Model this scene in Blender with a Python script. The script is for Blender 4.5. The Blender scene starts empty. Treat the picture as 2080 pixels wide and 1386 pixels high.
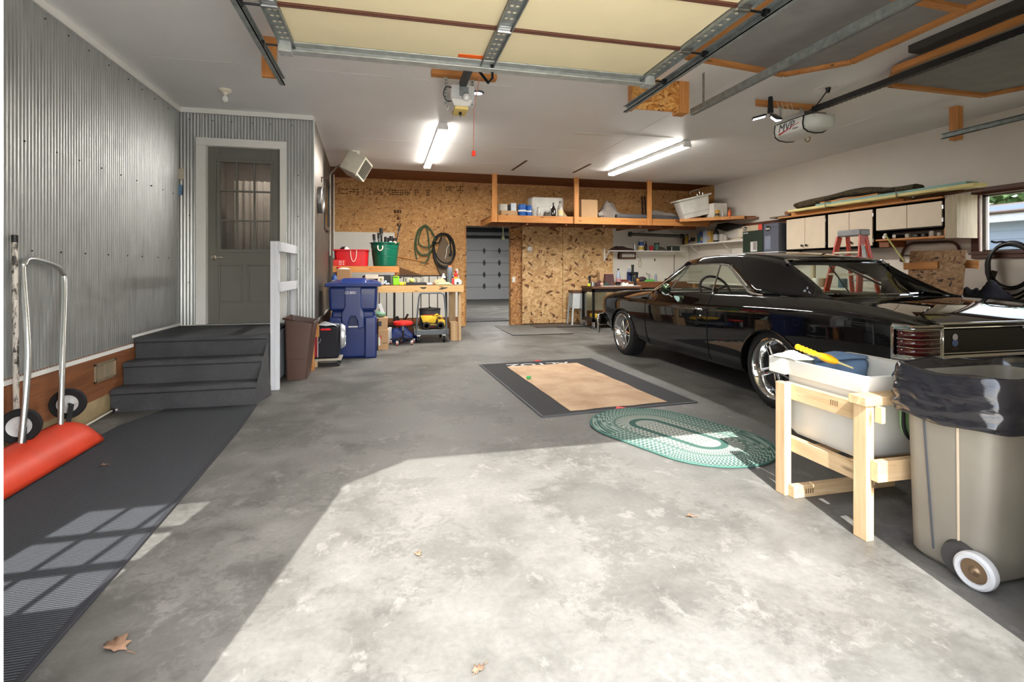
import bpy, bmesh, math, random
from mathutils import Vector, Matrix, Euler
random.seed(7)
SC = bpy.context.scene
COL = SC.collection
PI = math.pi
# ------------------------------------------------------------------ camera geometry helper
CF, CH = 1045.0, 1.2
CYAW = math.radians(13.5)
CS, CC = math.sin(CYAW), math.cos(CYAW)
def at(u, v, X=None, Y=None, Z=None):
    """the place where the sight line through photo pixel (u, v) meets a wall / floor plane"""
    a = (u - 1040) / CF; b = (547 - v) / CF
    dx = a*CC + CS; dy = CC - a*CS
    if Z is not None: D = (Z - CH) / b
    elif Y is not None: D = Y / dy
    else: D = X / dx
    return Vector((D*dx, D*dy, CH + D*b))
def V(*a): return Vector(a)
# ------------------------------------------------------------------ materials
MATS = {}
def new_mat(name):
    m = bpy.data.materials.new(name); m.use_nodes = True
    nt = m.node_tree; b = nt.nodes['Principled BSDF']
    return m, nt, b
def lin(c):
    return tuple(((x/255)/12.92 if x/255 <= .04045 else ((x/255+.055)/1.055)**2.4) for x in c) + (1,)
def N(nt, t, **kw):
    n = nt.nodes.new(t)
    for k, v in kw.items():
        if k in ('i',):
            for a, b in v.items(): n.inputs[a].default_value = b
        else: setattr(n, k, v)
    return n
def ramp(nt, stops, interp='LINEAR'):
    r = nt.nodes.new('ShaderNodeValToRGB'); cr = r.color_ramp; cr.interpolation = interp
    while len(cr.elements) < len(stops): cr.elements.new(.5)
    for e, (p, c) in zip(cr.elements, stops):
        e.position = p; e.color = c if len(c) == 4 else tuple(c)+(1,)
    return r
def coord(nt, scale=(1, 1, 1), rot=(0, 0, 0)):
    tc = nt.nodes.new('ShaderNodeTexCoord'); mp = nt.nodes.new('ShaderNodeMapping')
    mp.inputs['Scale'].default_value = scale; mp.inputs['Rotation'].default_value = rot
    nt.links.new(tc.outputs['Object'], mp.inputs['Vector'])
    return mp.outputs['Vector']
def mix(nt, fac, a, b, mode='MIX'):
    n = nt.nodes.new('ShaderNodeMix'); n.data_type = 'RGBA'; n.blend_type = mode
    for sock, val in ((n.inputs[0], fac), (n.inputs[6], a), (n.inputs[7], b)):
        if hasattr(val, 'links'): nt.links.new(val, sock)
        else: sock.default_value = val
    return n.outputs[2]
def bump(nt, b, h, strength=.3, dist=.01):
    n = nt.nodes.new('ShaderNodeBump'); n.inputs['Strength'].default_value = strength; n.inputs['Distance'].default_value = dist
    nt.links.new(h, n.inputs['Height']); nt.links.new(n.outputs['Normal'], b.inputs['Normal'])
def noise(nt, vec, scale, detail=4, rough=.55, dist=0):
    n = nt.nodes.new('ShaderNodeTexNoise'); n.inputs['Scale'].default_value = scale; n.inputs['Detail'].default_value = detail
    n.inputs['Roughness'].default_value = rough; n.inputs['Distortion'].default_value = dist
    nt.links.new(vec, n.inputs['Vector']); return n.outputs['Fac']
def M(name, rgb=None, rough=.5, metal=0., var=.08, vs=8., coat=0., bumps=0., bs=60., emit=None, es=1., trans=0., ior=1.45, spec=.5, alpha=1.):
    """plain paint / plastic / metal, with a faint procedural unevenness"""
    if name in MATS: return MATS[name]
    m, nt, b = new_mat(name)
    c = lin(rgb); vec = coord(nt)
    if var > 0:
        f = noise(nt, vec, vs, 5)
        r = ramp(nt, [(.3, tuple(x*(1-var) for x in c[:3])), (.7, tuple(min(1, x*(1+var)) for x in c[:3]))])
        nt.links.new(f, r.inputs[0]); nt.links.new(r.outputs[0], b.inputs['Base Color'])
    else: b.inputs['Base Color'].default_value = c
    b.inputs['Roughness'].default_value = rough; b.inputs['Metallic'].default_value = metal
    b.inputs['Coat Weight'].default_value = coat; b.inputs['Coat Roughness'].default_value = .03
    b.inputs['Transmission Weight'].default_value = trans; b.inputs['IOR'].default_value = ior
    b.inputs['Specular IOR Level'].default_value = spec
    b.inputs['Alpha'].default_value = alpha
    if bumps: bump(nt, b, noise(nt, vec, bs, 4), bumps, .004)
    if emit:
        b.inputs['Emission Color'].default_value = lin(emit); b.inputs['Emission Strength'].default_value = es
    MATS[name] = m; return m
def wood(name, c1, c2, axis='x', scale=1., rough=.65, knots=True):
    if name in MATS: return MATS[name]
    m, nt, b = new_mat(name)
    s = {'x': (1.2, 14, 14), 'y': (14, 1.2, 14), 'z': (14, 14, 1.2)}[axis]
    vec = coord(nt, tuple(x*scale for x in s))
    f = noise(nt, vec, 2.2, 6, .6, .8)
    r = ramp(nt, [(.28, lin(c1)), (.72, lin(c2))]); nt.links.new(f, r.inputs[0]); out = r.outputs[0]
    if knots:
        ks = {'x': (2.2, 9, 9), 'y': (9, 2.2, 9), 'z': (9, 9, 2.2)}[axis]
        vk = coord(nt, tuple(x*scale for x in ks)); vo = nt.nodes.new('ShaderNodeTexVoronoi'); vo.inputs['Scale'].default_value = 1.
        nt.links.new(vk, vo.inputs['Vector'])
        rk = ramp(nt, [(.06, (1, 1, 1)), (.13, (0, 0, 0))]); nt.links.new(vo.outputs['Distance'], rk.inputs[0])
        out = mix(nt, rk.outputs[0], out, tuple(x*.35 for x in lin(c1)[:3])+(1,))
    nt.links.new(out, b.inputs['Base Color']); b.inputs['Roughness'].default_value = rough
    bump(nt, b, f, .15, .003); MATS[name] = m; return m
def osb(name, cols, scale=1., dark=.12, plane='xz', rough=.75):
    """strand board: overlapping pale and brown chips"""
    if name in MATS: return MATS[name]
    m, nt, b = new_mat(name)
    outs = []
    base = 11*scale
    for k, (rot, st) in enumerate(((.35, 3.2), (-.5, 2.6), (1.25, 2.8))):
        tc = nt.nodes.new('ShaderNodeTexCoord'); mp = nt.nodes.new('ShaderNodeMapping')
        r3 = {'xz': (0, rot, 0), 'yz': (rot, 0, 0)}[plane]
        mp0 = nt.nodes.new('ShaderNodeMapping'); mp0.inputs['Rotation'].default_value = r3
        nt.links.new(tc.outputs['Object'], mp0.inputs['Vector']); nt.links.new(mp0.outputs['Vector'], mp.inputs['Vector'])
        mp.inputs['Scale'].default_value = (base, base, base*st); mp.inputs['Location'].default_value = (k*3.1, k*1.7, k*5.3)
        vo = nt.nodes.new('ShaderNodeTexVoronoi'); vo.inputs['Scale'].default_value = 1.; vo.inputs['Randomness'].default_value = 1.
        nt.links.new(mp.outputs['Vector'], vo.inputs['Vector'])
        sp = nt.nodes.new('ShaderNodeSeparateColor'); nt.links.new(vo.outputs['Color'], sp.inputs[0]); outs.append(sp.outputs)
    rr = ramp(nt, [(0, lin(cols[0])), (dark, lin(cols[0])), (dark+.03, lin(cols[1])), (.55, lin(cols[2])), (1, lin(cols[3]))])
    m1 = N(nt, 'ShaderNodeMath', operation='GREATER_THAN'); m1.inputs[1].default_value = .55
    nt.links.new(outs[0][1], m1.inputs[0])
    sel = N(nt, 'ShaderNodeMix'); nt.links.new(m1.outputs[0], sel.inputs[0]); nt.links.new(outs[0][0], sel.inputs[2]); nt.links.new(outs[1][0], sel.inputs[3])
    m2 = N(nt, 'ShaderNodeMath', operation='GREATER_THAN'); m2.inputs[1].default_value = .6
    nt.links.new(outs[1][1], m2.inputs[0])
    sel2 = N(nt, 'ShaderNodeMix'); nt.links.new(m2.outputs[0], sel2.inputs[0]); nt.links.new(sel.outputs[0], sel2.inputs[2]); nt.links.new(outs[2][0], sel2.inputs[3])
    nt.links.new(sel2.outputs[0], rr.inputs[0])
    vec = coord(nt); f = noise(nt, vec, 60, 3); g = noise(nt, vec, 1.1, 3)
    fr = ramp(nt, [(.3, (.82, .82, .82)), (.7, (1.12, 1.12, 1.12))]); nt.links.new(f, fr.inputs[0])
    gr = ramp(nt, [(.3, (.8, .8, .8)), (.7, (1.1, 1.1, 1.1))]); nt.links.new(g, gr.inputs[0])
    o = mix(nt, 1., rr.outputs[0], fr.outputs[0], 'MULTIPLY'); o = mix(nt, 1., o, gr.outputs[0], 'MULTIPLY')
    nt.links.new(o, b.inputs['Base Color']); b.inputs['Roughness'].default_value = rough
    MATS[name] = m; return m
# ------------------------------------------------------------------ mesh builder
def ortho(d):
    d = d.normalized(); a = V(0, 0, 1) if abs(d.z) < .9 else V(1, 0, 0)
    x = d.cross(a).normalized(); y = d.cross(x).normalized(); return x, y
class MB:
    def __init__(s): s.v = []; s.f = []; s.m = []; s.mi = 0; s.T = None
    def mat(s, i): s.mi = i; return s
    def tf(s, T): s.T = T; return s
    def add(s, vs, fs):
        o = len(s.v)
        for p in vs:
            p = Vector(p); s.v.append(s.T @ p if s.T is not None else p)
        for f in fs: s.f.append([o+i for i in f]); s.m.append(s.mi)
        return s
    def box(s, x0, x1, y0, y1, z0, z1):
        if x0 > x1: x0, x1 = x1, x0
        if y0 > y1: y0, y1 = y1, y0
        if z0 > z1: z0, z1 = z1, z0
        return s.add([(x0,y0,z0),(x1,y0,z0),(x1,y1,z0),(x0,y1,z0),(x0,y0,z1),(x1,y0,z1),(x1,y1,z1),(x0,y1,z1)],
                     [(0,3,2,1),(4,5,6,7),(0,1,5,4),(1,2,6,5),(2,3,7,6),(3,0,4,7)])
    def obox(s, c, size, R=None):
        hx, hy, hz = (q/2 for q in size); R = R or Matrix.Identity(3); c = Vector(c)
        P = [c + R @ V(x, y, z) for z in (-hz, hz) for (x, y) in ((-hx,-hy),(hx,-hy),(hx,hy),(-hx,hy))]
        return s.add(P, [(0,3,2,1),(4,5,6,7),(0,1,5,4),(1,2,6,5),(2,3,7,6),(3,0,4,7)])
    def beam(s, p0, p1, w, h, up=(0, 0, 1)):
        """board from p0 to p1, w wide sideways, h high along up"""
        p0, p1 = Vector(p0), Vector(p1); d = (p1-p0); L = d.length; d.normalize(); up = Vector(up)
        x = d.cross(up).normalized(); z = x.cross(d).normalized()
        R = Matrix((x, d, z)).transposed(); return s.obox((p0+p1)/2, (w, L, h), R)
    def cyl(s, p0, p1, r0, r1=None, n=16, caps=True):
        r1 = r0 if r1 is None else r1; p0, p1 = Vector(p0), Vector(p1); x, y = ortho(p1-p0)
        vs = []; fs = []
        for p, r in ((p0, r0), (p1, r1)):
            for i in range(n):
                a = 2*PI*i/n; vs.append(p + x*(r*math.cos(a)) + y*(r*math.sin(a)))
        for i in range(n): j = (i+1) % n; fs.append((i, j, n+j, n+i))
        if caps: fs.append(tuple(range(n-1, -1, -1))); fs.append(tuple(range(n, 2*n)))
        return s.add(vs, fs)
    def tube(s, pts, r, n=8, closed=False, caps=True):
        pts = [Vector(p) for p in pts]; L = len(pts); vs = []; fs = []
        t0 = (pts[1]-pts[0]); x, y = ortho(t0)
        for k, p in enumerate(pts):
            if closed: t = pts[(k+1) % L]-pts[k-1]
            else: t = pts[min(k+1, L-1)]-pts[max(k-1, 0)]
            t.normalize(); x = (x - t*x.dot(t)).normalized(); y = t.cross(x)
            rr = r[k] if isinstance(r, (list, tuple)) else r
            for i in range(n):
                a = 2*PI*i/n; vs.append(p + x*(rr*math.cos(a)) + y*(rr*math.sin(a)))
        for k in range(L if closed else L-1):
            q = (k+1) % L
            for i in range(n): j = (i+1) % n; fs.append((k*n+i, k*n+j, q*n+j, q*n+i))
        if caps and not closed: fs.append(tuple(range(n-1, -1, -1))); fs.append(tuple((L-1)*n+i for i in range(n)))
        return s.add(vs, fs)
    def lathe(s, prof, o=(0, 0, 0), axis=(0, 0, 1), n=24, sx=1., sy=1., cap=True):
        o = Vector(o); ax = Vector(axis).normalized()
        if abs(ax.z) > .99: x, y = V(1, 0, 0), V(0, 1, 0)*(1 if ax.z > 0 else -1)
        else: x, y = ortho(ax)
        vs = []; fs = []; L = len(prof)
        for r, z in prof:
            for i in range(n):
                a = 2*PI*i/n; vs.append(o + ax*z + x*(r*sx*math.cos(a)) + y*(r*sy*math.sin(a)))
        for k in range(L-1):
            for i in range(n): j = (i+1) % n; fs.append((k*n+i, k*n+j, (k+1)*n+j, (k+1)*n+i))
        if cap and prof[0][0] > 1e-5: fs.append(tuple(range(n-1, -1, -1)))
        if cap and prof[-1][0] > 1e-5: fs.append(tuple((L-1)*n+i for i in range(n)))
        return s.add(vs, fs)
    def ell(s, c, rx, ry, rz, n=16, m=10):
        c = Vector(c); vs = []; fs = []
        for k in range(m+1):
            t = PI*k/m
            for i in range(n):
                a = 2*PI*i/n; vs.append(c + V(rx*math.sin(t)*math.cos(a), ry*math.sin(t)*math.sin(a), rz*math.cos(t)))
        for k in range(m):
            for i in range(n): j = (i+1) % n; fs.append((k*n+i, (k+1)*n+i, (k+1)*n+j, k*n+j))
        return s.add(vs, fs)
    def prism(s, poly, a0, a1, plane='xz'):
        n = len(poly)
        def P(p, a): return {'xz': (p[0], a, p[1]), 'yz': (a, p[0], p[1]), 'xy': (p[0], p[1], a)}[plane]
        vs = [P(p, a0) for p in poly] + [P(p, a1) for p in poly]
        fs = [tuple(range(n-1, -1, -1)), tuple(range(n, 2*n))] + [(i, (i+1) % n, n+(i+1) % n, n+i) for i in range(n)]
        return s.add(vs, fs)
    def grid(s, rows, close_u=False, cap=False):
        R = len(rows); Cn = len(rows[0]); vs = [p for r in rows for p in r]; fs = []
        for i in range(R-1):
            for j in range(Cn if close_u else Cn-1): k = (j+1) % Cn; fs.append((i*Cn+j, i*Cn+k, (i+1)*Cn+k, (i+1)*Cn+j))
        if cap: fs.append(tuple(range(Cn-1, -1, -1))); fs.append(tuple((R-1)*Cn+i for i in range(Cn)))
        return s.add(vs, fs)
    def quad(s, *p): return s.add(p, [tuple(range(len(p)))])
    def slab(s, poly, t):
        """flat polygon given in space, thickened by t along its normal"""
        poly = [Vector(p) for p in poly]; n = (poly[1]-poly[0]).cross(poly[2]-poly[0]).normalized()*t; k = len(poly)
        return s.add(poly+[p+n for p in poly], [tuple(range(k-1, -1, -1)), tuple(range(k, 2*k))]+[(i, (i+1) % k, k+(i+1) % k, k+i) for i in range(k)])
    def frame(s, x0, x1, z0, z1, w, y0, y1):
        """rectangular ring in the xz plane"""
        s.box(x0, x1, y0, y1, z1-w, z1); s.box(x0, x1, y0, y1, z0, z0+w)
        s.box(x0, x0+w, y0, y1, z0+w, z1-w); s.box(x1-w, x1, y0, y1, z0+w, z1-w); return s
    def build(s, name, mats, parent=None, bevel=0., seg=2, ang=38, sub=0, solid=0., origin=None, world=True):
        me = bpy.data.meshes.new(name)
        o = bpy.data.objects.new(name, me); COL.objects.link(o)
        T = Matrix.Identity(4)
        if parent is not None:
            o.parent = parent
            if world: T = mw(parent).inverted()
        elif origin is not None: T = Matrix.Translation(-Vector(origin)); o.location = origin
        elif s.v:
            xs = [p.x for p in s.v]; ys = [p.y for p in s.v]; zs = [p.z for p in s.v]
            c = V((min(xs)+max(xs))/2, (min(ys)+max(ys))/2, min(zs)); T = Matrix.Translation(-c); o.location = c
        me.from_pydata([T @ p for p in s.v], [], s.f)
        for m in (mats if isinstance(mats, (list, tuple)) else [mats]): me.materials.append(m)
        me.polygons.foreach_set('material_index', s.m)
        bm = bmesh.new(); bm.from_mesh(me); bmesh.ops.recalc_face_normals(bm, faces=bm.faces); bm.to_mesh(me); bm.free()
        me.polygons.foreach_set('use_smooth', [True]*len(me.polygons))
        if ang is not None and not sub: me.set_sharp_from_angle(angle=math.radians(ang))
        if solid: md = o.modifiers.new('s', 'SOLIDIFY'); md.thickness = solid; md.offset = 0
        if bevel:
            md = o.modifiers.new('b', 'BEVEL'); md.width = bevel; md.segments = seg; md.limit_method = 'ANGLE'; md.angle_limit = math.radians(40); md.harden_normals = False
        if sub: md = o.modifiers.new('u', 'SUBSURF'); md.levels = sub; md.render_levels = sub
        return o
def mw(o):
    T = Matrix.LocRotScale(o.location, o.rotation_euler, o.scale)
    return mw(o.parent) @ T if o.parent else T
def thing(name, label, cat, loc, rz=0., group=None):
    o = bpy.data.objects.new(name, None); COL.objects.link(o); o.empty_display_size = .05
    o.location = loc; o.rotation_euler = (0, 0, rz); o['label'] = label; o['category'] = cat
    if group: o['group'] = group
    return o
def tag(o, label, cat, group=None, kind=None):
    o['label'] = label; o['category'] = cat
    if group: o['group'] = group
    if kind: o['kind'] = kind
    return o
def struct(o): o['kind'] = 'structure'; return o
def dup(root, loc=None, rz=None, label=None, group=None):
    r = root.copy(); COL.objects.link(r)
    if loc is not None: r.location = loc
    if rz is not None: r.rotation_euler = (0, 0, rz)
    if label: r['label'] = label
    if group: r['group'] = group
    for ch in list(root.children):
        c = ch.copy(); COL.objects.link(c); c.parent = r
        for g in list(ch.children):
            d = g.copy(); COL.objects.link(d); d.parent = c
    return r
def text(name, body, size, mat_, T, parent=None, ext=.0008, bold=False, shear=0., sx=1.):
    cu = bpy.data.curves.new(name, 'FONT'); cu.body = body; cu.size = size; cu.extrude = ext; cu.align_x = 'CENTER'; cu.align_y = 'CENTER'; cu.shear = shear
    if bold: cu.offset = size*.018
    t = bpy.data.objects.new(name+'_c', cu); COL.objects.link(t)
    dg = bpy.context.evaluated_depsgraph_get(); me = bpy.data.meshes.new_from_object(t.evaluated_get(dg)); me.name = name
    bpy.data.objects.remove(t); bpy.data.curves.remove(cu)
    me.transform(Matrix.Diagonal((sx, 1, 1, 1)))
    o = bpy.data.objects.new(name, me); COL.objects.link(o); me.materials.clear(); me.materials.append(mat_)
    if parent is not None: o.parent = parent; me.transform(mw(parent).inverted() @ T)
    else: o.matrix_world = T
    return o
def axes(o, x, y):
    """matrix placing flat text: x to the right, y up"""
    x = Vector(x).normalized(); y = Vector(y); y = (y - x*y.dot(x)).normalized(); z = x.cross(y)
    R = Matrix((x, y, z)).transposed().to_4x4(); return Matrix.Translation(Vector(o)) @ R
def arc(c, r, a0, a1, n, X=(1, 0, 0), Y=(0, 0, 1)):
    c, X, Y = Vector(c), Vector(X), Vector(Y)
    return [c + X*(r*math.cos(a0+(a1-a0)*i/n)) + Y*(r*math.sin(a0+(a1-a0)*i/n)) for i in range(n+1)]
def smooth_path(pts, k=6):
    pts = [Vector(p) for p in pts]; out = []
    for i in range(len(pts)-1):
        p0 = pts[max(i-1, 0)]; p1 = pts[i]; p2 = pts[i+1]; p3 = pts[min(i+2, len(pts)-1)]
        for j in range(k):
            t = j/k; out.append(.5*((2*p1)+(p2-p0)*t+(2*p0-5*p1+4*p2-p3)*t*t+(3*p1-p0-3*p2+p3)*t**3))
    out.append(pts[-1]); return out
# ------------------------------------------------------------------ shared materials
white_paint = M('white_paint', (226, 222, 212), .55, var=.03, vs=3)
trim_white = M('trim_white', (232, 231, 226), .4, var=.02)
rail_white = M('rail_paint', (205, 208, 214), .45, var=.03)
black_pl = M('black_plastic', (24, 24, 26), .45)
black_rub = M('black_rubber', (22, 22, 23), .8, bumps=.2)
dark_steel = M('dark_steel', (52, 54, 56), .4, .8)
chrome = M('chrome', (225, 225, 225), .06, 1., var=0)
brushed = M('brushed_aluminium', (190, 192, 192), .3, 1., var=.05)
galv = M('galvanised', (178, 182, 178), .42, .35, var=.2, vs=14)
galv_dark = M('galvanised_worn', (136, 142, 140), .45, .4, var=.25, vs=18)
card = M('cardboard', (188, 152, 112), .85, var=.06, vs=5)
card_dk = M('cardboard_worn', (168, 132, 96), .85, var=.08, vs=5)
pine = wood('pine', (184, 150, 108), (212, 184, 144), 'z')
pine_x = wood('pine_x', (206, 160, 100), (230, 192, 136), 'x')
pine_y = wood('pine_y', (206, 160, 100), (230, 192, 136), 'y')
fir_x = wood('fir_x', (176, 112, 54), (208, 146, 82), 'x')
fir_y = wood('fir_y', (176, 112, 54), (208, 146, 82), 'y')
fir_z = wood('fir_z', (176, 112, 54), (208, 146, 82), 'z')
ply_dk = wood('plywood_dark', (104, 58, 28), (140, 84, 44), 'x', .6)
ply_br = wood('plywood_brown', (108, 64, 36), (150, 94, 56), 'y', .6)
osb_wall = osb('osb_wall', [(146, 98, 52), (188, 136, 80), (204, 152, 94), (220, 174, 118)], 1.15, .03)
osb_wall_y = osb('osb_wall_y', [(146, 98, 52), (188, 136, 80), (204, 152, 94), (220, 174, 118)], 1.15, .03, 'yz')
osb_light = osb('osb_light', [(110, 72, 42), (190, 146, 96), (210, 170, 118), (228, 194, 146)], .72, .06)
glass_m = M('window_glass', (255, 255, 255), .02, var=0, trans=1., ior=1.02, spec=.4)
red_pl = M('red_plastic', (196, 18, 28), .4)
# ================================================================== SETTING
def pane_mat(name, tint=(255, 255, 255), refl=1.45):
    m, nt, b = new_mat(name); nt.nodes.remove(b)
    tr = N(nt, 'ShaderNodeBsdfTransparent'); gl = N(nt, 'ShaderNodeBsdfGlossy'); gl.inputs['Roughness'].default_value = .02
    tr.inputs['Color'].default_value = lin(tint)
    lw = N(nt, 'ShaderNodeLayerWeight'); lw.inputs['Blend'].default_value = .5; pw = N(nt, 'ShaderNodeMath', operation='POWER'); pw.inputs[1].default_value = 4.; nt.links.new(lw.outputs['Facing'], pw.inputs[0]); fr = N(nt, 'ShaderNodeMath', operation='MULTIPLY_ADD'); fr.inputs[1].default_value = .8; fr.inputs[2].default_value = .03; nt.links.new(pw.outputs[0], fr.inputs[0]); mx = N(nt, 'ShaderNodeMixShader')
    nt.links.new(fr.outputs[0], mx.inputs[0]); nt.links.new(tr.outputs[0], mx.inputs[1]); nt.links.new(gl.outputs[0], mx.inputs[2])
    nt.links.new(mx.outputs[0], nt.nodes['Material Output'].inputs[0]); MATS[name] = m; return m
pane = pane_mat('clear_pane')
XL, XR, YB, YC, ZC = -2.27, 6.85, 10.77, 6.45, 3.01
YF0, YF1 = .97, 1.12
# --- floor
def concrete(name, tone=1.):
    m, nt, b = new_mat(name); vec = coord(nt)
    big = noise(nt, vec, .55, 5, .6); mid = noise(nt, vec, 3.2, 9, .66, .25); fine = noise(nt, vec, 42, 6, .65); speck = noise(nt, vec, 17, 8, .74, .5)
    c0 = ramp(nt, [(.25, lin((111, 109, 104))), (.5, lin((144, 142, 137))), (.78, lin((167, 165, 160)))]); nt.links.new(mid, c0.inputs[0])
    r1 = ramp(nt, [(.35, (.86, .86, .86)), (.65, (1.06, 1.06, 1.05))]); nt.links.new(big, r1.inputs[0])
    o = mix(nt, 1., c0.outputs[0], r1.outputs[0], 'MULTIPLY')
    # dark blotchy wear: broken patches where a broad noise and a fine noise agree
    ad = N(nt, 'ShaderNodeMath', operation='MULTIPLY_ADD'); ad.inputs[1].default_value = .55
    nt.links.new(speck, ad.inputs[0]); nt.links.new(noise(nt, vec, 1.3, 3, .5, .2), ad.inputs[2])
    r2 = ramp(nt, [(.79, (0, 0, 0)), (.84, (.75, .75, .75)), (1, (.9, .9, .9))]); nt.links.new(ad.outputs[0], r2.inputs[0])
    o = mix(nt, r2.outputs[0], o, mix(nt, 1., o, (.72, .72, .71, 1), 'MULTIPLY'))
    r3 = ramp(nt, [(.575, (0, 0, 0)), (.63, (1, 1, 1))]); nt.links.new(noise(nt, coord(nt, (1.1, .8, 1)), 5.2, 9, .74, .35), r3.inputs[0])
    o = mix(nt, r3.outputs[0], o, mix(nt, .3, o, lin((196, 193, 187))))
    r4 = ramp(nt, [(.35, (.9, .9, .9)), (.65, (1.06, 1.06, 1.06))]); nt.links.new(fine, r4.inputs[0])
    o = mix(nt, 1., o, r4.outputs[0], 'MULTIPLY')
    o = mix(nt, 1., o, (tone, tone, tone, 1), 'MULTIPLY')
    nt.links.new(o, b.inputs['Base Color']); b.inputs['Roughness'].default_value = .62
    rr = ramp(nt, [(.3, (.42,)*3), (.7, (.72,)*3)]); nt.links.new(mid, rr.inputs[0]); nt.links.new(rr.outputs[0], b.inputs['Roughness'])
    b.inputs['Specular IOR Level'].default_value = .35
    bump(nt, b, fine, .25, .003); MATS[name] = m; return m
conc = concrete('concrete', .49)
struct(MB().box(XL-.2, XR+.2, YF0-.05, 22, -.15, 0).build('floor', conc, origin=(0, 0, 0)))
# --- ceiling: rolled white paint with sheet joints
def ceil_mat():
    m, nt, b = new_mat('ceiling_paint'); vec = coord(nt, (1, 2.2, 1)); f = noise(nt, vec, 34, 5, .62, .4)
    g = noise(nt, coord(nt), .8, 3)
    r = ramp(nt, [(.3, lin((238, 238, 237))), (.7, lin((246, 246, 245)))]); nt.links.new(g, r.inputs[0])
    nt.links.new(r.outputs[0], b.inputs['Base Color']); b.inputs['Roughness'].default_value = .42; b.inputs['Specular IOR Level'].default_value = .6
    bump(nt, b, f, .5, .004); return m
ceil = ceil_mat()
YE0, YE1 = 9.55, 9.80          # the white sheets stop a little short of the back wall, not quite square to it
mb = MB().prism([(XL-.2, YF0), (XR+.2, YF0), (XR+.2, YE1), (-1.0, YE0), (XL-.2, YE0)], ZC, ZC+.12, 'xy')
struct(mb.build('ceiling', ceil, origin=(0, 0, ZC)))
jm = M('joint_tape', (232, 230, 226), .6, var=.05)
j = MB()
for y in (3.75, 4.97, 7.41, 8.63): j.box(-.4 if y > 6 else -2.0, 6.6 if y > 6 else 1.2, y-.006, y+.006, ZC-.0015, ZC+.001)
for x in (.75, 3.2, 5.6): j.box(x-.005, x+.005, 4.0, 9.4, ZC-.0015, ZC+.001)
struct(j.build('trim_3', jm, origin=(0, 0, ZC)))
struct(MB().box(-1.3, XR+.2, 9.5, YB+.15, ZC+.02, ZC+.10).build('ceiling_rear', ply_dk, origin=(0, 0, ZC)))
for k, (a, b_) in enumerate((((1040, 346), (1070, 326)), ((1164, 351), (1200, 333)))):
    p, q = at(*a, Z=ZC), at(*b_, Z=ZC)
    struct(MB().beam(p, q, .045, .006).build('trim_%d' % (4+k), M('slot_wood', (92, 58, 40), .8)))
# --- corrugated cladding
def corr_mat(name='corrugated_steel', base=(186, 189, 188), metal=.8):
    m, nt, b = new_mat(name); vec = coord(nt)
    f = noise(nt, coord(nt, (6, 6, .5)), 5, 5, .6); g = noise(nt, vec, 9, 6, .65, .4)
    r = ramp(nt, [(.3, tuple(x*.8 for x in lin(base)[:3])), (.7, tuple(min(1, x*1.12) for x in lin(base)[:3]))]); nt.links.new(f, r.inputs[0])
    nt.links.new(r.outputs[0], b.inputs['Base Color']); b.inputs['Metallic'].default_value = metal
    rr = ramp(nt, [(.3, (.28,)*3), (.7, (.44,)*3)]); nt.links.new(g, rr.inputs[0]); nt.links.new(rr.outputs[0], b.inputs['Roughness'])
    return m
corr = corr_mat()
screw = M('screw_head', (70, 72, 72), .5, .6)
def corrugate(mb, p0, p1, z0, z1, out, pitch=.0335, amp=.0042):
    """wavy sheet from plan point p0 to p1; out = plan normal towards the room"""
    p0, p1, out = Vector(p0), Vector(p1), Vector(out); L = (p1-p0).length; n = max(2, int(L/pitch*8)); top = []; bot = []
    for i in range(n+1):
        t = i/n; q = p0.lerp(p1, t) + out*(amp*math.sin(2*PI*t*L/pitch))
        bot.append((q.x, q.y, z0(t) if callable(z0) else z0)); top.append((q.x, q.y, z1))
    mb.grid([bot, top])
def screws(mb, p0, p1, zs, out, step=.32):
    p0, p1, out = Vector(p0), Vector(p1), Vector(out); L = (p1-p0).length
    for z in zs:
        t = .1
        while t < L-.03:
            q = p0.lerp(p1, t/L); c = V(q.x, q.y, z)+V(out.x, out.y, 0)*.004
            mb.cyl(c, c+V(out.x, out.y, 0)*.006, .006, n=8); t += step*random.uniform(.85, 1.15)
# left wall: corrugated above, sheathing and concrete below
mb = MB().box(XL-.2, XL-.02, YF1, YC+.3, 0, ZC); mb.mat(1)
corrugate(mb, (XL, 1.12), (XL, YC), .52, ZC-.02, (1, 0)); mb.mat(2); screws(mb, (XL, 1.2), (XL, YC), (2.9, 2.02, 1.32), (1, 0), .3)
mb.mat(3).box(XL-.02, XL+.002, YF1, YC, .16, .53)
mb.mat(4).box(XL-.02, XL+.0, YF1, YC, 0, .16)
struct(mb.build('wall_left', [white_paint, corr, screw, ply_br, M('block_base', (150, 132, 98), .85, var=.25, vs=5, bumps=.3)], origin=(XL, 0, 0)))
struct(MB().box(XL-.004, XL+.014, YF1, 5.36, .492, .522).box(XL-.004, XL+.014, 5.36, YC, .575, .597).build('trim_1', trim_white))
struct(MB().box(XL-.01, XL+.016, YF1, YC, ZC-.055, ZC-.0005).box(XL, -.87, YC-.016, YC+.002, ZC-.055, ZC-.0005).build('trim_2', trim_white))
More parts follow.
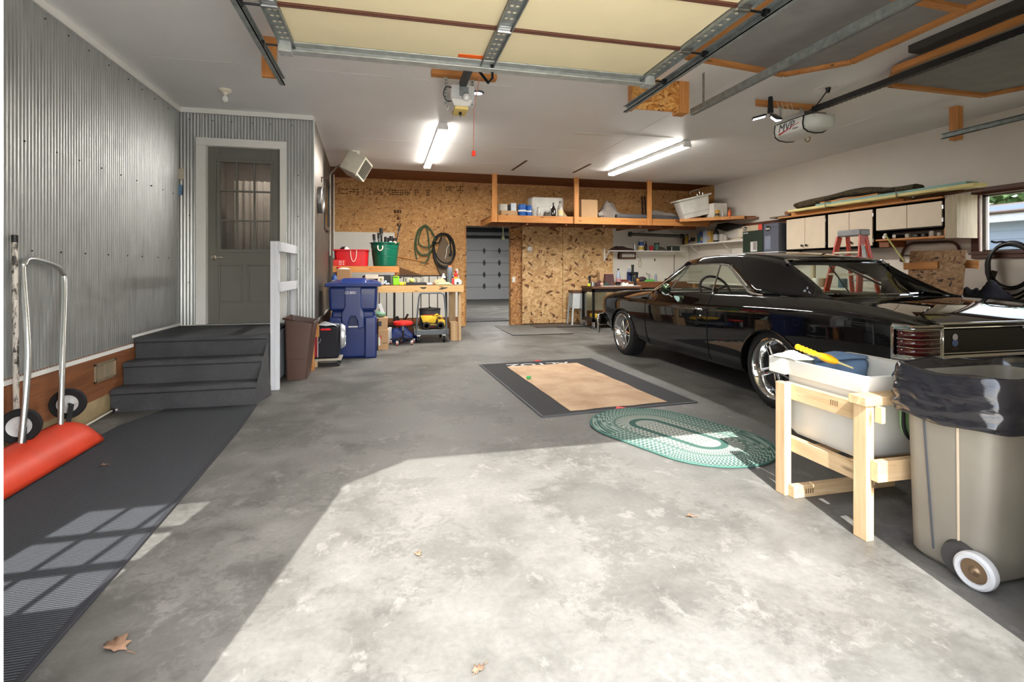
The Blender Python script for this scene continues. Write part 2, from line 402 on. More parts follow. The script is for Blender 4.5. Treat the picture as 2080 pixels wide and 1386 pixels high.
# entry wall with the door, closet side wall
CX0, CX1 = -.858, -1.045      # the closet's outer corner and where its side meets the back wall
DX0, DX1, DZ0, DZ1 = -2.0, -1.228, .575, 2.595
mb = MB()
mb.box(XL-.05, DX0-.02, YC+.02, YC+.14, 0, ZC).box(DX1+.02, CX0-.004, YC+.02, YC+.14, .55, ZC).box(DX0-.02, DX1+.02, YC+.02, YC+.14, DZ1+.02, ZC).box(DX0-.02, DX1+.02, YC+.02, YC+.14, 0, DZ0-.02)
mb.mat(1)
corrugate(mb, (XL, YC+.01), (DX0-.05, YC+.01), .575, ZC-.05, (0, -1)); corrugate(mb, (DX0-.05, YC+.01), (DX1+.05, YC+.01), DZ1+.05, ZC-.05, (0, -1)); corrugate(mb, (DX1+.05, YC+.01), (CX0, YC+.01), .55, ZC-.05, (0, -1))
mb.mat(2); screws(mb, (XL, YC), (CX0, YC), (2.88,), (0, -1), .22); screws(mb, (DX1+.1, YC), (CX0, YC), (2.3, 1.82, 1.2), (0, -1), .2); screws(mb, (XL, YC), (DX0-.1, YC), (1.8, 1.05), (0, -1), .12)
struct(mb.build('wall_entry', [white_paint, corr, screw], origin=(-1.6, YC, 0)))
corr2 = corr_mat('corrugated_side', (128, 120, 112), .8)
mb = MB().box(CX0-.14, CX0-.012, YC+.02, YB, .55, ZC)
mb.v = [V(p.x + (CX1-CX0)*max(0, (p.y-YC))/(YB-YC), p.y, p.z) for p in mb.v]
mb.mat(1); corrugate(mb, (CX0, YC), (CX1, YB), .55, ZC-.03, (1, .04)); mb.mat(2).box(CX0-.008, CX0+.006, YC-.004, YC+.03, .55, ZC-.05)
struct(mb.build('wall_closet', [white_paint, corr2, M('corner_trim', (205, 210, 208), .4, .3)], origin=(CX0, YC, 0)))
p0, p1 = V(CX0+.004, YC, .55), V(CX1+.004, YB, .55)
struct(MB().beam(p0, p1, .02, .03).build('trim_6', M('sill_trim', (170, 170, 166), .5)))
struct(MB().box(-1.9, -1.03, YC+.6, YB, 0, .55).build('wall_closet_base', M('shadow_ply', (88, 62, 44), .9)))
struct(MB().box(-.985, -.90, YC+.03, YC+.12, 0, .55).box(-.90, -.862, YC+.0, YC+.10, 0, .42).box(-.90, -.80, YC-.02, YC+.02, .40, .55).build('trim_7', fir_z))
# door casing, slab
mb = MB().box(DX0-.105, DX0-.0, YC-.02, YC+.02, .575, DZ1+.0).box(DX1+.0, DX1+.07, YC-.02, YC+.02, .575, DZ1).box(DX0-.105, DX1+.07, YC-.02, YC+.02, DZ1, DZ1+.09)
mb.box(DX0-.022, DX0, YC+.02, YC+.14, .575, DZ1).box(DX1, DX1+.022, YC+.02, YC+.14, .575, DZ1).box(DX0-.022, DX1+.022, YC+.02, YC+.14, DZ1, DZ1+.02)
struct(mb.build('trim_8', trim_white, bevel=.004))
struct(MB().box(DX0, DX1, YC-.03, YC+.14, .556, .578).build('trim_9', M('threshold', (176, 176, 172), .4, .5)))
dgrey = M('door_paint', (110, 109, 101), .42, var=.06, vs=2.5)
wx0, wx1, wz0, wz1 = DX0+.115, DX1-.105, 1.42, 2.44
def sunk_panel(mb, x0, x1, z0, z1, y):
    mb.box(x0, x1, y-.004, y+.01, z0, z1); mb.frame(x0-.022, x1+.022, z0-.022, z1+.022, .022, y-.009, y+.006)
mb = MB(); y = YC+.06
mb.box(DX0, wx0, y, y+.044, DZ0, DZ1).box(wx1, DX1, y, y+.044, DZ0, DZ1).box(wx0, wx1, y, y+.044, wz1, DZ1).box(wx0, wx1, y, y+.044, DZ0, wz0)
sunk_panel(mb, DX0+.13, DX0+.34, .83, 1.24, y); sunk_panel(mb, DX1-.34, DX1-.13, .83, 1.24, y)
door = struct(mb.build('door_1', dgrey, bevel=.003, origin=(-1.61, y, DZ0)))
mb = MB(); mb.frame(wx0-.025, wx1+.025, wz0-.025, wz1+.025, .035, y-.012, y+.05)
for k in (1, 2):
    xx = wx0+(wx1-wx0)*k/3; mb.box(xx-.009, xx+.009, y-.004, y+.03, wz0, wz1); zz = wz0+(wz1-wz0)*k/3; mb.box(wx0, wx1, y-.003, y+.029, zz-.009, zz+.009)
mb.build('window_grid', dgrey, door, bevel=.003)
MB().box(wx0, wx1, y+.018, y+.024, wz0, wz1).build('pane', pane, door)
mb = MB(); c = V(DX0+.06, y, 1.335)
mb.lathe([(.034, 0), (.034, .006), (.026, .012), (.012, .014), (.012, .035)], c, (0, -1, 0)).beam(c+V(-.005, -.04, 0), c+V(.105, -.045, -.002), .018, .016)
mb.build('lever_handle', M('satin_nickel', (196, 186, 168), .25, 1.), door, bevel=.003)
# the room behind the door: a dim plastered space with a curtain
struct(MB().box(XL-.2, -1.18, 8.9, 9.0, .575, ZC).box(XL-.3, XL-.2, YC+.3, 9, .575, ZC).box(-1.24, -1.16, YC+.2, 8.9, .575, ZC).build('wall_inner', M('inner_plaster', (168, 158, 146), .8)))
struct(MB().box(XL-.2, -1.2, YC+.14, 9, .50, .575).build('floor_inner', M('inner_floor', (120, 92, 66), .6)))
mb = MB(); rows = []
for z in (.62, 2.5): rows.append([(-2.2+.75*i/60, 8.3+.03*math.sin(i*.9), z) for i in range(61)])
cu = mb.grid(rows).build('curtain', M('curtain_cloth', (150, 140, 128), .9), solid=.003); tag(cu, 'long pale pleated curtain dimly seen through the nine lite door', 'curtain')
# --- back wall
def bz(v, u=800): return at(u, v, Y=YB).z
ox0, ox1, oz = 1.593, 2.552, 2.116
mb = MB()
mb.box(-1.2, ox0, YB, YB+.15, 1.07, ZC+.1).box(ox1, 4.75, YB, YB+.15, 0, ZC+.1).box(ox0, ox1, YB, YB+.15, oz, ZC+.1).box(1.44, ox0, YB, YB+.15, 0, 1.07).box(4.75, XR+.1, YB, YB+.15, 2.12, ZC+.1)
mb.mat(1).box(-1.2, .12, YB-.006, YB+.01, 1.07, 1.945).box(-1.2, 1.44, YB, YB+.15, .2, 1.07).box(4.75, XR+.1, YB, YB+.15, 0, 2.12)
mb.mat(2).box(-1.2, 1.44, YB, YB+.15, 0, .2)
struct(mb.build('wall_back', [osb_wall, white_paint, ply_br], origin=(0, YB, 0)))
struct(MB().box(ox1, ox1+.27, YB-.02, YB-.001, 0, oz+.02).box(ox0-.03, ox0, YB-.01, YB+.15, 0, oz).build('trim_10', osb('osb_jamb', [(96, 60, 32), (154, 104, 60), (178, 126, 76), (204, 158, 106)], 1.1, .06)))
# ink stamps on the wall sheets
ink = M('stencil_ink', (84, 56, 30), .9)
def stamp(mb, x0, x1, z0, z1, y):
    x = x0
    while x < x1:
        w = random.uniform(.015, .05)
        for k in range(3): 
            if random.random() < .7: mb.box(x, x+w, y-.0015, y, z0+(z1-z0)*k/3, z0+(z1-z0)*(k/3+.16))
        if random.random() < .5: mb.box(x, x+.008, y-.0015, y, z0, z1)
        x += w+.012
mb = MB(); st = random.getstate(); random.seed(3)
for (u0, u1, v0, v1) in ((686, 722, 382, 394), (724, 730, 382, 396), (737, 776, 383, 395), (780, 789, 382, 392), (791, 818, 384, 396), (822, 832, 384, 396), (842, 850, 383, 396), (866, 873, 384, 398), (906, 920, 378, 388), (928, 946, 376, 388), (962, 975, 380, 386)):
    a, b_ = at(u0, v1, Y=YB), at(u1, v0, Y=YB); stamp(mb, a.x, b_.x, a.z, b_.z, YB-.0003)
a, b_ = at(800, 460, Y=YB), at(812, 420, Y=YB); stamp(mb, a.x, b_.x, a.z, b_.z, YB-.0003)
random.setstate(st)
struct(mb.build('trim_11', ink))
# wire stapled along the wall
pts = [at(u, v, Y=YB-.012) for u, v in ((683, 362), (760, 362), (820, 364), (915, 368), (980, 375), (1000, 376), (1060, 375), (1120, 377), (1165, 380), (1230, 384), (1300, 387))]
tag(MB().tube(smooth_path(pts, 4), .006, 6).build('cable', M('pink_cable', (214, 150, 140), .6)), 'thin pale pink cable stapled along the top of the strand board wall', 'cable')
# sliding strand-board doors
sl0 = at(1061, 657, Y=YB-.09); slm = at(1143, 657, Y=YB-.09); sl1 = at(1245, 650, Y=YB-.09)
d = struct(MB().box(sl0.x, slm.x-.004, YB-.09, YB-.066, .03, oz+.03).build('door_2', osb_light, bevel=.002))
d2 = struct(MB().box(slm.x+.004, sl1.x, YB-.09, YB-.066, .03, oz+.03).build('door_3', osb_light, bevel=.002))
c = at(1076, 506, Y=YB-.0905)
t = MB().lathe([(.062, -.0235), (.062, .012), (.05, .02), (.046, .016), (.0, .018)], c, (0, -1, 0)).build('thermometer', M('dial_rim', (206, 206, 200), .3, .4), origin=c)
tag(t, 'small round silver dial thermometer on the strand board door', 'thermometer')
MB().box(c.x-.004, c.x+.004, c.y-.022, c.y-.019, c.z-.02, c.z+.03).build('needle', M('red_needle', (200, 60, 30), .5), t)
c = at(1043.5, 568, Y=YB-.021)
t = tag(MB().box(c.x-.035, c.x+.035, YB-.028, YB-.0195, c.z-.06, c.z+.06).build('light_switch', white_paint, bevel=.003), 'white light switch on the strand board jamb right of the opening', 'light switch')
MB().box(c.x-.008, c.x+.008, YB-.036, YB-.028, c.z-.018, c.z+.018).build('toggle', trim_white, t)
# --- room beyond
YX = 19.94
grey_wall = M('far_wall', (160, 163, 165), .7)
for nm_, b_ in (('wall_far_left', (.6, .75, YB+.15, YX+.1, 0, ZC)), ('wall_far_right', (6.2, 6.35, YB+.15, YX+.1, 0, ZC)), ('wall_far_west', (.75, 2.2, YX, YX+.1, 0, ZC)), ('wall_far_east', (5.4, 6.2, YX, YX+.1, 0, ZC)), ('wall_far_header', (2.2, 5.4, YX, YX+.1, 2.42, ZC))): struct(MB().box(*b_).build(nm_, grey_wall))
struct(MB().box(.6, 6.3, YB+.15, YX+.1, ZC, ZC+.1).build('ceiling_far', M('far_ceiling', (150, 152, 154), .7)))
dp = M('far_door_paint', (190, 193, 196), .55, var=.03)
mb = MB(); 
for k in range(5): mb.box(2.2, 5.4, YX-.05, YX, .012+k*.482, (k+1)*.482)
mb.box(2.2, 5.4, YX-.002, YX+.05, 0, 2.42)  # backing sheet added to keep outside light out of the section gaps
fd = struct(mb.build('door_4', dp, bevel=.006))
mb = MB()
for u in (983.5, 1014.3):
    for v in (509.6, 534, 558, 581.6):
        c = at(u, v, Y=YX-.055); mb.prism([(c.x, c.z-.13), (c.x+.055, c.z-.03), (c.x+.055, c.z+.03), (c.x, c.z+.13), (c.x-.055, c.z+.03), (c.x-.055, c.z-.03)], YX-.065, YX-.05, 'xz')
mb.build('hinge_plates', M('hinge_dark', (72, 74, 76), .5, .5), fd)
# overhead rods, opener rail of the far bay
t = thing('door_spring_rod', 'dark overhead spring rods above the grey door in the far room', 'spring rod', (3.8, 19.6, 2.7))
MB().cyl((2.0, 19.7, 2.72), (5.8, 19.7, 2.72), .07).build('spring', dark_steel, t); MB().cyl((2.0, 19.6, 2.46), (5.8, 19.6, 2.46), .04).build('brace_rod', dark_steel, t)
MB().box(1.98, 2.04, 19.55, 19.93, 2.4, 2.8).build('bracket', dark_steel, t); MB().box(5.76, 5.82, 19.55, 19.93, 2.4, 2.8).build('bracket', dark_steel, t)
t = thing('far_opener_rail', 'dark opener rail hanging under the far room ceiling', 'opener', (3.9, 17, 2.8))
MB().box(3.92, 3.98, 13.2, 19.6, 2.80, 2.85).build('rail', dark_steel, t); MB().box(3.93, 3.97, 17.8, 17.84, 2.35, 2.8).box(3.9, 4.0, 17.78, 17.86, 2.22, 2.36).build('hanger', M('olive_handle', (118, 116, 86), .6), t)
for yy in (13.2, 19.4): MB().box(3.93, 3.97, yy, yy+.03, 2.85, ZC).build('strap', dark_steel, t)
struct(MB().box(ox0, ox1+.2, 11.55, 12.2, 0, .02).build('trim_12', M('dark_strip', (92, 93, 94), .8)))  # plain darker grey strip across the floor past the doorway
# --- right wall with two windows
brown_fr = wood('window_brown', (78, 42, 30), (100, 58, 42), 'y', .6, .5, False)
w1 = (1.45, 4.59+.03, 1.42, 2.045); w1 = (2.2, 4.66, 1.40, 2.09)   # y0,y1,z0,z1 opening of the near window
w2 = (7.45, 8.75, 1.40, 2.02)
mb = MB(); X0, X1 = XR, XR+.15
mb.box(X0, X1, YF1, w1[0], 0, ZC).box(X0, X1, w1[1], w2[0], 0, ZC).box(X0, X1, w2[1], YB+.1, 0, ZC)
for w in (w1, w2): mb.box(X0, X1, w[0], w[1], 0, w[2]).box(X0, X1, w[0], w[1], w[3], ZC)
mb.mat(1).box(X0-.012, X0-.001, 9.79, YB, 2.2, ZC+.05)
warm_wall = M('wall_paint_warm', (210, 203, 193), .6, var=.03, vs=2, bumps=.05)
struct(mb.build('wall_right', [warm_wall, osb_wall_y], origin=(XR, 5, 0)))
def window(name, w):
    y0, y1, z0, z1 = w
    mb = MB(); f = .075
    mb.box(X0-.03, X0+.002, y0-f, y1+f, z1-.01, z1+f).box(X0-.03, X0+.002, y0-f, y1+f, z0-f, z0+.01).box(X0-.03, X0+.002, y0-f, y0+.01, z0, z1).box(X0-.03, X0+.002, y1-.01, y1+f, z0, z1)
    mb.box(X0-.045, X0+.1, y0-f-.02, y1+f+.02, z0-.028, z0-.002)
    o = struct(mb.build(name, brown_fr, bevel=.005))
    mb = MB(); s = .03
    for (a0, a1) in ((y0, (y0+y1)/2), ((y0+y1)/2, y1)):
        mb.box(X0+.05, X0+.09, a0, a1, z0, z0+s).box(X0+.05, X0+.09, a0, a1, z1-s, z1).box(X0+.05, X0+.09, a0, a0+s, z0, z1).box(X0+.05, X0+.09, a1-s, a1, z0, z1)
    mb.build('window_frame', M('sash_grey', (120, 116, 110), .5), o, bevel=.003)
    MB().box(X0+.066, X0+.072, y0, y1, z0, z1).build('pane', pane, o)
window('window_1', w1); window('window_2', w2)
# --- front wall: open bay (clipped top corners), service door, closed second bay
JX0, JX1, HZ = -.6775, 1.965, 2.44
SX0, SX1 = -2.02, -1.13; wa, wb, wc, wd = -1.847, -1.3025, 1.118, 2.012
RX0, RX1 = 2.85, 6.1
mb = MB(); y0, y1 = YF0, YF1
mb.box(XL-.2, SX0, y0, y1, 0, ZC).box(SX0, SX1, y0, y1, 2.1, ZC).box(SX1, JX0-.05, y0, y1, 0, ZC).box(JX0-.05, JX1+.05, y0, y1, HZ+.02, ZC)
mb.box(JX1+.05, RX0, y0, y1, 0, ZC).box(RX0, RX1, y0, y1, HZ, ZC).box(RX1, XR+.2, y0, y1, 0, ZC)
struct(mb.build('wall_front', white_paint, origin=(0, y0, 0)))
mb = MB().box(JX0-.05, JX0, y0, y1, 0, HZ+.02).box(JX1, JX1+.05, y0, y1, 0, HZ+.02).box(JX0, JX1, y0, y1, HZ, HZ+.02)
mb.prism([(JX0, 2.126), (-.381, HZ), (JX0, HZ)], y0, y1, 'xz')
struct(mb.build('trim_13', M('jamb_white', (240, 238, 232), .5, var=.02)))
mb = MB().box(SX0, wa, y0+.05, y0+.095, 0, 2.1).box(wb, SX1, y0+.05, y0+.095, 0, 2.1).box(wa, wb, y0+.05, y0+.095, 0, wc).box(wa, wb, y0+.05, y0+.095, wd, 2.1)
sd = struct(mb.build('door_5', white_paint, bevel=.003))
mb = MB()
for k in (1, 2):
    xx = wa+(wb-wa)*k/3; mb.box(xx-.011, xx+.011, y0+.05, y0+.09, wc, wd); zz = wc+(wd-wc)*k/3; mb.box(wa, wb, y0+.05, y0+.09, zz-.013, zz+.013)
mb.build('window_grid', white_paint, sd)
MB().box(wa, wb, y0+.068, y0+.072, wc, wd).build('pane', pane, sd)
mb = MB()
for k in range(4): mb.box(RX0, RX1, y1+.0, y1+.04, .01+k*.61, (k+1)*.61)
struct(mb.build('door_6', M('cream_panel', (226, 214, 180), .6, var=.03), bevel=.006))
# --- outside
def ground_mat():
    m, nt, b = new_mat('driveway'); f = noise(nt, coord(nt), 1.5, 6, .6)
    r = ramp(nt, [(.3, lin((212, 209, 202))), (.7, lin((226, 223, 216)))]); nt.links.new(f, r.inputs[0]); nt.links.new(r.outputs[0], b.inputs['Base Color']); b.inputs['Roughness'].default_value = .9; return m
struct(MB().box(-14, 9, -22, YF0-.05, -.2, -.012).build('ground_driveway', ground_mat()))
grs = M('lawn', (142, 140, 118), .95, var=.2, vs=3)
struct(MB().box(7.4, 60, -30, 40, -.3, -.05).build('ground_lawn', grs))
struct(MB().box(-60, -14, -40, 40, -.3, -.05).box(-60, 60, -60, -22, -.3, -.05).build('ground_verge', grs))
# ================================================================== CEILING FIXTURES
SKY, SUN, EXPO, FARFILL, TUBE = .98, 11.4, .2, 190, 30.
def tube_light(name, label, p0, p1):
    p0, p1 = Vector(p0), Vector(p1); c = (p0+p1)/2; c.z = ZC
    t = thing(name, label, 'ceiling light', c, group=None)
    d = (p1-p0).normalized(); s = d.cross(V(0, 0, 1))
    mb = MB(); mb.beam((p0.x, p0.y, ZC-.03), (p1.x, p1.y, ZC-.03), .10, .05)
    mb.build('housing', M('fixture_white', (236, 236, 234), .35), t, bevel=.006)
    for e, q in ((p0, d), (p1, -d)): MB().beam((e.x, e.y, ZC-.065), (e.x+q.x*.035, e.y+q.y*.035, ZC-.065), .12, .05).build('lamp_holder', M('fixture_white', (236, 236, 234), .35), t, bevel=.004)
    em = M('tube_glow', (255, 255, 255), .4, var=0, emit=(255, 250, 240), es=TUBE)
    for k in (-1, 1):
        o = s*(.031*k); MB().cyl((p0.x+o.x+d.x*.03, p0.y+o.y+d.y*.03, ZC-.074), (p1.x+o.x-d.x*.03, p1.y+o.y-d.y*.03, ZC-.074), .0195, n=12).build('tube', em, t)
tube_light('tube_light', 'slim white twin tube ceiling light nearest the hanging beige heater', (.655, 6.33, 2.95), (.64, 8.9, 2.95))
tube_light('tube_light', 'slim white twin tube ceiling light over the black car', (4.09, 6.45, 2.95), (3.98, 8.8, 2.95))
# ================================================================== THE CAR (nose to the back wall, tail to the camera)
CXC = 4.12
def car_paint():
    m, nt, b = new_mat('car_paint'); b.inputs['Base Color'].default_value = (.004, .004, .0045, 1); b.inputs['Roughness'].default_value = .03
    b.inputs['Specular IOR Level'].default_value = .55; return m
paint = car_paint()
def lerp_tab(tab, y):
    if y <= tab[0][0]: return tab[0][1:]
    for a, b in zip(tab, tab[1:]):
        if y <= b[0]:
            t = (y-a[0])/(b[0]-a[0]); return tuple(p+(q-p)*t for p, q in zip(a[1:], b[1:]))
    return tab[-1][1:]
# Y : half width, sill z, crease z, belt z, belt inset, top centre z, cabin?
TAB = [(2.545, .865, .44, .835, .838, .15, .838), (2.56, .90, .41, .84, .848, .14, .85), (2.62, .925, .36, .85, .872, .14, .872), (2.80, .945, .30, .872, .905, .17, .915), (3.05, .955, .26, .885, .935, .19, .95), (3.35, .965, .235, .888, .960, .20, .972), (3.62, .968, .23, .884, .968, .17, .978),
       (3.70, .968, .23, .882, .968, .155, .70), (4.1, .962, .225, .87, .965, .115, .62), (4.6, .952, .22, .84, .948, .09, .60), (5.2, .948, .22, .82, .938, .085, .60), (5.7, .945, .22, .815, .932, .085, .66), (5.86, .945, .225, .812, .93, .10, .78),
       (5.95, .945, .225, .812, .93, .14, .94), (6.3, .945, .235, .81, .92, .20, .945), (6.8, .94, .26, .80, .895, .22, .915), (7.2, .925, .30, .785, .868, .22, .88), (7.42, .90, .34, .77, .845, .20, .85), (7.52, .87, .37, .755, .82, .18, .825), (7.56, .82, .42, .72, .79, .16, .79)]
def section(y):
    w, zs, zc, zb, ins, zt = lerp_tab(TAB, y); cab = 3.66 < y < 5.9
    P = [(0, zs+.02), (.6, zs+.01), (w-.10, zs), (w-.045, zs+.03), (w-.012, zs+.20), (w, zs+(zc-zs)*.62), (w-.004, zc-.045), (w-.012, zc-.008), (w-.03, zc+.014), (w-ins*.72, zb-.012), (w-ins, zb), (w-ins-.035, zb+(.006 if not cab else -.004))]
    iw = w-ins-.05
    if cab: P += [(iw-.01, zb-.03), (iw-.02, zt+.02), (iw*.5, zt), (0, zt)]
    else: P += [(iw, zb+(zt-zb)*.25), (iw*.75, zb+(zt-zb)*.6), (iw*.4, zb+(zt-zb)*.92), (0, zt)]
    return P
ys = [2.545, 2.552, 2.57, 2.66, 2.80, 2.95, 3.10, 3.25, 3.40, 3.52, 3.60, 3.655, 3.70, 3.9, 4.1, 4.3, 4.5, 4.75, 5.0, 5.25, 5.5, 5.7, 5.82, 5.885, 5.93, 6.0, 6.15, 6.35, 6.6, 6.85, 7.05, 7.22, 7.36, 7.45, 7.51, 7.545, 7.56]
rows = []
for y in ys:
    P = section(y); ring = [(CXC-d, y, z) for d, z in P] + [(CXC+d, y, z) for d, z in reversed(P[1:-1])]
    rows.append(ring)
car = thing('muscle_car', 'glossy black two door classic muscle car with chrome five spoke wheels', 'car', (CXC, 5.05, 0))
mb = MB().grid(rows, close_u=True, cap=True); body = mb.build('body_shell', paint, car, sub=1)
RY, FY, RR, FR = 3.76, 6.68, .348, .325
def cutter(y, z, ry, rz, side):
    n = 40; vs = []
    for x in (CXC+side*.52, CXC+side*1.1):
        for i in range(n): a = 2*PI*i/n; vs.append((x, y+ry*math.cos(a), z+rz*math.sin(a)))
    m = MB().add(vs, [tuple(range(n-1, -1, -1)), tuple(range(n, 2*n))]+[(i, (i+1) % n, n+(i+1) % n, n+i) for i in range(n)])
    return m.build('cut', black_rub)
cuts = [cutter(RY, .30, .40, .375, s) for s in (-1, 1)] + [cutter(FY, .28, .405, .365, s) for s in (-1, 1)]
for c in cuts: md = body.modifiers.new('c', 'BOOLEAN'); md.operation = 'DIFFERENCE'; md.object = c; md.solver = 'EXACT'
dg = bpy.context.evaluated_depsgraph_get(); dg.update()
me = bpy.data.meshes.new_from_object(body.evaluated_get(dg)); body.modifiers.clear(); body.data = me; me.name = 'body_shell'
for c in cuts: bpy.data.objects.remove(c)
me.materials.clear(); me.materials.append(paint)
me.polygons.foreach_set('use_smooth', [True]*len(me.polygons)); me.polygons.foreach_set('material_index', [0]*len(me.polygons)); me.set_sharp_from_angle(angle=math.radians(28))
def side_x(y, z, s=-1):
    """outer body surface x at (y, z)"""
    P = section(y)[2:12]
    for (d0, z0), (d1, z1) in zip(P, P[1:]):
        if z0 <= z <= z1: return CXC+s*(d0+(d1-d0)*(z-z0)/(z1-z0))
    return CXC+s*P[5][0]
# arch lips
for s in (-1, 1):
    for (yc, zc, ry, rz) in ((RY, .30, .40, .375), (FY, .28, .405, .365)):
        pts = []
        for i in range(25):
            a = math.radians(2+176*i/24); yy, zz = yc+ry*math.cos(a), zc+rz*math.sin(a)
            pts.append((side_x(yy, zz, s)+s*.0, yy, zz))
        MB().tube(pts, .009, 6).build('arch_lip', paint, car)
# greenhouse: sails + roof
ridge = [(5.48, .60, 1.300), (5.2, .605, 1.335), (4.9, .605, 1.347), (4.6, .60, 1.344), (4.35, .585, 1.330), (4.15, .565, 1.302), (4.02, .55, 1.276), (3.9, .55, 1.205), (3.75, .565, 1.125), (3.6, .60, 1.045), (3.48, .64, .985), (3.40, .67, .967)]
low = [(3.40, .70, .962), (3.6, .765, .972), (3.8, .80, .975), (4.08, .845, .974), (4.2, .82, 1.04), (4.4, .765, 1.145), (4.62, .695, 1.236), (4.75, .685, 1.252), (5.2, .68, 1.255), (5.48, .665, 1.244)]
yy = [5.48, 5.2, 4.95, 4.75, 4.62, 4.5, 4.4, 4.3, 4.2, 4.14, 4.08, 4.02, 3.95, 3.85, 3.75, 3.65, 3.55, 3.48, 3.42, 3.40]
ridge_s = sorted(ridge)
mb = MB()
for s in (-1, 1):
    rows = []
    for y in yy:
        d0, z0 = lerp_tab(low, y); d1, z1 = lerp_tab(ridge_s, y); r = []
        for k in range(7):
            t = k/6; bul = .012*math.sin(PI*t)*min(1, (z1-z0)/.2)
            r.append((CXC+s*(d0+(d1-d0)*t+bul), y, z0+(z1-z0)*t+bul*.5))
        rows.append(r)
    mb.grid(rows)
rows = []
for y in [v for v in yy if v >= 4.02]:
    d, z = lerp_tab(ridge_s, y); crown = .03
    rows.append([(CXC+d*(-1+2*k/12), y, z+crown*(1-(-1+2*k/12)**2)) for k in range(13)])
mb.grid(rows)
roof = mb.build('roof', paint, car, ang=None, solid=.012)
# inner faces of the sail panels down to the rear window
for s in (-1, 1):
    m = MB(); top = []; bot = []
    for y in (4.02, 3.9, 3.8, 3.7, 3.6, 3.5, 3.42):
        d, z = lerp_tab(ridge_s, y); top.append((CXC+s*d, y, z)); bot.append((CXC+s*(d-.02), y, min(z-.005, .962)))
    m.grid([top, bot]).build('sail_panel', paint, car, solid=.01)
# A pillars
for s in (-1, 1):
    m = MB(); m.beam((CXC+s*.815, 5.93, .93), (CXC+s*.63, 5.46, 1.278), .05, .05); m.build('windscreen_pillar', paint, car, bevel=.012)
    MB().tube([(CXC+s*.835, 5.90, .935), (CXC+s*.662, 5.42, 1.25), (CXC+s*.69, 5.2, 1.253), (CXC+s*.695, 4.75, 1.252), (CXC+s*.705, 4.62, 1.238)], .008, 8).build('drip_rail', chrome, car)
# glass
cg = pane_mat('car_glass', (232, 238, 232))
nx = 10
def glass_grid(name, top, bot, bow_t, bow_b, n=10, mat_=None):
    (tx, ty, tz), (bx, by, bz) = top, bot; rows = []
    for k in range(7):
        t = k/6; hx = tx+(bx-tx)*t; y = ty+(by-ty)*t; z = tz+(bz-tz)*t; bow = bow_t+(bow_b-bow_t)*t
        rows.append([(CXC+hx*(-1+2*i/n), y+bow*(1-(-1+2*i/n)**2), z) for i in range(n+1)])
    return MB().grid(rows).build(name, mat_ or cg, car, ang=None)
glass_grid('rear_window', (.53, 4.03, 1.276), (.57, 3.66, .985), -.02, -.16)
glass_grid('windscreen', (.60, 5.47, 1.285), (.78, 5.92, .945), .10, .22)
fr = []
rw_t = [(CXC+.55*(-1+2*i/12), 4.035-.02*(1-(-1+2*i/12)**2), 1.282+.01*(1-(-1+2*i/12)**2)) for i in range(13)]
rw_b = [(CXC+.59*(1-2*i/12), 3.655-.16*(1-(1-2*i/12)**2), .984) for i in range(13)]
MB().tube(rw_t+rw_b, .014, 8, closed=True).build('rear_window_trim', chrome, car)
# a dark tint band / headliner seen through the window
inner = M('car_interior', (16, 16, 17), .6)
for s in (-1, 1):
    def gp(y, z): return (CXC+s*(.868-(z-.94)*.56), y, z)
    MB().quad(gp(5.86, .94), gp(5.40, 1.235), gp(4.80, 1.245), gp(4.70, .945)).build('door_glass', cg, car)
    MB().quad(gp(4.69, .945), gp(4.79, 1.245), gp(4.64, 1.23), gp(4.14, .972)).build('quarter_glass', cg, car)
    MB().tube([gp(4.69, .94), gp(4.79, 1.25)], .009, 8).build('window_divider', chrome, car)
    MB().tube([gp(4.80, 1.252), gp(4.66, 1.24), gp(4.52, 1.175), gp(4.34, 1.08), gp(4.16, .985), gp(4.08, .972), gp(3.96, .968)], [.009, .011, .011, .012, .014, .012, .006], 8).build('quarter_trim', chrome, car)
    MB().tube([gp(5.88, .945), gp(5.55, 1.15), gp(5.43, 1.232)], .007, 8).build('pillar_trim', chrome, car)
    MB().tube([gp(5.52, .945), gp(5.36, 1.23)], .007, 8).build('vent_post', chrome, car)
# doors, seams, handles
seam = M('panel_gap', (2, 2, 2), .9, var=0)
for s in (-1, 1):
    for y in (4.66, 5.98):
        pts = [(side_x(y, z, s)+s*.0012, y+(.03*((z-.27)/.1-1) if z < .37 else 0)*(-1 if y > 5 else 1)*-.5, z) for z in (.25, .3, .4, .5, .6, .7, .78, .82, .84, .88, .92)]
        MB().tube(pts, .0035, 5).build('door_seam', seam, car)
    m = MB(); x = side_x(4.80, .775, s)
    m.tube([(x, 4.88, .782), (x+s*.03, 4.87, .784), (x+s*.034, 4.80, .784), (x+s*.03, 4.74, .78), (x, 4.73, .778)], .010, 8).ell((x+s*.012, 4.745, .779), .014, .022, .016).ell((x+s*.006, 4.765, .715), .010, .014, .014)
    m.build('door_handle', chrome, car)
m = MB(); c = V(CXC-.965, 5.44, .965)
m.lathe([(.0, -.026), (.04, -.022), (.064, -.006), (.068, .006)], c, (0, -1, 0), 24, cap=False).tube([c+V(.01, .02, -.03), c+V(.04, .03, -.06), c+V(.075, .03, -.075)], .010, 8)
mir = m.build('door_mirror', chrome, car); MB().lathe([(.064, 0), (.0, .003)], c+V(0, -.004, 0), (0, -1, 0), 20).build('mirror_glass', M('mirror_glass', (190, 215, 195), .03, 1., var=0), mir)
# rocker moulding and underside
MB().box(CXC-.7, CXC+.7, 3.0, 7.0, .2, .24).build('chassis', black_pl, car)
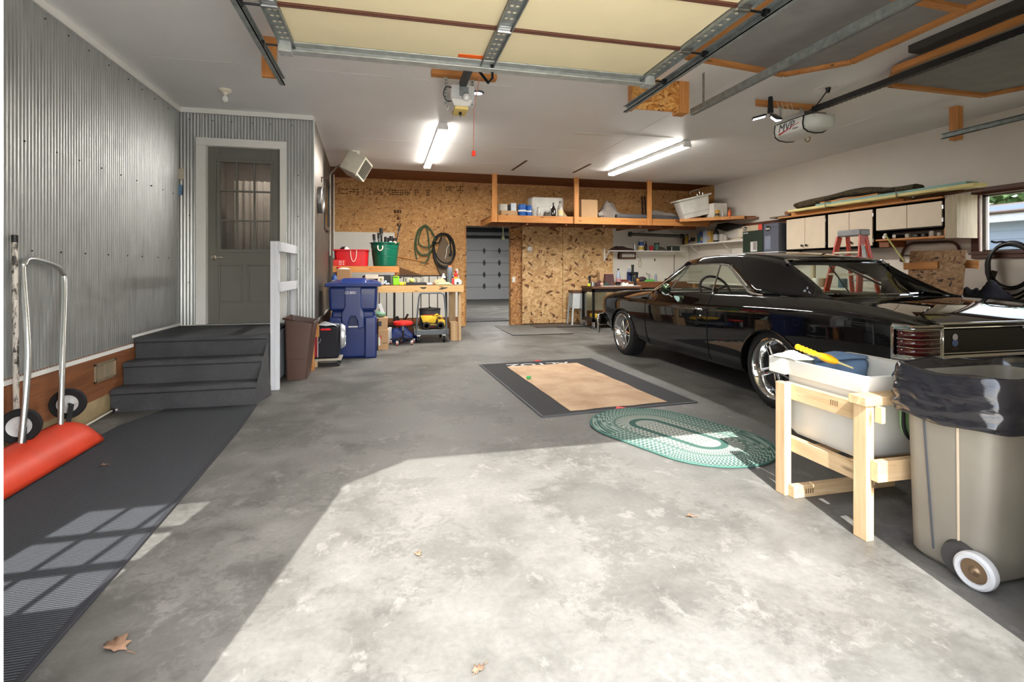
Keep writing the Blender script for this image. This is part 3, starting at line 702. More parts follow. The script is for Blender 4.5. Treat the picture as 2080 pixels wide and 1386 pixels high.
# trunk seams
for s in (-1, 1):
    MB().tube([(CXC+s*.72, 2.565, .862), (CXC+s*.735, 2.9, .921), (CXC+s*.735, 3.2, .952), (CXC+s*.70, 3.40, .968)], .004, 5).build('trunk_seam', seam, car)
# tail panel
zt0, zt1 = .625, .835; yr = 2.542
MB().box(CXC-.70, CXC+.70, yr-.006, yr+.01, .655, .815).build('tail_panel', M('tail_black', (10, 10, 10), .25), car, bevel=.004)
for z, h in ((.852, .006), (.826, .004), (.664, .004), (.642, .010)): MB().box(CXC-.72, CXC+.72, yr-.014, yr+.005, z-h, z+h).build('tail_trim', chrome, car, bevel=.002)
lens = M('tail_lens', (78, 18, 24), .15, coat=.6)
for s in (-1, 1):
    m = MB()
    def lp(d, y, z): return (CXC+s*d, y, z)
    # wrap-around chrome bezel
    def bar(z, r, a=.715): m.tube([lp(a, yr-.014, z), lp(.885, yr-.010, z), lp(.918, yr+.012, z), lp(.927, yr+.06, z), lp(.935, yr+.13, z)], r, 8)
    bar(zt1, .013); bar(zt0, .013); bar(zt1-.018, .005, .733); bar(zt0+.018, .005, .733); m.tube([lp(.733, yr-.014, zt0+.018), lp(.733, yr-.014, zt1-.018)], .005, 8); m.tube([lp(.715, yr-.014, zt0), lp(.715, yr-.014, zt1)], .009, 8); m.tube([lp(.935, yr+.13, zt0), lp(.936, yr+.13, zt1)], .011, 8)
    bz_ = m.build('taillight', chrome, car)
    MB().grid([[lp(.72, yr-.006, z), lp(.885, yr-.002, z), lp(.912, yr+.016, z), lp(.922, yr+.06, z), lp(.93, yr+.125, z)] for z in (zt0, zt1)]).build('surround', M('tail_black', (10, 10, 10), .25), bz_, solid=.006)
    for k in range(3):
        z0 = .654+k*.053; z1 = z0+.044
        MB().grid([[lp(.735, yr-.014, z), lp(.885, yr-.011, z), lp(.919, yr+.010, z), lp(.929, yr+.055, z), lp(.936, yr+.095, z)] for z in (z0, z1)]).build('lens', lens, bz_, solid=.008)
        mm = MB()
        for q in (z0-.004, z1+.004, (z0+z1)/2): mm.tube([lp(.73, yr-.019, q), lp(.886, yr-.016, q), lp(.922, yr+.008, q), lp(.932, yr+.055, q), lp(.939, yr+.10, q)], .0035 if q != (z0+z1)/2 else .0015, 6)
        mm.build('lens_trim', chrome, bz_)
MB().lathe([(.018, 0), (.016, .008), (0, .010)], (CXC, yr-.006, .815), (0, -1, 0), 16).build('trunk_lock', chrome, car)
e = MB().ell((CXC-.60, yr-.008, .765), .022, .003, .022).mat(1).ell((CXC-.60, yr-.008, .728), .026, .003, .024).mat(2).box(CXC-.63, CXC-.57, yr-.008, yr-.005, .688, .694)
e.build('badge', [M('badge_white', (196, 190, 186), .4), M('badge_blue', (92, 108, 150), .4), M('badge_red', (96, 40, 36), .5)], car)
# bumpers
def bumper(name, y, s, z0, z1):
    rows = []
    prof = [(0, z0), (-.03, z0+.01), (-.055, z0+.05), (-.06, (z0+z1)/2), (-.05, z1-.03), (-.02, z1), (.02, z1)]
    ds = [(-.925, .14), (-.92, .10), (-.905, .05), (-.87, .015), (-.8, .0), (-.4, -.02), (0, -.03), (.4, -.02), (.8, 0), (.87, .015), (.905, .05), (.92, .10), (.925, .14)]
    for d, o in ds:
        side = abs(d) > .90
        rows.append([(CXC+d+((p[0]*-1 if d > 0 else p[0]) if side else 0)*.6, y+s*(o + (0 if side else p[0])), p[1]) for p in prof])
    return MB().grid(rows).build(name, chrome, car, ang=50, solid=.012)
bumper('rear_bumper', 2.545, 1, .45, .612)
bumper('front_bumper', 7.585, -1, .33, .50)
for s in (-1, 1): MB().beam((CXC+s*.93, 7.52, .44), (CXC+s*.90, 7.56, .20), .03, .05, (0, 1, 0)).build('bumper_guard', chrome, car, bevel=.01)
# grille and headlights
MB().box(CXC-.74, CXC+.74, 7.55, 7.57, .54, .72).build('grille', M('tail_black', (10, 10, 10), .25), car)
for s in (-1, 1):
    for d in (.50, .66): MB().lathe([(.085, 0), (.085, .02), (.07, .03), (0, .045)], (CXC+s*d, 7.565, .63), (0, 1, 0), 20).build('headlight', chrome, car)
# licence plate in the bumper
pl = MB().box(CXC-.16, CXC+.16, 2.425, 2.43, .41, .555).build('licence_plate', M('plate_yellow', (214, 196, 120), .4), car, bevel=.002)
MB().frame(CXC-.165, CXC+.165, .405, .56, .010, 2.418, 2.432).build('plate_frame', M('tail_black', (10, 10, 10), .25), pl)
ptx = M('plate_text', (28, 26, 24), .5)
text('plate_lettering', 'N.D. PIONEER', .026, ptx, axes((CXC-.02, 2.4238, .533), (1, 0, 0), (0, 0, 1)), pl)
text('plate_number', '0\u2022PA7', .085, ptx, axes((CXC, 2.4238, .468), (1, 0, 0), (0, 0, 1)), pl, bold=True, sx=.9)
# wheels
rub = M('tyre_rubber', (26, 26, 27), .75, var=.1)
wh_black = M('wheel_black', (12, 12, 13), .35)
def wheel(y, R, W, s):
    xo = CXC+s*.925; ax = V(s, 0, 0); c = V(xo, y, R)
    rr = R*.735
    p = [(rr, -W+.01), (rr+.02, -W), (R-.03, -W+.0), (R-.008, -W+.02), (R, -W+.05), (R, -.05), (R-.008, -.02), (R-.03, -.002), (R-.06, .004), (rr+.015, .0), (rr, -.012)]
    t = MB(); t.lathe(p, c, ax, 48, cap=False)
    tire = t.build('tyre', rub, car, ang=30)
    tr = MB()
    x, yv = ortho(ax)
    for k in range(44):
        a = 2*PI*k/44
        for (o0, o1, da) in ((-.03, -W*.30, .05), (-W*.36, -W*.64, -.05), (-W*.70, -W+.03, .05)):
            pa = c+ax*o0+(x*math.cos(a)+yv*math.sin(a))*(R+.001); pb = c+ax*o1+(x*math.cos(a+da)+yv*math.sin(a+da))*(R+.001)
            d = (x*math.cos(a)+yv*math.sin(a)); tr.beam(pa, pb, .022*R/.33, .006, d)
    tr.build('tread_blocks', rub, tire)
    rim = MB().lathe([(rr+.004, -.012), (rr+.008, .002), (rr-.004, .006), (rr-.018, -.004), (rr-.03, -.05), (rr-.045, -.075), (rr-.05, -.09), (rr-.052, -W+.03)], c, ax, 48, cap=False)
    rim_o = rim.build('rim', chrome, car, ang=50)
    dish = MB().lathe([(0, -.075), (rr-.05, -.085), (rr-.05, -.12), (0, -.11)], c, ax, 40).build('wheel_back', wh_black, rim_o)
    sp = MB()
    for k in range(5):
        a = 2*PI*k/5+.35; d = x*math.cos(a)+yv*math.sin(a); q = ax.cross(d)
        r0, r1 = .045, rr-.045
        def P(r, w, h): return c+d*r+q*w+ax*h
        for sg in (-1, 1):   # each spoke: two polished ribs with a dark slot between
            sp.add([P(r0, sg*.030, -.035), P(r0, sg*.010, -.028), P(r0, sg*.010, -.06), P(r0, sg*.030, -.06), P(r1, sg*.030, -.06), P(r1, sg*.014, -.055), P(r1, sg*.014, -.09), P(r1, sg*.030, -.09)], [(0, 1, 2, 3), (4, 7, 6, 5), (0, 4, 5, 1), (1, 5, 6, 2), (2, 6, 7, 3), (3, 7, 4, 0)])
    sp.build('spokes', chrome, rim_o, bevel=.003)
    MB().lathe([(.055, -.06), (.05, -.03), (.036, -.024), (.034, .004), (.026, .014), (0, .017)], c, ax, 24).build('hub_cap', chrome, rim_o)
for s in (-1, 1): wheel(RY, RR, .27, s); wheel(FY, FR, .24, s)
# inner arches
for s in (-1, 1):
    for yc, r in ((RY, .41), (FY, .41)):
        m = MB(); rows = [[(CXC+s*x, yc+r*math.cos(a), .29+r*.95*math.sin(a)) for a in [PI*i/16 for i in range(17)]] for x in (.52, .90)]; m.grid(rows); m.grid([[(CXC+s*.52, yc+r*math.cos(PI*i/16), .29+r*.95*math.sin(PI*i/16)) for i in range(17)], [(CXC+s*.52, yc+r*math.cos(PI*i/16), .25) for i in range(17)]]); m.build('wheel_well', M('well_grey', (70, 74, 80), .7), car, solid=.004)
# cabin
m = MB().box(CXC-.78, CXC+.78, 5.62, 5.84, .70, .925); m.build('dashboard', inner, car, bevel=.02)
for s in (-1, 1):
    m = MB().box(CXC+s*.38-.25, CXC+s*.38+.25, 4.75, 4.9, .60, .93).box(CXC+s*.38-.25, CXC+s*.38+.25, 4.8, 5.35, .60, .68); m.build('front_seat', inner, car, bevel=.04)
MB().box(CXC-.62, CXC+.62, 3.78, 3.95, .62, .93).build('rear_seat', inner, car, bevel=.04)
MB().box(CXC-.6, CXC+.6, 3.60, 3.80, .93, .955).build('parcel_shelf', inner, car)
c = V(CXC-.38, 5.33, .95); n = V(0, -.86, .5).normalized(); x = V(1, 0, 0); yv = n.cross(x)
m = MB().tube([c+x*(.19*math.cos(2*PI*i/32))+yv*(.19*math.sin(2*PI*i/32)) for i in range(32)], .015, 8, closed=True)
st_ = m.build('steering_wheel', inner, car)
m = MB()
for a in (.3, PI-.3, -PI/2): m.beam(c, c+x*(.185*math.cos(a))+yv*(.185*math.sin(a)), .02, .006, n)
m.cyl(c-n*.02, c+n*.015, .03).build('steering_spokes', chrome, st_)
MB().cyl(c, c-n*.32, .022).build('steering_column', inner, car)
MB().ell((CXC, 5.36, 1.20), .10, .02, .03).cyl((CXC, 5.40, 1.27), (CXC, 5.36, 1.2), .008).build('interior_mirror', inner, car)
for s in (-1, 1): MB().beam((CXC+s*.53, 3.98, 1.25), (CXC+s*.60, 4.6, 1.27), .1, .01).build('headliner_edge', inner, car)
rows = [[(CXC+.58*(-1+2*k/8), y, lerp_tab(ridge_s, y)[1]-.03+.02*(1-(-1+2*k/8)**2)) for k in range(9)] for y in (5.38, 5.0, 4.6, 4.3, 4.1)]
MB().grid(rows).build('headliner', M('headliner', (40, 40, 42), .8), car)
MB().tube([(CXC-.47, 5.9, .95), (CXC-.1, 6.02, .955), (CXC+.4, 6.03, .955)], .006, 6).build('wiper', brushed, car)
# ================================================================== OVERHEAD: doors, tracks, openers, lamps
cream = M('door_insulation', (236, 222, 182), .6, var=.04, vs=2)
rib_br = M('rib_brown', (92, 58, 46), .45, var=.1)
DL, DR, ZD = -.71, 2.03, 2.715
gd = thing('overhead_door', 'cream sectional garage door rolled open flat under the ceiling', 'garage door', ((DL+DR)/2, 3.7, ZD))
ysec = [3.735, 3.15, 2.56, 1.97, 1.40]
for k in range(4):
    MB().box(DL, DR, ysec[k+1]+.004, ysec[k]-.004, ZD, ZD+.045).build('door_section', cream, gd, bevel=.003)
for k in range(1, 4):
    MB().box(DL+.09, DR-.09, ysec[k]-.016, ysec[k]+.016, ZD-.014, ZD+.002).box(DL+.09, DR-.09, ysec[k]-.006, ysec[k]+.006, ZD-.02, ZD-.012).build('section_rib', rib_br, gd)
MB().box(DL, DR, 3.655, 3.735, ZD-.012, ZD-.002).box(DL, DR, 3.725, 3.74, ZD-.062, ZD-.002).box(DL, DR, 3.66, 3.74, ZD-.064, ZD-.054).build('top_strut', galv, gd, bevel=.003)
for x0 in (DL, DR-.085):
    MB().box(x0, x0+.085, 3.65, 3.745, ZD-.075, ZD-.002).build('strut_end', galv, gd, bevel=.004)
def stile(x0, x1, name):
    for k in range(4):
        m = MB(); m.box(x0, x1, ysec[k+1]+.01, ysec[k]-.01-(.08 if k == 0 else 0), ZD-.006, ZD-.001)
        m.box(x0, x0+.006, ysec[k+1]+.01, ysec[k]-.02, ZD-.03, ZD-.001).box(x1-.006, x1, ysec[k+1]+.01, ysec[k]-.02, ZD-.03, ZD-.001)
        m.mat(1)
        for i in range(6):
            y = ysec[k+1]+.08+i*.075
            for q in ((x0*2+x1)/3, (x0+2*x1)/3): m.cyl((q, y, ZD-.0065), (q, y, ZD-.0055), .011, n=10)
        m.build(name, [galv_dark, M('slot_light', (216, 208, 180), .6)], gd)
stile(DL+.005, DL+.10, 'end_stile'); stile(DR-.10, DR-.005, 'end_stile'); stile(.655, .755, 'centre_stile')
for k in range(1, 4):
    for x, w in ((DL+.055, .08), (DR-.055, .08), (.705, .08)):
        h = MB().box(x-w/2, x+w/2, ysec[k]-.05, ysec[k]+.05, ZD-.018, ZD-.006).cyl((x-w*.55, ysec[k], ZD-.026), (x+w*.55, ysec[k], ZD-.026), .011, n=10).build('hinge', brushed, gd, bevel=.002)
for x, s in ((DL, -1), (DR, 1)):
    for y in (3.69, 3.15, 2.56, 1.97): MB().cyl((x-s*.06, y, ZD-.026), (x+s*.08, y, ZD-.026), .007, n=8).cyl((x+s*.085, y, ZD-.026), (x+s*.112, y, ZD-.026), .022, n=14).build('roller', dark_steel, gd)
MB().box(.48, .70, 3.60, 3.65, ZD-.004, ZD-.0005).build('orange_tape', M('orange_tape', (255, 106, 20), .5), gd)
# tracks
def track(name, label, x, y0, y1, z, s, hang, m=galv_dark):
    t = thing(name, label, 'door track', (x, (y0+y1)/2, z))
    mb = MB(); mb.box(x-.003, x+.003, y0, y1, z-.028, z+.028).box(x, x-s*.036, y0, y1, z-.03, z-.024).box(x, x-s*.036, y0, y1, z+.024, z+.03).box(x-s*.030, x-s*.036, y0, y1, z-.03, z-.018)
    mb.build('rail_channel', m, t)
    for y in hang: MB().box(x+s*.004, x+s*.008, y-.015, y+.015, z-.02, ZC).build('hanger_strap', m, t)
    return t
track('door_track', 'galvanised door track on the left side of the open cream door', DL-.125, 1.2, 4.40, 2.69, -1, (1.6,))
track('door_track', 'galvanised door track on the right side of the open cream door', DR+.135, 1.2, 4.42, 2.69, 1, (1.6,))
track('door_track', 'single galvanised track between the two bays, passing under the dark framed panel', 2.83, 1.25, 4.42, 2.715, -1, (4.2,))
track('door_track', 'galvanised track near the white right wall, held by a short wooden post', 6.10, 1.2, 4.52, 2.70, 1, (1.6,))
a = at(531, 100, Y=4.33); b = at(561, 157, Y=4.33)
tag(MB().box(a.x, b.x, 4.33, 4.37, b.z, ZC).build('hanger_board', fir_z, bevel=.002), 'short orange wooden board hanging beside the left door track end', 'board')
a = at(1284, 215, Y=4.44); b = at(1380, 228, Y=4.44); c_ = at(1399, 230, Y=4.44)
t = thing('hanger_box', 'strand board hanger with wooden edge post at the end of the right track', 'hanger', (a.x, 4.44, 3.0))
zb_ = b.z
MB().box(a.x, b.x, 4.44, 4.455, zb_, ZC).build('panel', osb('osb_orange', [(130, 78, 30), (190, 122, 50), (214, 150, 74), (232, 182, 110)], 1.2, .06), t)
MB().box(b.x-.005, c_.x, 4.43, 4.56, zb_-.005, ZC).build('post', fir_z, t, bevel=.002); MB().box(a.x, a.x+.035, 4.455, 4.53, zb_, ZC).build('edge_strip', fir_z, t)
a = at(1928, 272, Y=4.38); b = at(1947, 272, Y=4.38)
tag(MB().box(6.115, 6.20, 4.38, 4.47, 2.64, ZC).build('hanger_post', fir_z, bevel=.003), 'short wooden post holding the track end near the white right wall', 'post')
# first opener
ox, oyy = .635, 4.62
op = thing('door_opener', 'white box door opener with bare bulb and yellow base', 'door opener', (ox, oyy, 2.66))
MB().box(ox-.105, ox+.105, 4.50, 4.86, 2.70, 2.82).build('motor_housing', M('opener_white', (222, 220, 214), .4), op, bevel=.012)
MB().box(ox-.10, ox+.10, 4.492, 4.50, 2.70, 2.815).mat(1).box(ox-.03, ox+.05, 4.484, 4.494, 2.72, 2.80).build('front_plate', [M('plate_light', (206, 208, 206), .35, .3), galv_dark], op)
MB().add([(ox-.095, 4.52, 2.70), (ox+.095, 4.52, 2.70), (ox+.095, 4.82, 2.70), (ox-.095, 4.82, 2.70), (ox-.07, 4.56, 2.655), (ox+.07, 4.56, 2.655), (ox+.07, 4.80, 2.655), (ox-.07, 4.80, 2.655)], [(0, 1, 5, 4), (1, 2, 6, 5), (2, 3, 7, 6), (3, 0, 4, 7), (4, 5, 6, 7)]).build('base_cover', M('opener_white', (222, 220, 214), .4), op, bevel=.004); MB().box(ox-.06, ox+.06, 4.57, 4.78, 2.628, 2.656).build('yellow_base', M('aged_yellow', (232, 206, 126), .5), op, bevel=.004)
MB().cyl((ox, 4.66, 2.630), (ox, 4.66, 2.60), .013).mat(1).cyl((ox, 4.66, 2.60), (ox, 4.66, 2.585), .010).build('plug', [black_pl, brushed], op)
MB().ell((ox+.025, 4.455, 2.70), .033, .033, .033).cyl((ox+.02, 4.50, 2.72), (ox+.024, 4.47, 2.708), .016).build('bulb', M('bulb_glass', (226, 226, 222), .08, var=0, coat=1.), op)
for x in (ox-.123, ox+.123):
    m = MB(); m.box(x-.017, x+.017, 4.74, 4.744, 2.71, ZC-.04); m.mat(1)
    for i in range(8): m.cyl((x, 4.7395, 2.73+i*.03), (x, 4.7401, 2.73+i*.03), .006, n=8)
    m.build('perforated_strap', [galv, M('hole_dark', (60, 60, 60), .8)], op)
MB().box(ox-.028, ox+.028, 1.2, 4.52, 2.80, 2.855).build('rail', black_pl, op)
MB().box(ox-.045, ox+.045, 3.80, 4.0, 2.755, 2.80).build('trolley', black_pl, op, bevel=.004)
MB().tube([(ox+.01, 3.90, 2.76), (.73, 3.80, 2.60), (.75, 3.74, 2.62), (.735, 3.70, 2.70)], .011, 6).build('draw_arm', dark_steel, op)
MB().tube(smooth_path([(ox-.10, 4.50, 2.79), (ox-.15, 4.47, 2.78), (ox-.17, 4.48, 2.72), (ox-.14, 4.5, 2.67), (ox-.1, 4.52, 2.68)], 6), .005, 6).build('wire', black_pl, op)
MB().ell((ox+.155, 4.60, 2.80), .055, .04, .016).build('lamp_pod', M('pod_grey', (70, 72, 76), .4), op); MB().ell((ox+.152, 4.595, 2.789), .042, .03, .010).build('lamp_lens', M('led_white', (255, 255, 255), .3, var=0, emit=(235, 240, 255), es=2.4), op)
cx_ = ox+.06
cord = MB().tube([(cx_, 3.9, 2.77), (cx_+.003, 4.1, 2.66), (cx_+.004, 4.28, 2.55), (cx_+.004, 4.3, 2.2)], .0035, 6).build('pull_cord', M('cord_pink', (196, 130, 112), .7), op)
MB().box(cx_-.012, cx_+.020, 4.29, 4.312, 2.155, 2.20).build('red_handle', M('handle_red', (255, 52, 24), .5), op, bevel=.005)['label'] = 'red pull handle'
p, q = at(876, 150, Z=2.985), at(1010, 156, Z=2.985)
tag(MB().box(p.x, q.x, 4.68, 4.77, 2.965, ZC).build('mounting_board', fir_x, bevel=.003), 'orange wooden board on the ceiling above the white opener with bare bulb', 'board')
# second opener (lettered)
mx, my0, my1 = 4.13, 4.42, 4.82
ob = thing('door_opener', 'white door opener lettered MVP with frosted lamp cover', 'door opener', (mx+.14, 4.6, 2.6))
wh = M('opener_shell', (228, 226, 218), .35)
prof = [(mx, 2.775), (mx-.012, 2.70), (mx+.0, 2.645), (mx+.05, 2.615), (mx+.14, 2.605), (mx+.23, 2.615), (mx+.28, 2.645), (mx+.29, 2.70), (mx+.28, 2.775)]
MB().prism(prof, my0, my1, 'xz').build('motor_housing', wh, ob, bevel=.008, ang=60)
MB().box(mx+.0, mx+.28, my0+.0, my1, 2.78, 2.825).build('top_cover', brushed, ob, bevel=.004)
for yy_ in (my0-.002, my1-.004): MB().tube([(x_-.001 if x_ < mx+.14 else x_+.001, yy_+.003, z_-.002) for x_, z_ in prof], .007, 8).build('black_edge', black_pl, ob)
lp_ = [(mx+.14+(x_-mx-.14)*.93, 2.69+(z_-2.69)*.93) for x_, z_ in prof]
m = MB(); rws = []
for y_, f_ in ((my0-.004, 1.), (my0-.06, .98), (my0-.12, .9), (my0-.15, .72), (my0-.156, .3)): rws.append([(mx+.14+(x_-mx-.14)*f_, y_, 2.70+(z_-2.70)*f_) for x_, z_ in lp_])
m.grid(rws, close_u=True, cap=True).build('lamp_cover', M('frosted_cover', (222, 226, 216), .5, var=0), ob, ang=70)
MB().box(mx+.115, mx+.165, 1.2, my0+.02, 2.825, 2.875).build('rail', M('rail_black', (30, 29, 30), .5), ob)
zg = [(1.3+i*.025, 2.8195 if i % 2 else 2.824) for i in range(121)]
MB().prism(zg+[(4.3, 2.8245), (1.3, 2.8245)], mx+.112, mx+.168, 'yz').build('toothed_belt', black_pl, ob)
for x_ in (mx+.0, mx+.27):
    m = MB().box(x_-.017, x_+.017, 4.745, 4.749, 2.80, ZC-.035); m.build('perforated_strap', galv, ob)
TT = axes((mx-.0135, 4.655, 2.713), (0, -1, 0), (-.06, 0, 1))
text('lettering', 'MVP', .115, M('letter_black', (22, 22, 22), .4), TT, ob, shear=.35, sx=1.)
MB().tube([(mx-.013, 4.75, 2.655), (mx-.014, 4.68, 2.672), (mx-.014, 4.55, 2.70), (mx-.013, 4.47, 2.718)], [.007, .005, .003, .002], 6).build('red_swoosh', M('swoosh_red', (206, 44, 36), .4), ob)
text('small_lettering', 'Allstar', .03, M('letter_grey', (70, 70, 74), .4), axes((mx-.0135, 4.52, 2.672), (0, -1, 0), (-.06, 0, 1)), ob, shear=.3)
MB().tube(smooth_path([(mx+.1, my0+.1, 2.825), (mx+.1, 4.38, 2.86), (mx+.1, 4.28, 2.93), (mx+.12, 4.24, 2.99)], 6), .006, 6).build('power_cord', black_pl, ob)
pl_ = V(mx+.12, 4.24, ZC)
MB().cyl(pl_-V(0, 0, .006), pl_-V(0, 0, .055), .026, .014).build('plug', black_pl, ob)
tag(MB().box(pl_.x-.09, pl_.x+.09, pl_.y-.06, pl_.y+.06, ZC-.006, ZC).build('outlet_plate', trim_white, bevel=.002), 'white ceiling outlet plate with the black plug of the lettered opener', 'outlet')
p, q = at(1527, 210, Z=2.985), at(1640, 219, Z=2.985)
tag(MB().add([(p.x, 4.72, 2.962), (q.x+.1, 4.72, 2.962), (q.x+.1, 4.80, 2.962), (p.x+.06, 4.80, 2.962), (p.x, 4.72, ZC), (q.x+.1, 4.72, ZC), (q.x+.1, 4.80, ZC), (p.x+.06, 4.80, ZC)], [(0, 3, 2, 1), (4, 5, 6, 7), (0, 1, 5, 4), (1, 2, 6, 5), (2, 3, 7, 6), (3, 0, 4, 7)]).build('mounting_board', fir_x, bevel=.003), 'orange wooden board on the ceiling above the lettered opener', 'board')
led = thing('work_light', 'three lobed bright work light hanging beside the lettered opener', 'work light', (3.90, 4.62, 2.80))
MB().cyl((3.90, 4.62, 2.84), (3.90, 4.62, ZC), .03, .02).build('lamp_body', black_pl, led)
for an, tl in ((2.6, .2), (.4, .2), (4.6, .6)):
    d = V(math.cos(an), math.sin(an), -tl).normalized(); c = V(3.90, 4.62, 2.83)+d*.11
    MB().obox(c, (.14, .07, .022), Matrix.Rotation(an, 3, 'Z') @ Matrix.Rotation(tl, 3, 'Y')).build('lamp_wing', black_pl, led, bevel=.01)
    MB().obox(c-V(0, 0, .013), (.12, .055, .006), Matrix.Rotation(an, 3, 'Z') @ Matrix.Rotation(tl, 3, 'Y')).build('lamp_lens', M('led_white', (255, 255, 255)), led)
for k in range(4): 
    x_ = 4.05+.06*k; MB().tube(smooth_path([(x_, 4.70, 2.99), (x_+.01, 4.68, 2.90), (x_+.03, 4.70, 2.84)], 4), .003, 5).build('tie_string', M('string_white', (220, 220, 214), .7), led)
hk = at(1640, 270, Z=ZC); r = .045
m = MB().cyl((hk.x, hk.y, ZC), (hk.x, hk.y, ZC-.04), .006).tube([V(hk.x, hk.y, ZC-.075)+V(r*math.cos(a_)*.9, 0, r*math.sin(a_)) for a_ in [math.radians(100-(280*i/14)) for i in range(15)]], .006, 8)
tag(m.build('ceiling_hook', M('hook_brass', (170, 140, 96), .4, .7)), 'small screw hook in the ceiling just behind the lettered opener', 'hook')
# framed dark panels slung under the ceiling
dk = M('dark_screen', (140, 138, 136), .85, var=.1, vs=6)
def panel(label, poly, bars, z=2.93):
    t = thing('framed_screen', label, 'screen', (sum(p[0] for p in poly)/len(poly), sum(p[1] for p in poly)/len(poly), z))
    MB().prism(poly, z+.005, z+.02, 'xy').build('screen', dk, t)
    n = len(poly); cx = sum(p[0] for p in poly)/n; cy = sum(p[1] for p in poly)/n
    for i in range(n):
        p, q = Vector(poly[i]), Vector(poly[(i+1) % n]); MB().beam((p.x, p.y, z+.0), (q.x, q.y, z+.0), .055, .05).build('frame_board', fir_y if abs(p.y-q.y) > abs(p.x-q.x) else fir_x, t, bevel=.002)
    for p, q in bars: MB().beam((p[0], p[1], z-.002), (q[0], q[1], z-.002), .06, .04).build('cross_bar', fir_x, t, bevel=.002)
    for p in (poly[0], poly[1]): MB().box(p[0]-.02, p[0]+.02, p[1]-.06, p[1]-.02, z+.02, ZC).build('spacer', fir_z, t)
    return t
panel('dark framed panel with cut corner slung over the middle of the bays', [(2.35, 3.72), (3.40, 3.86), (3.74, 3.50), (3.70, 1.3), (2.35, 1.3)], [((2.4, 2.55), (3.7, 2.62))])
MB()
p3 = panel('dark framed panel slung near the white right wall, crossed by the black rail', [(4.56, 3.85), (5.74, 3.87), (5.95, 3.4), (5.9, 1.3), (4.25, 1.3), (4.27, 3.55)], [])
tag(MB().box(4.09, 4.20, 1.3, 3.3, 2.95, ZC-.0).build('dark_plank', M('dark_plank', (58, 54, 50), .8)), 'long dark plank against the ceiling beside the dark panel near the right wall', 'plank')
p, q = at(1166, 271, Z=ZC-.01), at(1362, 285, Z=ZC-.01)
struct(MB().beam((p.x, p.y, ZC-.006), (q.x, p.y-.02, ZC-.002), .11, .006).build('trim_14', trim_white))
# bulb holder
c = at(457, 182, Z=ZC)
t = thing('bulb_light', 'white porcelain bulb holder on the ceiling above the entry steps', 'ceiling light', c)
MB().lathe([(.055, 0), (.06, -.012), (.045, -.028), (.022, -.034), (.022, -.05)], c, (0, 0, 1), 24).build('porcelain_holder', M('porcelain', (232, 226, 206), .3), t)
MB().lathe([(.014, -.05), (.018, -.065), (.032, -.09), (.030, -.112), (.016, -.126), (0, -.13)], c, (0, 0, 1), 20).build('bulb', M('bulb_glass', (226, 226, 222)), t)
# unit heater
c = at(724, 338, Y=8.25)
t = thing('unit_heater', 'beige electric unit heater hanging tilted from the ceiling', 'heater', (c.x, c.y, ZC))
R = Matrix.Rotation(math.radians(-26), 3, 'Z') @ Matrix.Rotation(math.radians(24), 3, 'Y') @ Matrix.Rotation(math.radians(-16), 3, 'X')
hb = M('heater_beige', (214, 208, 190), .4)
MB().obox(c, (.31, .30, .31), R).build('housing', hb, t, bevel=.012)
m = MB()
for k in range(9): m.obox(c+R @ V(.158, .0, -.11+k*.0275), (.012, .25, .008), R @ Matrix.Rotation(.5, 3, 'Y'))
gr_ = MB().obox(c+R @ V(.152, 0, 0), (.01, .25, .25), R).build('grille', M('grille_dark', (70, 68, 62), .5, .4), t); m.build('louvre', M('louvre_grey', (150, 146, 134), .4, .4), gr_)
MB().cyl(c+R @ V(0, 0, .15), (c.x, c.y, ZC), .018).box(c.x-.05, c.x+.05, c.y-.05, c.y+.05, ZC-.01, ZC).build('mount', trim_white, t)
MB().obox(c+R @ V(.12, -.12, -.16), (.05, .05, .03), R).build('knob_box', M('louvre_grey', (150, 146, 134)), t)
def wallx(y): return CX0+(CX1-CX0)*(y-YC)/(YB-YC)
# conduits
w_cond = M('conduit_white', (214, 208, 196), .45)
pa = at(666, 372, X=wallx(9.0)+.03); y_ = 9.0
pts = [(wallx(9.0)+.025, 9.0, 1.42), (wallx(9.0)+.025, 9.0, 2.66), (wallx(9)+.03, 8.98, 2.76), (wallx(9)+.10, 8.9, 2.83), (c.x-.3, 8.6, 2.84), c+R @ V(-.15, .05, -.02)]
tag(MB().tube(smooth_path(pts, 5), .012, 8).build('conduit', M('conduit_grey', (176, 172, 162), .4, .3)), 'grey conduit rising beside the dark frame and bending over to the heater', 'conduit')
yk = 10.2
t = thing('conduit', 'white conduit down the back corner ending in an outlet box', 'conduit', (wallx(yk)+.03, yk, 1.5))
MB().cyl((wallx(yk)+.02, yk, 1.52), (wallx(yk)+.02, yk, 2.98), .012, n=8).build('pipe', w_cond, t)
MB().box(wallx(yk)+.005, wallx(yk)+.07, yk-.06, yk+.06, 1.40, 1.53).build('outlet_box', M('box_grey', (196, 198, 194), .4), t, bevel=.004)
for z in (1.9, 2.4): MB().box(wallx(yk)+.0, wallx(yk)+.035, yk-.03, yk+.03, z, z+.02).build('strap', w_cond, t)
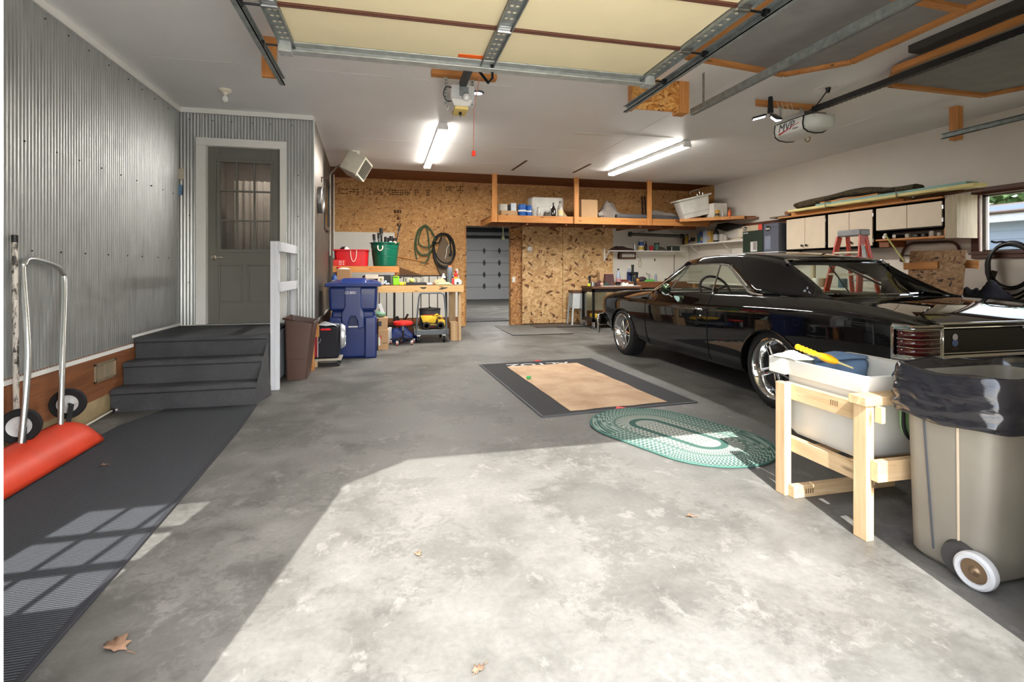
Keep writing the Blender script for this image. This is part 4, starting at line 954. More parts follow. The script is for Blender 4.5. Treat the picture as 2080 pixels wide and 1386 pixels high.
# clock, framed board, bracket on the closet side
yk = 6.98; c = V(wallx(yk)+.006, yk, 2.085)
t = thing('wall_clock', 'round silver rimmed wall clock on the side wall beside the corrugated corner', 'clock', c)
MB().lathe([(.168, 0), (.172, .02), (.170, .055), (.158, .062), (.150, .05)], c, (1, 0, 0), 40).build('rim', M('clock_silver', (150, 150, 150), .35, .9), t)
MB().lathe([(.15, .045), (0, .046)], c, (1, 0, 0), 40).build('dial', M('clock_dial', (40, 38, 36), .5), t)
MB().beam(c+V(.05, 0, 0), c+V(.05, .06, .05), .008, .003, (1, 0, 0)).beam(c+V(.05, 0, 0), c+V(.05, -.02, .11), .006, .003, (1, 0, 0)).build('clock_hands', trim_white, t)
t = thing('picture_frame', 'narrow dark framed mirror on the side wall beyond the clock', 'frame', (wallx(8.3), 8.3, 1.79))
m = MB(); x0 = wallx(8.3)+.004
for (a0, a1, b0, b1) in ((7.98, 8.66, 2.50, 2.57), (7.98, 8.66, 1.79, 1.86), (7.98, 8.05, 1.86, 2.5), (8.59, 8.66, 1.86, 2.5)): m.box(x0-.015, x0+.03, a0, a1, b0, b1)
m.build('frame', M('frame_dark', (44, 42, 40), .35), t, bevel=.005); MB().box(x0-.005, x0+.012, 8.03, 8.61, 1.84, 2.52).build('mirror', M('mirror_dim', (120, 118, 114), .08, 1., var=0), t)
yk = 7.5; x0 = wallx(yk)
tag(MB().box(x0-.0, x0+.012, yk-.02, yk+.02, 2.40, 2.47).tube([(x0+.01, yk, 2.46), (x0+.09, yk, 2.47), (x0+.10, yk, 2.49)], .007, 6).build('wall_hook', M('hook_brown', (84, 66, 54), .5)), 'small dark wall hook above the clock on the side wall', 'hook')
# ================================================================== LEFT SIDE: steps, rail, mats, bins, workbench
def carpet(name, c1, c2, s=260):
    m, nt, b = new_mat(name); vec = coord(nt); f = noise(nt, vec, s, 3, .7); g = noise(nt, vec, 3.5, 5, .6)
    r = ramp(nt, [(.25, lin(c1)), (.75, lin(c2))]); nt.links.new(f, r.inputs[0])
    r2 = ramp(nt, [(.3, (.78,)*3), (.7, (1.15,)*3)]); nt.links.new(g, r2.inputs[0])
    nt.links.new(mix(nt, 1., r.outputs[0], r2.outputs[0], 'MULTIPLY'), b.inputs['Base Color']); b.inputs['Roughness'].default_value = .95; b.inputs['Specular IOR Level'].default_value = .15
    bump(nt, b, f, .8, .004); return m
step_c = carpet('step_carpet', (56, 57, 59), (94, 95, 98))
sx0, sx1 = XL+.012, -1.141
st = thing('entry_steps', 'three charcoal carpeted steps up to the grey entry door', 'steps', (-1.65, 5.6, 0))
def tread(name, y0, y1, z0, z1, x1, ch=0.):
    r = .03; prof = [(y0+.012, z0), (y0+.012, z1-.05), (y0-.006, z1-.035)]+[(y0-.006+r-r*math.cos(a), z1-r+r*math.sin(a)) for a in [PI/2*i/6 for i in range(7)]]+[(y1, z1), (y1, z0)]
    m = MB().prism(prof, sx0, x1, 'yz')
    if ch: m.v = [V(p.x, p.y+ch*max(0, (p.x-(x1-.10))/.10) if p.y < y0+.1 and p.x > x1-.11 else p.y, p.z) for p in m.v]; m.v = [V(x1 if p.x > -1.3 else p.x, p.y, p.z) for p in m.v]
    return m.build(name, step_c, st, ang=50)
tread('step', 4.955, 5.165, 0, .19, -1.141); tread('step', 5.165, 5.385, 0, .382, -1.141); tread('landing', 5.385, YC-.022, 0, .568, -1.141)
MB().add([(-1.14, 4.96, 0), (-1.14, 5.36, 0), (-1.085, 5.30, 0), (-1.14, 4.97, .17), (-1.14, 5.38, .50), (-1.12, 5.2, .30)], [(0, 2, 5, 3), (2, 1, 4, 5), (3, 5, 4), (0, 3, 4, 1)]).build('carpet_flap', step_c, st)
MB().box(-1.140, -1.118, 5.60, YC-.03, .04, .54).build('side_board', M('side_board', (128, 132, 140), .6), st)
rl = thing('handrail', 'white painted wooden handrail with two boards beside the carpeted steps', 'handrail', (-1.09, 5.9, 0))
MB().box(-1.137, -1.096, 5.50, 5.545, 0, 1.478).box(-1.096, -1.055, 5.50, 5.545, 0, 1.478).build('post', rail_white, rl, bevel=.003)
for z in (1.375, .975): MB().box(-1.055, -1.03, 5.48, YC-.03, z, z+.095).build('rail_board', rail_white, rl, bevel=.003)
MB().box(-1.10, -1.056, YC-.07, YC-.03, .57, 1.478).build('wall_post', rail_white, rl, bevel=.003)
# runner
def rib_carpet():
    m, nt, b = new_mat('runner_pile'); vec = coord(nt); wv = nt.nodes.new('ShaderNodeTexWave'); wv.inputs['Scale'].default_value = 26; wv.inputs['Distortion'].default_value = 1.2; wv.inputs['Detail'].default_value = 3; wv.bands_direction = 'Y'
    nt.links.new(vec, wv.inputs['Vector']); f = noise(nt, vec, 190, 3, .7)
    o = mix(nt, .5, wv.outputs['Fac'], f); r = ramp(nt, [(.3, lin((34, 36, 38))), (.72, lin((80, 83, 88)))]); nt.links.new(o, r.inputs[0])
    nt.links.new(r.outputs[0], b.inputs['Base Color']); b.inputs['Roughness'].default_value = .95; b.inputs['Specular IOR Level'].default_value = .2; bump(nt, b, o, .6, .004); return m
poly = [(-1.85, 4.945), (-1.135, 4.925), (-1.085, 4.2), (-1.062, 3.2), (-1.05, 2.4), (-1.035, 1.25), (-2.08, 1.25), (-2.06, 3.2), (-2.0, 4.5)]
t = thing('runner_rug', 'long dark charcoal runner rug leading to the carpeted steps', 'rug', (-1.55, 3.1, 0))
MB().prism(poly, .001, .010, 'xy').build('pile', rib_carpet(), t, bevel=.003)
MB().prism([(-1.095, 4.2), (-1.072, 3.2), (-1.06, 2.4), (-1.045, 1.25), (-1.018, 1.25), (-1.036, 2.4), (-1.05, 3.2), (-1.075, 4.2), (-1.12, 4.92), (-1.14, 4.92)][::-1], .001, .0125, 'xy').build('binding', M('rug_binding', (40, 41, 46), .8), t, bevel=.003)
# foundation vent
y0, y1, z0, z1 = 4.73, 5.05, .29, .445
t = thing('floor_vent', 'tan louvred vent low in the plywood beside the steps', 'vent', (XL+.005, 4.89, .29))
m = MB()
for a in ((y0, y1, z0, z0+.02), (y0, y1, z1-.02, z1), (y0, y0+.02, z0, z1), (y1-.02, y1, z0, z1)): m.box(XL+.001, XL+.016, *a)
m.build('frame', M('vent_tan', (150, 132, 108), .5, .3), t, bevel=.003)
MB().box(XL+.002, XL+.006, y0+.02, y1-.02, z0+.02, z1-.02).build('damper', M('vent_plate', (170, 156, 132), .5, .3), t)
m = MB()
for i in range(7): m.obox((XL+.009, y0+.04+i*.019, (z0+z1)/2), (.003, .012, .105), Matrix.Rotation(.6, 3, 'Z'))
m.build('louvre', M('vent_tan', (0, 0, 0)), t)
# cable at the wall foot
pts = [at(u, v, Z=.02) for u, v in ((46, 936), (79, 917), (138, 887), (180, 862), (217, 835), (243, 831))]; pts[-1] = V(-2.2, 4.93, .03)
pts = [V(max(p.x, XL+.03), p.y, p.z) for p in pts]
t = tag(MB().tube(smooth_path(pts, 6), .008, 8).build('cable', M('cable_white', (206, 200, 188), .5)), 'white cable with black clips along the foot of the left wall', 'cable')
for p in (pts[2], pts[4]): MB().box(p.x-.012, p.x+.012, p.y-.012, p.y+.012, .0, .036).build('clip', black_pl, t, bevel=.003)
# snow pusher
sp = thing('snow_pusher', 'wheeled snow pusher with orange blade and silver handle against the left wall', 'snow pusher', (-2.0, 3.6, 0))
prof = []
for i in range(11): a = math.radians(2+94*i/10); prof.append((-2.10+.19*math.cos(a), .016+.172*math.sin(a)))
rows = []
for y in [2.75+i*(4.11-2.75)/24 for i in range(25)]:
    k = max(0, (y-3.975)/.135); f = 1-.45*(1-math.sqrt(max(0, 1-k*k))); rows.append([(p[0], y, .012+(p[1]-.012)*f) for p in prof])
MB().grid(rows).build('blade', M('blade_orange', (206, 62, 34), .45, var=.12, vs=4), sp, solid=.006, ang=70)
MB().box(-2.13, -2.09, 3.3, 4.02, .165, .18).build('blade_bracket', dark_steel, sp)
yr_, yl_ = 3.95, 3.58
Rt, Rb, Lt, Lb = V(-2.215, 4.255, 1.10), V(-2.08, yr_, .18), V(-2.215, 3.83, 1.17), V(-2.08, yl_, .18)
pts = [Rb, Rb.lerp(Rt, .5), Rt, Rt+V(-.004, -.02, .075), Rt+V(-.006, -.085, .12), Lt+V(-.006, .085, .095), Lt+V(-.004, .02, .06), Lt, Lb.lerp(Lt, .5)+V(.03, 0, 0), Lb]
MB().tube(smooth_path(pts, 7), .0165, 12).build('handle', M('handle_alloy', (206, 208, 206), .28, .9, var=.05), sp)
def pwheel(y, z):
    w = MB().lathe([(.060, -.018), (.095, -.022), (.102, -.012), (.102, .012), (.095, .022), (.060, .018)], (-2.12, y, z), (.25, -1, .0), 28, cap=False).build('wheel', black_rub, sp)
    MB().lathe([(.0, .022), (.018, .022), (.02, .014), (.05, .010), (.064, .018), (.064, -.016), (0, -.016)], (-2.12, y, z), (.25, -1, 0), 28).build('hub', M('hub_grey', (200, 200, 198), .45), w)
    m = MB()
    for k in range(5): a = 2*PI*k/5; m.beam(V(-2.12, y, z)+V(.25, -1, 0).normalized()*.012+V(math.cos(a)*.02, 0, math.sin(a)*.02), V(-2.12, y, z)+V(.25, -1, 0).normalized()*.014+V(math.cos(a)*.055, 0, math.sin(a)*.055), .008, .006, (.25, -1, 0))
    m.build('wheel_rib', M('hub_grey', (200, 200, 198), .45), w)
    return w
for y, z, yb in ((4.11, .285, 3.98), (3.64, .272, 3.56)):
    pwheel(y, z); MB().beam((-2.085, y-.03, z), (-2.06, yb, .14), .028, .012, (.3, -1, 0)).cyl((-2.15, y+.03, z), (-2.08, y-.045, z), .009).build('wheel_arm', black_pl, sp, bevel=.002)
# pole
m_, nt_, b_ = new_mat('birch_pole'); f_ = noise(nt_, coord(nt_, (1, 1, .35)), 30, 4, .7); r_ = ramp(nt_, [(.40, lin((60, 54, 48))), (.5, lin((216, 208, 196)))]); nt_.links.new(f_, r_.inputs[0]); nt_.links.new(r_.outputs[0], b_.inputs['Base Color'])
t = thing('long_pole', 'weathered pale pole with black cap standing against the left wall', 'pole', (-2.225, 3.79, 0))
MB().cyl((-2.225, 3.79, 0), (-2.235, 3.79, 1.37), .0155, n=14).build('shaft', m_, t); MB().cyl((-2.235, 3.79, 1.365), (-2.2353, 3.79, 1.41), .017, n=14).build('end_cap', black_pl, t)
# phone / thermostat by the door corner
a = at(362, 352, Y=YC-.01)
t = tag(MB().box(a.x-.04+.03, a.x+.06, YC-.035, YC-.008, a.z-.07, a.z+.05).build('thermostat', M('beige_plastic', (206, 196, 176), .5), bevel=.004), 'small beige thermostat on the corrugated wall left of the grey door', 'thermostat')
MB().box(a.x+.01, a.x+.04, YC-.03, YC-.01, a.z-.24, a.z-.13).build('blue_tag', M('tag_blue', (110, 150, 190), .6), t)
# brown waste bin
def tapered(mb, x0, x1, y0, y1, z0, z1, tx, ty, r=.03, wall=.008):
    """open-topped tapering rounded box: outside and inside"""
    def ring(f, z, ins):
        cx, cy = (x0+x1)/2, (y0+y1)/2; hx, hy = (x1-x0)/2*f[0]-ins, (y1-y0)/2*f[1]-ins; out = []
        for qx, qy, a0 in ((1, 1, 0), (-1, 1, 90), (-1, -1, 180), (1, -1, 270)):
            for k in range(5): a = math.radians(a0+22.5*k); out.append((cx+qx*(hx-r)+r*math.cos(a), cy+qy*(hy-r)+r*math.sin(a), z))
        return out
    rws = [ring((tx, ty), z0, 0)]
    for k in range(1, 5): t = k/4; rws.append(ring((tx+(1-tx)*t, ty+(1-ty)*t), z0+(z1-z0)*t, 0))
    rws.append(ring((1, 1), z1, wall)); rws.append(ring((tx, ty), z0+wall*2, wall))
    mb.grid(rws, close_u=True, cap=True); return mb
bin_b = M('bin_brown', (84, 62, 54), .4, var=.06)
t = thing('waste_bin', 'tall dark brown plastic bin standing beside the white handrail', 'bin', (-.99, 6.1, 0))
m = tapered(MB(), -1.085, -.79, 5.93, 6.33, 0, .665, .70, .82, .025)
m.v = [V(p.x-.035*(1-p.z/.66), p.y, p.z - (.05*(p.x+1.09)/.29 if p.z > .6 else 0) + (.03*math.sin(PI*(p.x+1.09)/.29) if p.z > .6 and p.y > 6.1 else 0)) for p in m.v]
m.build('bin_body', bin_b, t, ang=60)
def bt(px, py, z): return V(px-.035*(1-z/.66), py, z)
MB().tube([V(-1.095, 5.925, .668), V(-.795, 5.925, .612), V(-.795, 6.335, .612), V(-1.095, 6.335, .668)], .012, 8, closed=True).build('rim', bin_b, t)
MB().box(-1.06, -.88, 5.952, 5.962, .225, .231).build('groove', M('bin_groove', (56, 40, 36), .5), t)
# cooler bag on a wooden dolly
t = thing('rolling_bag', 'navy and red insulated bag with silver lining in front of the blue bin', 'bag', (-.72, 6.85, .08))
x0, x1, y0, y1 = -.90, -.60, 6.68, 6.96
navy = M('bag_navy', (24, 26, 34), .75, bumps=.2, bs=120); redc = M('bag_red', (150, 20, 40), .6); silv = M('bag_silver', (206, 210, 216), .3, .6, bumps=.5, bs=30)
MB().box(x0, x1, y0, y1, .10, .49).build('bag_body', navy, t, bevel=.025, seg=3)
MB().box(x0-.004, x0+.055, y0-.012, y0+.02, .12, .48).build('side_panel', redc, t, bevel=.01)
MB().box(x0+.055, x0+.063, y0-.015, y0+.02, .12, .48).build('piping', trim_white, t, bevel=.003)
MB().box(x0+.09, x0+.21, y0-.018, y0+.005, .445, .47).build('grab_handle', M('handle_redcloth', (214, 24, 40), .6), t, bevel=.008)
MB().tube(smooth_path([(x0+.062, y0-.016, .33), (x0+.07, y0-.02, .30), (x0+.085, y0-.02, .31), (x0+.095, y0-.018, .35)], 5), .004, 6).build('zip_pull', brushed, t)
m = MB(); R_ = []
for i in range(9):
    u = i/8; R_.append([(x0+.01+(x1-x0-.02)*u, y0+.01+(y1-y0-.02)*v, .485+.045*math.sin(PI*u)*(.6+.4*math.sin(v*7))+.012*math.sin(9*u+5*v)) for v in [k/8 for k in range(9)]])
m.grid(R_).build('lining', silv, t, solid=.004)
m = MB(); R_ = []
for i in range(13):
    a = 2*PI*i/12; R_.append([(x1+.02+.045*k, y0+.10+.085*math.cos(a)*(1-.1*k), .36+.16*math.sin(a)*(1-.2*k)) for k in (0, .5, 1, 1.2)])
m.grid(R_).build('silver_flap', silv, t, solid=.006); MB().ell((x1+.045, y0+.10, .36), .012, .05, .10).build('mesh_pocket', M('mesh_dark', (54, 56, 62), .8), t)
t2 = thing('wooden_dolly', 'small wooden dolly with dark casters carrying the navy bag', 'dolly', (-.74, 6.82, 0))
MB().box(x0-.02, x1+.03, y0-.01, y1, .075, .098).build('board', M('dolly_edge', (176, 168, 152), .6), t2)
MB().box(x0+.01, x0+.055, y0+.0, y0+.05, 0, .075).build('wood_foot', pine, t2)
for x, y in ((x1-.0, y0+.03), (x1+.0, y1-.06)):
    c = MB().cyl((x-.012, y, .034), (x+.012, y, .034), .034, n=16).build('caster', M('caster_dark', (44, 44, 48), .5), t2); MB().box(x-.018, x+.018, y-.015, y+.02, .05, .076).build('fork', dark_steel, c)
# blue wheeled bin
tb = M('bin_blue', (30, 50, 112), .3, var=.05, coat=.3)
t = thing('wheeled_bin', 'big blue wheeled refuse bin standing before the left workbench', 'bin', (-.46, 7.55, 0))
bx0, bx1, by0, by1 = -.765, -.155, 7.20, 7.92
def hexa(m, b, tp, z0, z1):
    (a0, a1, c0, c1), (d0, d1, e0, e1) = b, tp
    return m.add([(a0, c0, z0), (a1, c0, z0), (a1, c1, z0), (a0, c1, z0), (d0, e0, z1), (d1, e0, z1), (d1, e1, z1), (d0, e1, z1)], [(0, 3, 2, 1), (4, 5, 6, 7), (0, 1, 5, 4), (1, 2, 6, 5), (2, 3, 7, 6), (3, 0, 4, 7)])
m = MB(); hexa(m, (bx0+.03, bx1-.03, by0+.04, by1-.10), (bx0+.02, bx1-.02, by0+.02, by1-.02), .0, .64); hexa(m, (bx0+.0, bx1-.0, by0-.005, by1-.02), (bx0-.01, bx1+.01, by0-.02, by1), .64, .965)
m.build('bin_body', tb, t, bevel=.035, seg=3)
MB().box(bx0+.0, bx0+.16, by0-.012, by0+.03, .0, .56).build('corner_rib', tb, t, bevel=.03, seg=3); MB().box(bx1-.16, bx1+.0, by0-.012, by0+.03, .0, .56).build('corner_rib', tb, t, bevel=.03, seg=3)
m = MB(); m.prism([(bx0+.20, .965), (bx0+.20, .70), (bx0+.16, .62), (bx0+.16, .42), (bx0+.245, .40), (bx0+.245, .50), (bx0+.28, .57), (bx1-.28+.0, .57), (bx1-.245, .50), (bx1-.245, .40), (bx1-.16, .42), (bx1-.16, .62), (bx1-.20, .70), (bx1-.20, .965)], by0-.045, by0+.03, 'xz')
m.build('front_panel', tb, t, bevel=.012, seg=3)
MB().cyl((bx0+.235, by0-.025, .43), (bx1-.235, by0-.025, .43), .012, n=12).build('grab_bar', M('bar_white', (214, 216, 220), .3, .4), t)
MB().box(bx0+.25, bx1-.25, by0+.01, by0+.028, .44, .555).build('pocket', M('bin_blue_deep', (26, 38, 84), .5), t)
m = MB(); hexa(m, (bx0-.06, bx1+.06, by0-.055, by1+.03), (bx0-.05, bx1+.05, by0-.045, by1+.03), .965, 1.015); hexa(m, (bx0-.03, bx1+.03, by0-.02, by1+.02), (bx0+.06, bx1-.06, by0+.14, by1-.03), 1.015, 1.05)
hexa(m, (bx0+.13, bx1-.13, by0+.0, by1), (bx0+.15, bx1-.15, by0+.08, by1-.04), 1.015, 1.072); m.build('lid', tb, t, bevel=.012, seg=3)
MB().cyl((bx0-.0, by1-.06, .12), (bx0+.07, by1-.06, .12), .12, n=24).build('wheel', black_rub, t); MB().cyl((bx1-.07, by1-.06, .12), (bx1+.0, by1-.06, .12), .12, n=24).build('wheel', black_rub, t)
text('stamped_number', '1218001', .052, M('stamp_white', (232, 236, 244), .5), axes((-.49, by0-.0465, .885), (1, 0, 0), (0, 0, 1)), t, sx=.85)
# leaning boards behind the bin
t = tag(MB().beam((-.915, 7.06, 0), (-.925, 7.16, 1.0), .05, .02, (1, 0, 0)).build('leaning_stake', fir_z), 'wooden stake leaning on the side wall behind the navy bag', 'stake')
t = tag(MB().beam((-.905, 7.25, 0), (-.935, 7.33, .98), .03, .10, (0, 1, 0)).build('leaning_board', M('grey_board', (120, 104, 88), .8)), 'weathered board leaning on the side wall left of the blue bin', 'board')
# stack of cartons beside the bin
t = tag(MB().box(-.148, .0, 7.86, 8.12, 0, .30).build('carton', card, bevel=.004), 'cardboard carton with red print on the floor right of the blue bin', 'box')
MB().box(-.146, -.118, 7.8585, 7.8595, .07, .19).build('print_white', trim_white, t); MB().box(-.118, -.10, 7.8585, 7.8595, .16, .22).build('print_red', M('print_red', (196, 70, 50), .6), t); MB().box(-.09, -.02, 7.8585, 7.8595, .10, .108).build('print_line', M('print_dark', (60, 62, 70), .6), t)
t = tag(MB().box(-.146, -.012, 7.87, 8.12, .30, .475).build('carton', card, bevel=.004), 'upper cardboard carton with dark print, stacked right of the blue bin', 'box')
MB().box(-.145, -.10, 7.8685, 7.8695, .355, .425).build('print_dark', M('print_dark', (60, 62, 70), .6), t)
t = tag(MB().ell((-.12, 7.98, .525), .085, .08, .05).build('packed_bag', M('bag_green', (120, 160, 130), .5)), 'soft green and white bag lying on the upper carton', 'bag')
MB().obox((-.105, 7.93, .60), (.05, .012, .17), Matrix.Rotation(-.35, 3, 'Y')).build('paper_tag', trim_white, t, bevel=.004)
# ---------------------------------------------------------------- the workbench
wb = thing('workbench', 'rough pine workbench along the strand board wall on the left', 'workbench', (.2, 8.95, 0))
BX0, BX1, BY0, BY1, BZ = -.90, 1.225, 8.585, 9.50, .935
MB().box(BX0, BX1-.015, BY0+.01, BY1, BZ-.02, BZ).build('worktop', ply_br, wb)
MB().box(BX0, BX1, BY0-.022, BY0+.012, BZ-.115, BZ-.006).build('front_rail', pine_x, wb, bevel=.002)
MB().box(BX1-.045, BX1-.008, BY0+.012, BY1, BZ-.115, BZ-.022).build('end_rail', pine_y, wb, bevel=.002)
for x0, x1, y0, y1 in ((1.14, 1.185, 8.60, 8.69), (1.07, 1.19, 9.38, 9.42), (BX0+.01, BX0+.06, 8.60, 8.69), (BX0+.01, BX0+.06, 9.38, 9.47)): MB().box(x0, x1, y0, y1, 0, BZ-.022).build('leg', pine, wb, bevel=.002)
MB().prism([(.50, .905), (.60, .905), (.615, .895), (.565, .87), (.52, .885)], BY0-.0235, BY0-.0222, 'xz').prism([(.80, .868), (.86, .895), (.955, .90), (.95, .885), (.86, .86)], BY0-.0235, BY0-.0222, 'xz').build('stain', M('oil_stain', (70, 62, 58), .8), wb)
sh = thing('bench_shelf', 'raised wooden shelf standing on the workbench under the red tub', 'shelf', (-.36, 9.2, BZ))
SZ = 1.25
MB().box(-.90, .17, 9.0, 9.50, SZ-.02, SZ).build('shelf_board', ply_br, sh); MB().box(-.90, .175, 8.975, 9.0, SZ-.105, SZ).build('front_rail', fir_x, sh, bevel=.002)
for x in (-.88, .11): MB().box(x, x+.045, 9.02, 9.10, BZ, SZ-.02).build('leg', fir_z, sh); MB().box(x, x+.045, 9.40, 9.48, BZ, SZ-.02).build('leg', fir_z, sh)
# red tub, green tub with sticks
t = thing('red_tub', 'red plastic tub with white rope handle beside the green tub', 'tub', (-.6, 9.25, SZ))
tapered(MB(), -.885, -.335, 9.02, 9.48, SZ+.001, 1.52, .95, .93, .05).build('tub_body', red_pl, t, ang=60)
MB().tube([(-.89, 9.015, 1.52), (-.33, 9.015, 1.52), (-.33, 9.485, 1.52), (-.89, 9.485, 1.52)], .012, 8, closed=True).build('rim', red_pl, t)
MB().tube(smooth_path([(-.62, 9.012, 1.52), (-.615, 9.004, 1.43), (-.59, 9.003, 1.345), (-.565, 9.003, 1.33), (-.54, 9.003, 1.36), (-.525, 9.004, 1.43), (-.522, 9.012, 1.52)], 5), .006, 8).build('rope_handle', M('rope', (224, 206, 186), .8), t)
t = tag(MB().box(-.893, -.70, 8.985, 9.010, SZ+.001, 1.355).build('red_carton', M('carton_red', (204, 44, 36), .5), bevel=.003), 'flat bright red carton with white print in front of the red tub', 'box')
m = MB()
for k in range(3): m.box(-.80, -.755, 8.983, 8.985, 1.275+k*.026, 1.283+k*.026).box(-.735, -.722, 8.983, 8.985, 1.272+k*.026, 1.286+k*.026)
m.build('print', trim_white, t)
t = thing('dark_helmet', 'dark helmet with a white band peeking over the red tub', 'helmet', (-.74, 9.3, 1.45))
MB().ell((-.74, 9.25, 1.50), .085, .085, .09).build('shell', M('helmet_dark', (40, 30, 36), .3), t); MB().ell((-.705, 9.24, 1.50), .06, .088, .085).build('band', trim_white, t)
gt = M('tub_green', (10, 98, 74), .32, var=.05)
t = thing('green_tub', 'round dark green tub with white rope handle, full of dark sticks', 'tub', (-.06, 9.24, SZ))
c = V(-.06, 9.24, SZ+.001)
MB().lathe([(.185, 0), (.195, .005), (.215, .17), (.213, .175), (.218, .18), (.228, .30), (.226, .305), (.232, .31), (.238, .385), (.255, .39), (.256, .405), (.245, .41), (.235, .40), (.19, .02), (0, .015)], c, (0, 0, 1), 40).build('tub_body', gt, t, ang=25)
MB().tube(smooth_path([(-.175, 9.02, 1.60), (-.178, 9.003, 1.565), (-.165, 9.0, 1.53), (-.14, 8.998, 1.515), (-.11, 8.998, 1.53), (-.097, 9.0, 1.565), (-.10, 9.017, 1.60)], 5), .011, 8).build('rope_handle', M('rope', (224, 206, 186)), t)
st_ = random.getstate(); random.seed(11)
blk = M('stick_black', (26, 26, 28), .45)
tools = [((-.20, 9.16), (-.245, 9.13), 1.80, .022), ((-.15, 9.22), (-.17, 9.2), 1.83, .018), ((-.11, 9.30), (-.125, 9.3), 1.92, .028), ((-.08, 9.2), (-.05, 9.16), 1.76, .02), ((-.02, 9.16), (.0, 9.12), 1.74, .022), ((.05, 9.22), (.19, 9.2), 1.96, .014), ((.02, 9.3), (.045, 9.32), 1.78, .03), ((.09, 9.16), (.10, 9.13), 1.74, .03)]
labs = ['tilted leftmost at the rim', 'second from the left rim', 'tallest upright at the back', 'short one before the tallest', 'short one at the middle of the rim', 'long thin one leaning far right', 'thick one behind the right rim', 'thick short one at the right rim']
for (a, b, z, r), lb in zip(tools, labs):
    p, q = V(a[0], a[1], SZ+.03), V(b[0], b[1], z); m = MB().cyl(p, q, r*.55, r*.7, n=10); d = (q-p).normalized(); m.cyl(q-d*.10, q-d*.0, r*1.05, r*1.15, n=12)
    o = tag(m.build('torch', blk), 'black handled stick in the green tub, '+lb, 'torch', None)
    MB().cyl(q-d*.125, q-d*.10, r*.9, r*1.0, n=12).build('grip_ring', M('ring_grey', (96, 98, 104), .4), o)
for (x, y), lb, mm in (((.035, 9.10), 'white ball', trim_white), ((.105, 9.08), 'pinkish ball', M('ball_pink', (214, 170, 150), .5))):
    tag(MB().ell((x, y, 1.655), .03, .03, .03).build('ball', mm), lb+' resting among the sticks at the rim of the green tub', 'ball')
random.setstate(st_)
# hose coils on the wall
def coil(pts_list, r, name, label, mt, cat='hose'):
    m = MB()
    for pts in pts_list: m.tube(smooth_path(pts, 6), r, 8)
    return tag(m.build(name, mt), label, cat)
def wpt(u, v, d): return at(u, v, Y=YB-d)
grn = M('hose_green', (70, 92, 62), .5)
sc_ = 1386/160
def hz(pts, d): return [at(800+x/sc_, 440+y/sc_, Y=YB-d) for x, y in pts]
L1 = hz([(540, 150), (440, 230), (385, 380), (370, 540), (390, 680), (410, 760)], .03)
L2 = hz([(545, 155), (460, 220), (410, 350), (395, 500), (420, 600), (500, 670), (590, 660), (670, 600), (720, 480), (720, 380), (670, 260), (600, 180), (545, 150)], .05)
L3 = hz([(545, 160), (480, 240), (440, 380), (440, 460), (490, 520), (570, 540), (650, 515), (700, 450), (715, 370), (650, 240), (580, 175), (545, 155)], .07)
L4 = hz([(580, 190), (600, 300), (620, 460), (625, 620), (600, 740), (540, 815), (480, 800)], .09)
L5 = hz([(400, 560), (440, 640), (520, 680), (620, 650), (700, 540)], .06)
coil([L1, L2, L3, L4, L5], .014, 'garden_hose', 'green garden hose coiled on a nail on the strand board wall', grn)
E1 = hz([(690, 460), (720, 380), (800, 310), (880, 300), (970, 330), (1040, 430), (1070, 560), (1070, 680), (1020, 780), (930, 820), (830, 790), (750, 690), (710, 560), (690, 460)], .04)
E2 = hz([(730, 420), (790, 340), (880, 320), (960, 350), (1020, 440), (1050, 560), (1050, 700), (980, 850), (880, 880), (790, 830), (730, 720), (700, 580), (715, 450)], .07)
E3 = hz([(700, 480), (690, 600), (720, 760), (790, 870), (880, 900), (960, 890)], .10)
E4 = hz([(950, 350), (985, 430), (1000, 560), (1005, 660), (985, 690), (980, 650)], .06)
E5 = hz([(840, 350), (800, 440), (760, 470), (700, 440), (680, 480)], .09)
coil([E1, E2, E3, E4, E5], .016, 'black_hose', 'black hose coil hanging right of the green garden hose', M('hose_black', (22, 22, 22), .4))
t = MB().prism([(p.x, p.z) for p in hz([(880, 340), (960, 470), (1040, 620), (1040, 760), (960, 830), (940, 1000), (900, 1080), (830, 1060), (760, 930), (740, 700), (800, 480)], .02)], YB-.045, YB-.004, 'xz').build('cloth_sack', M('sack_brown', (112, 96, 78), .9, bumps=.6, bs=14), bevel=.02)
tag(t, 'brown cloth sack hanging behind the black hose coil', 'sack')
tag(MB().tube(smooth_path(hz([(975, 490), (930, 570), (925, 650), (900, 740)], .05), 5), .006, 6).build('loose_string', trim_white), 'thin white string dangling in front of the brown sack', 'string')
tag(MB().tube([*hz([(60, 705), (300, 755), (540, 800), (610, 820)], .013)], .012, 8).build('curved_pole', fir_x), 'pale wooden pole laid behind the green tub across the wall', 'pole')
tag(MB().slab([*hz([(100, 890), (520, 1040), (520, 1060), (100, 1060)], .014)], .012).build('plywood_sheet', M('panel_brown', (120, 84, 54), .8)), 'brown plywood sheet with sloping top edge leaning behind the workbench', 'panel')
a = at(928, 551, Y=YB-.005)
tag(MB().box(a.x-.03, a.x+.03, YB-.012, YB-.001, a.z-.05, a.z+.05).build('outlet', trim_white, bevel=.003), 'white wall outlet above the right end of the workbench', 'outlet')
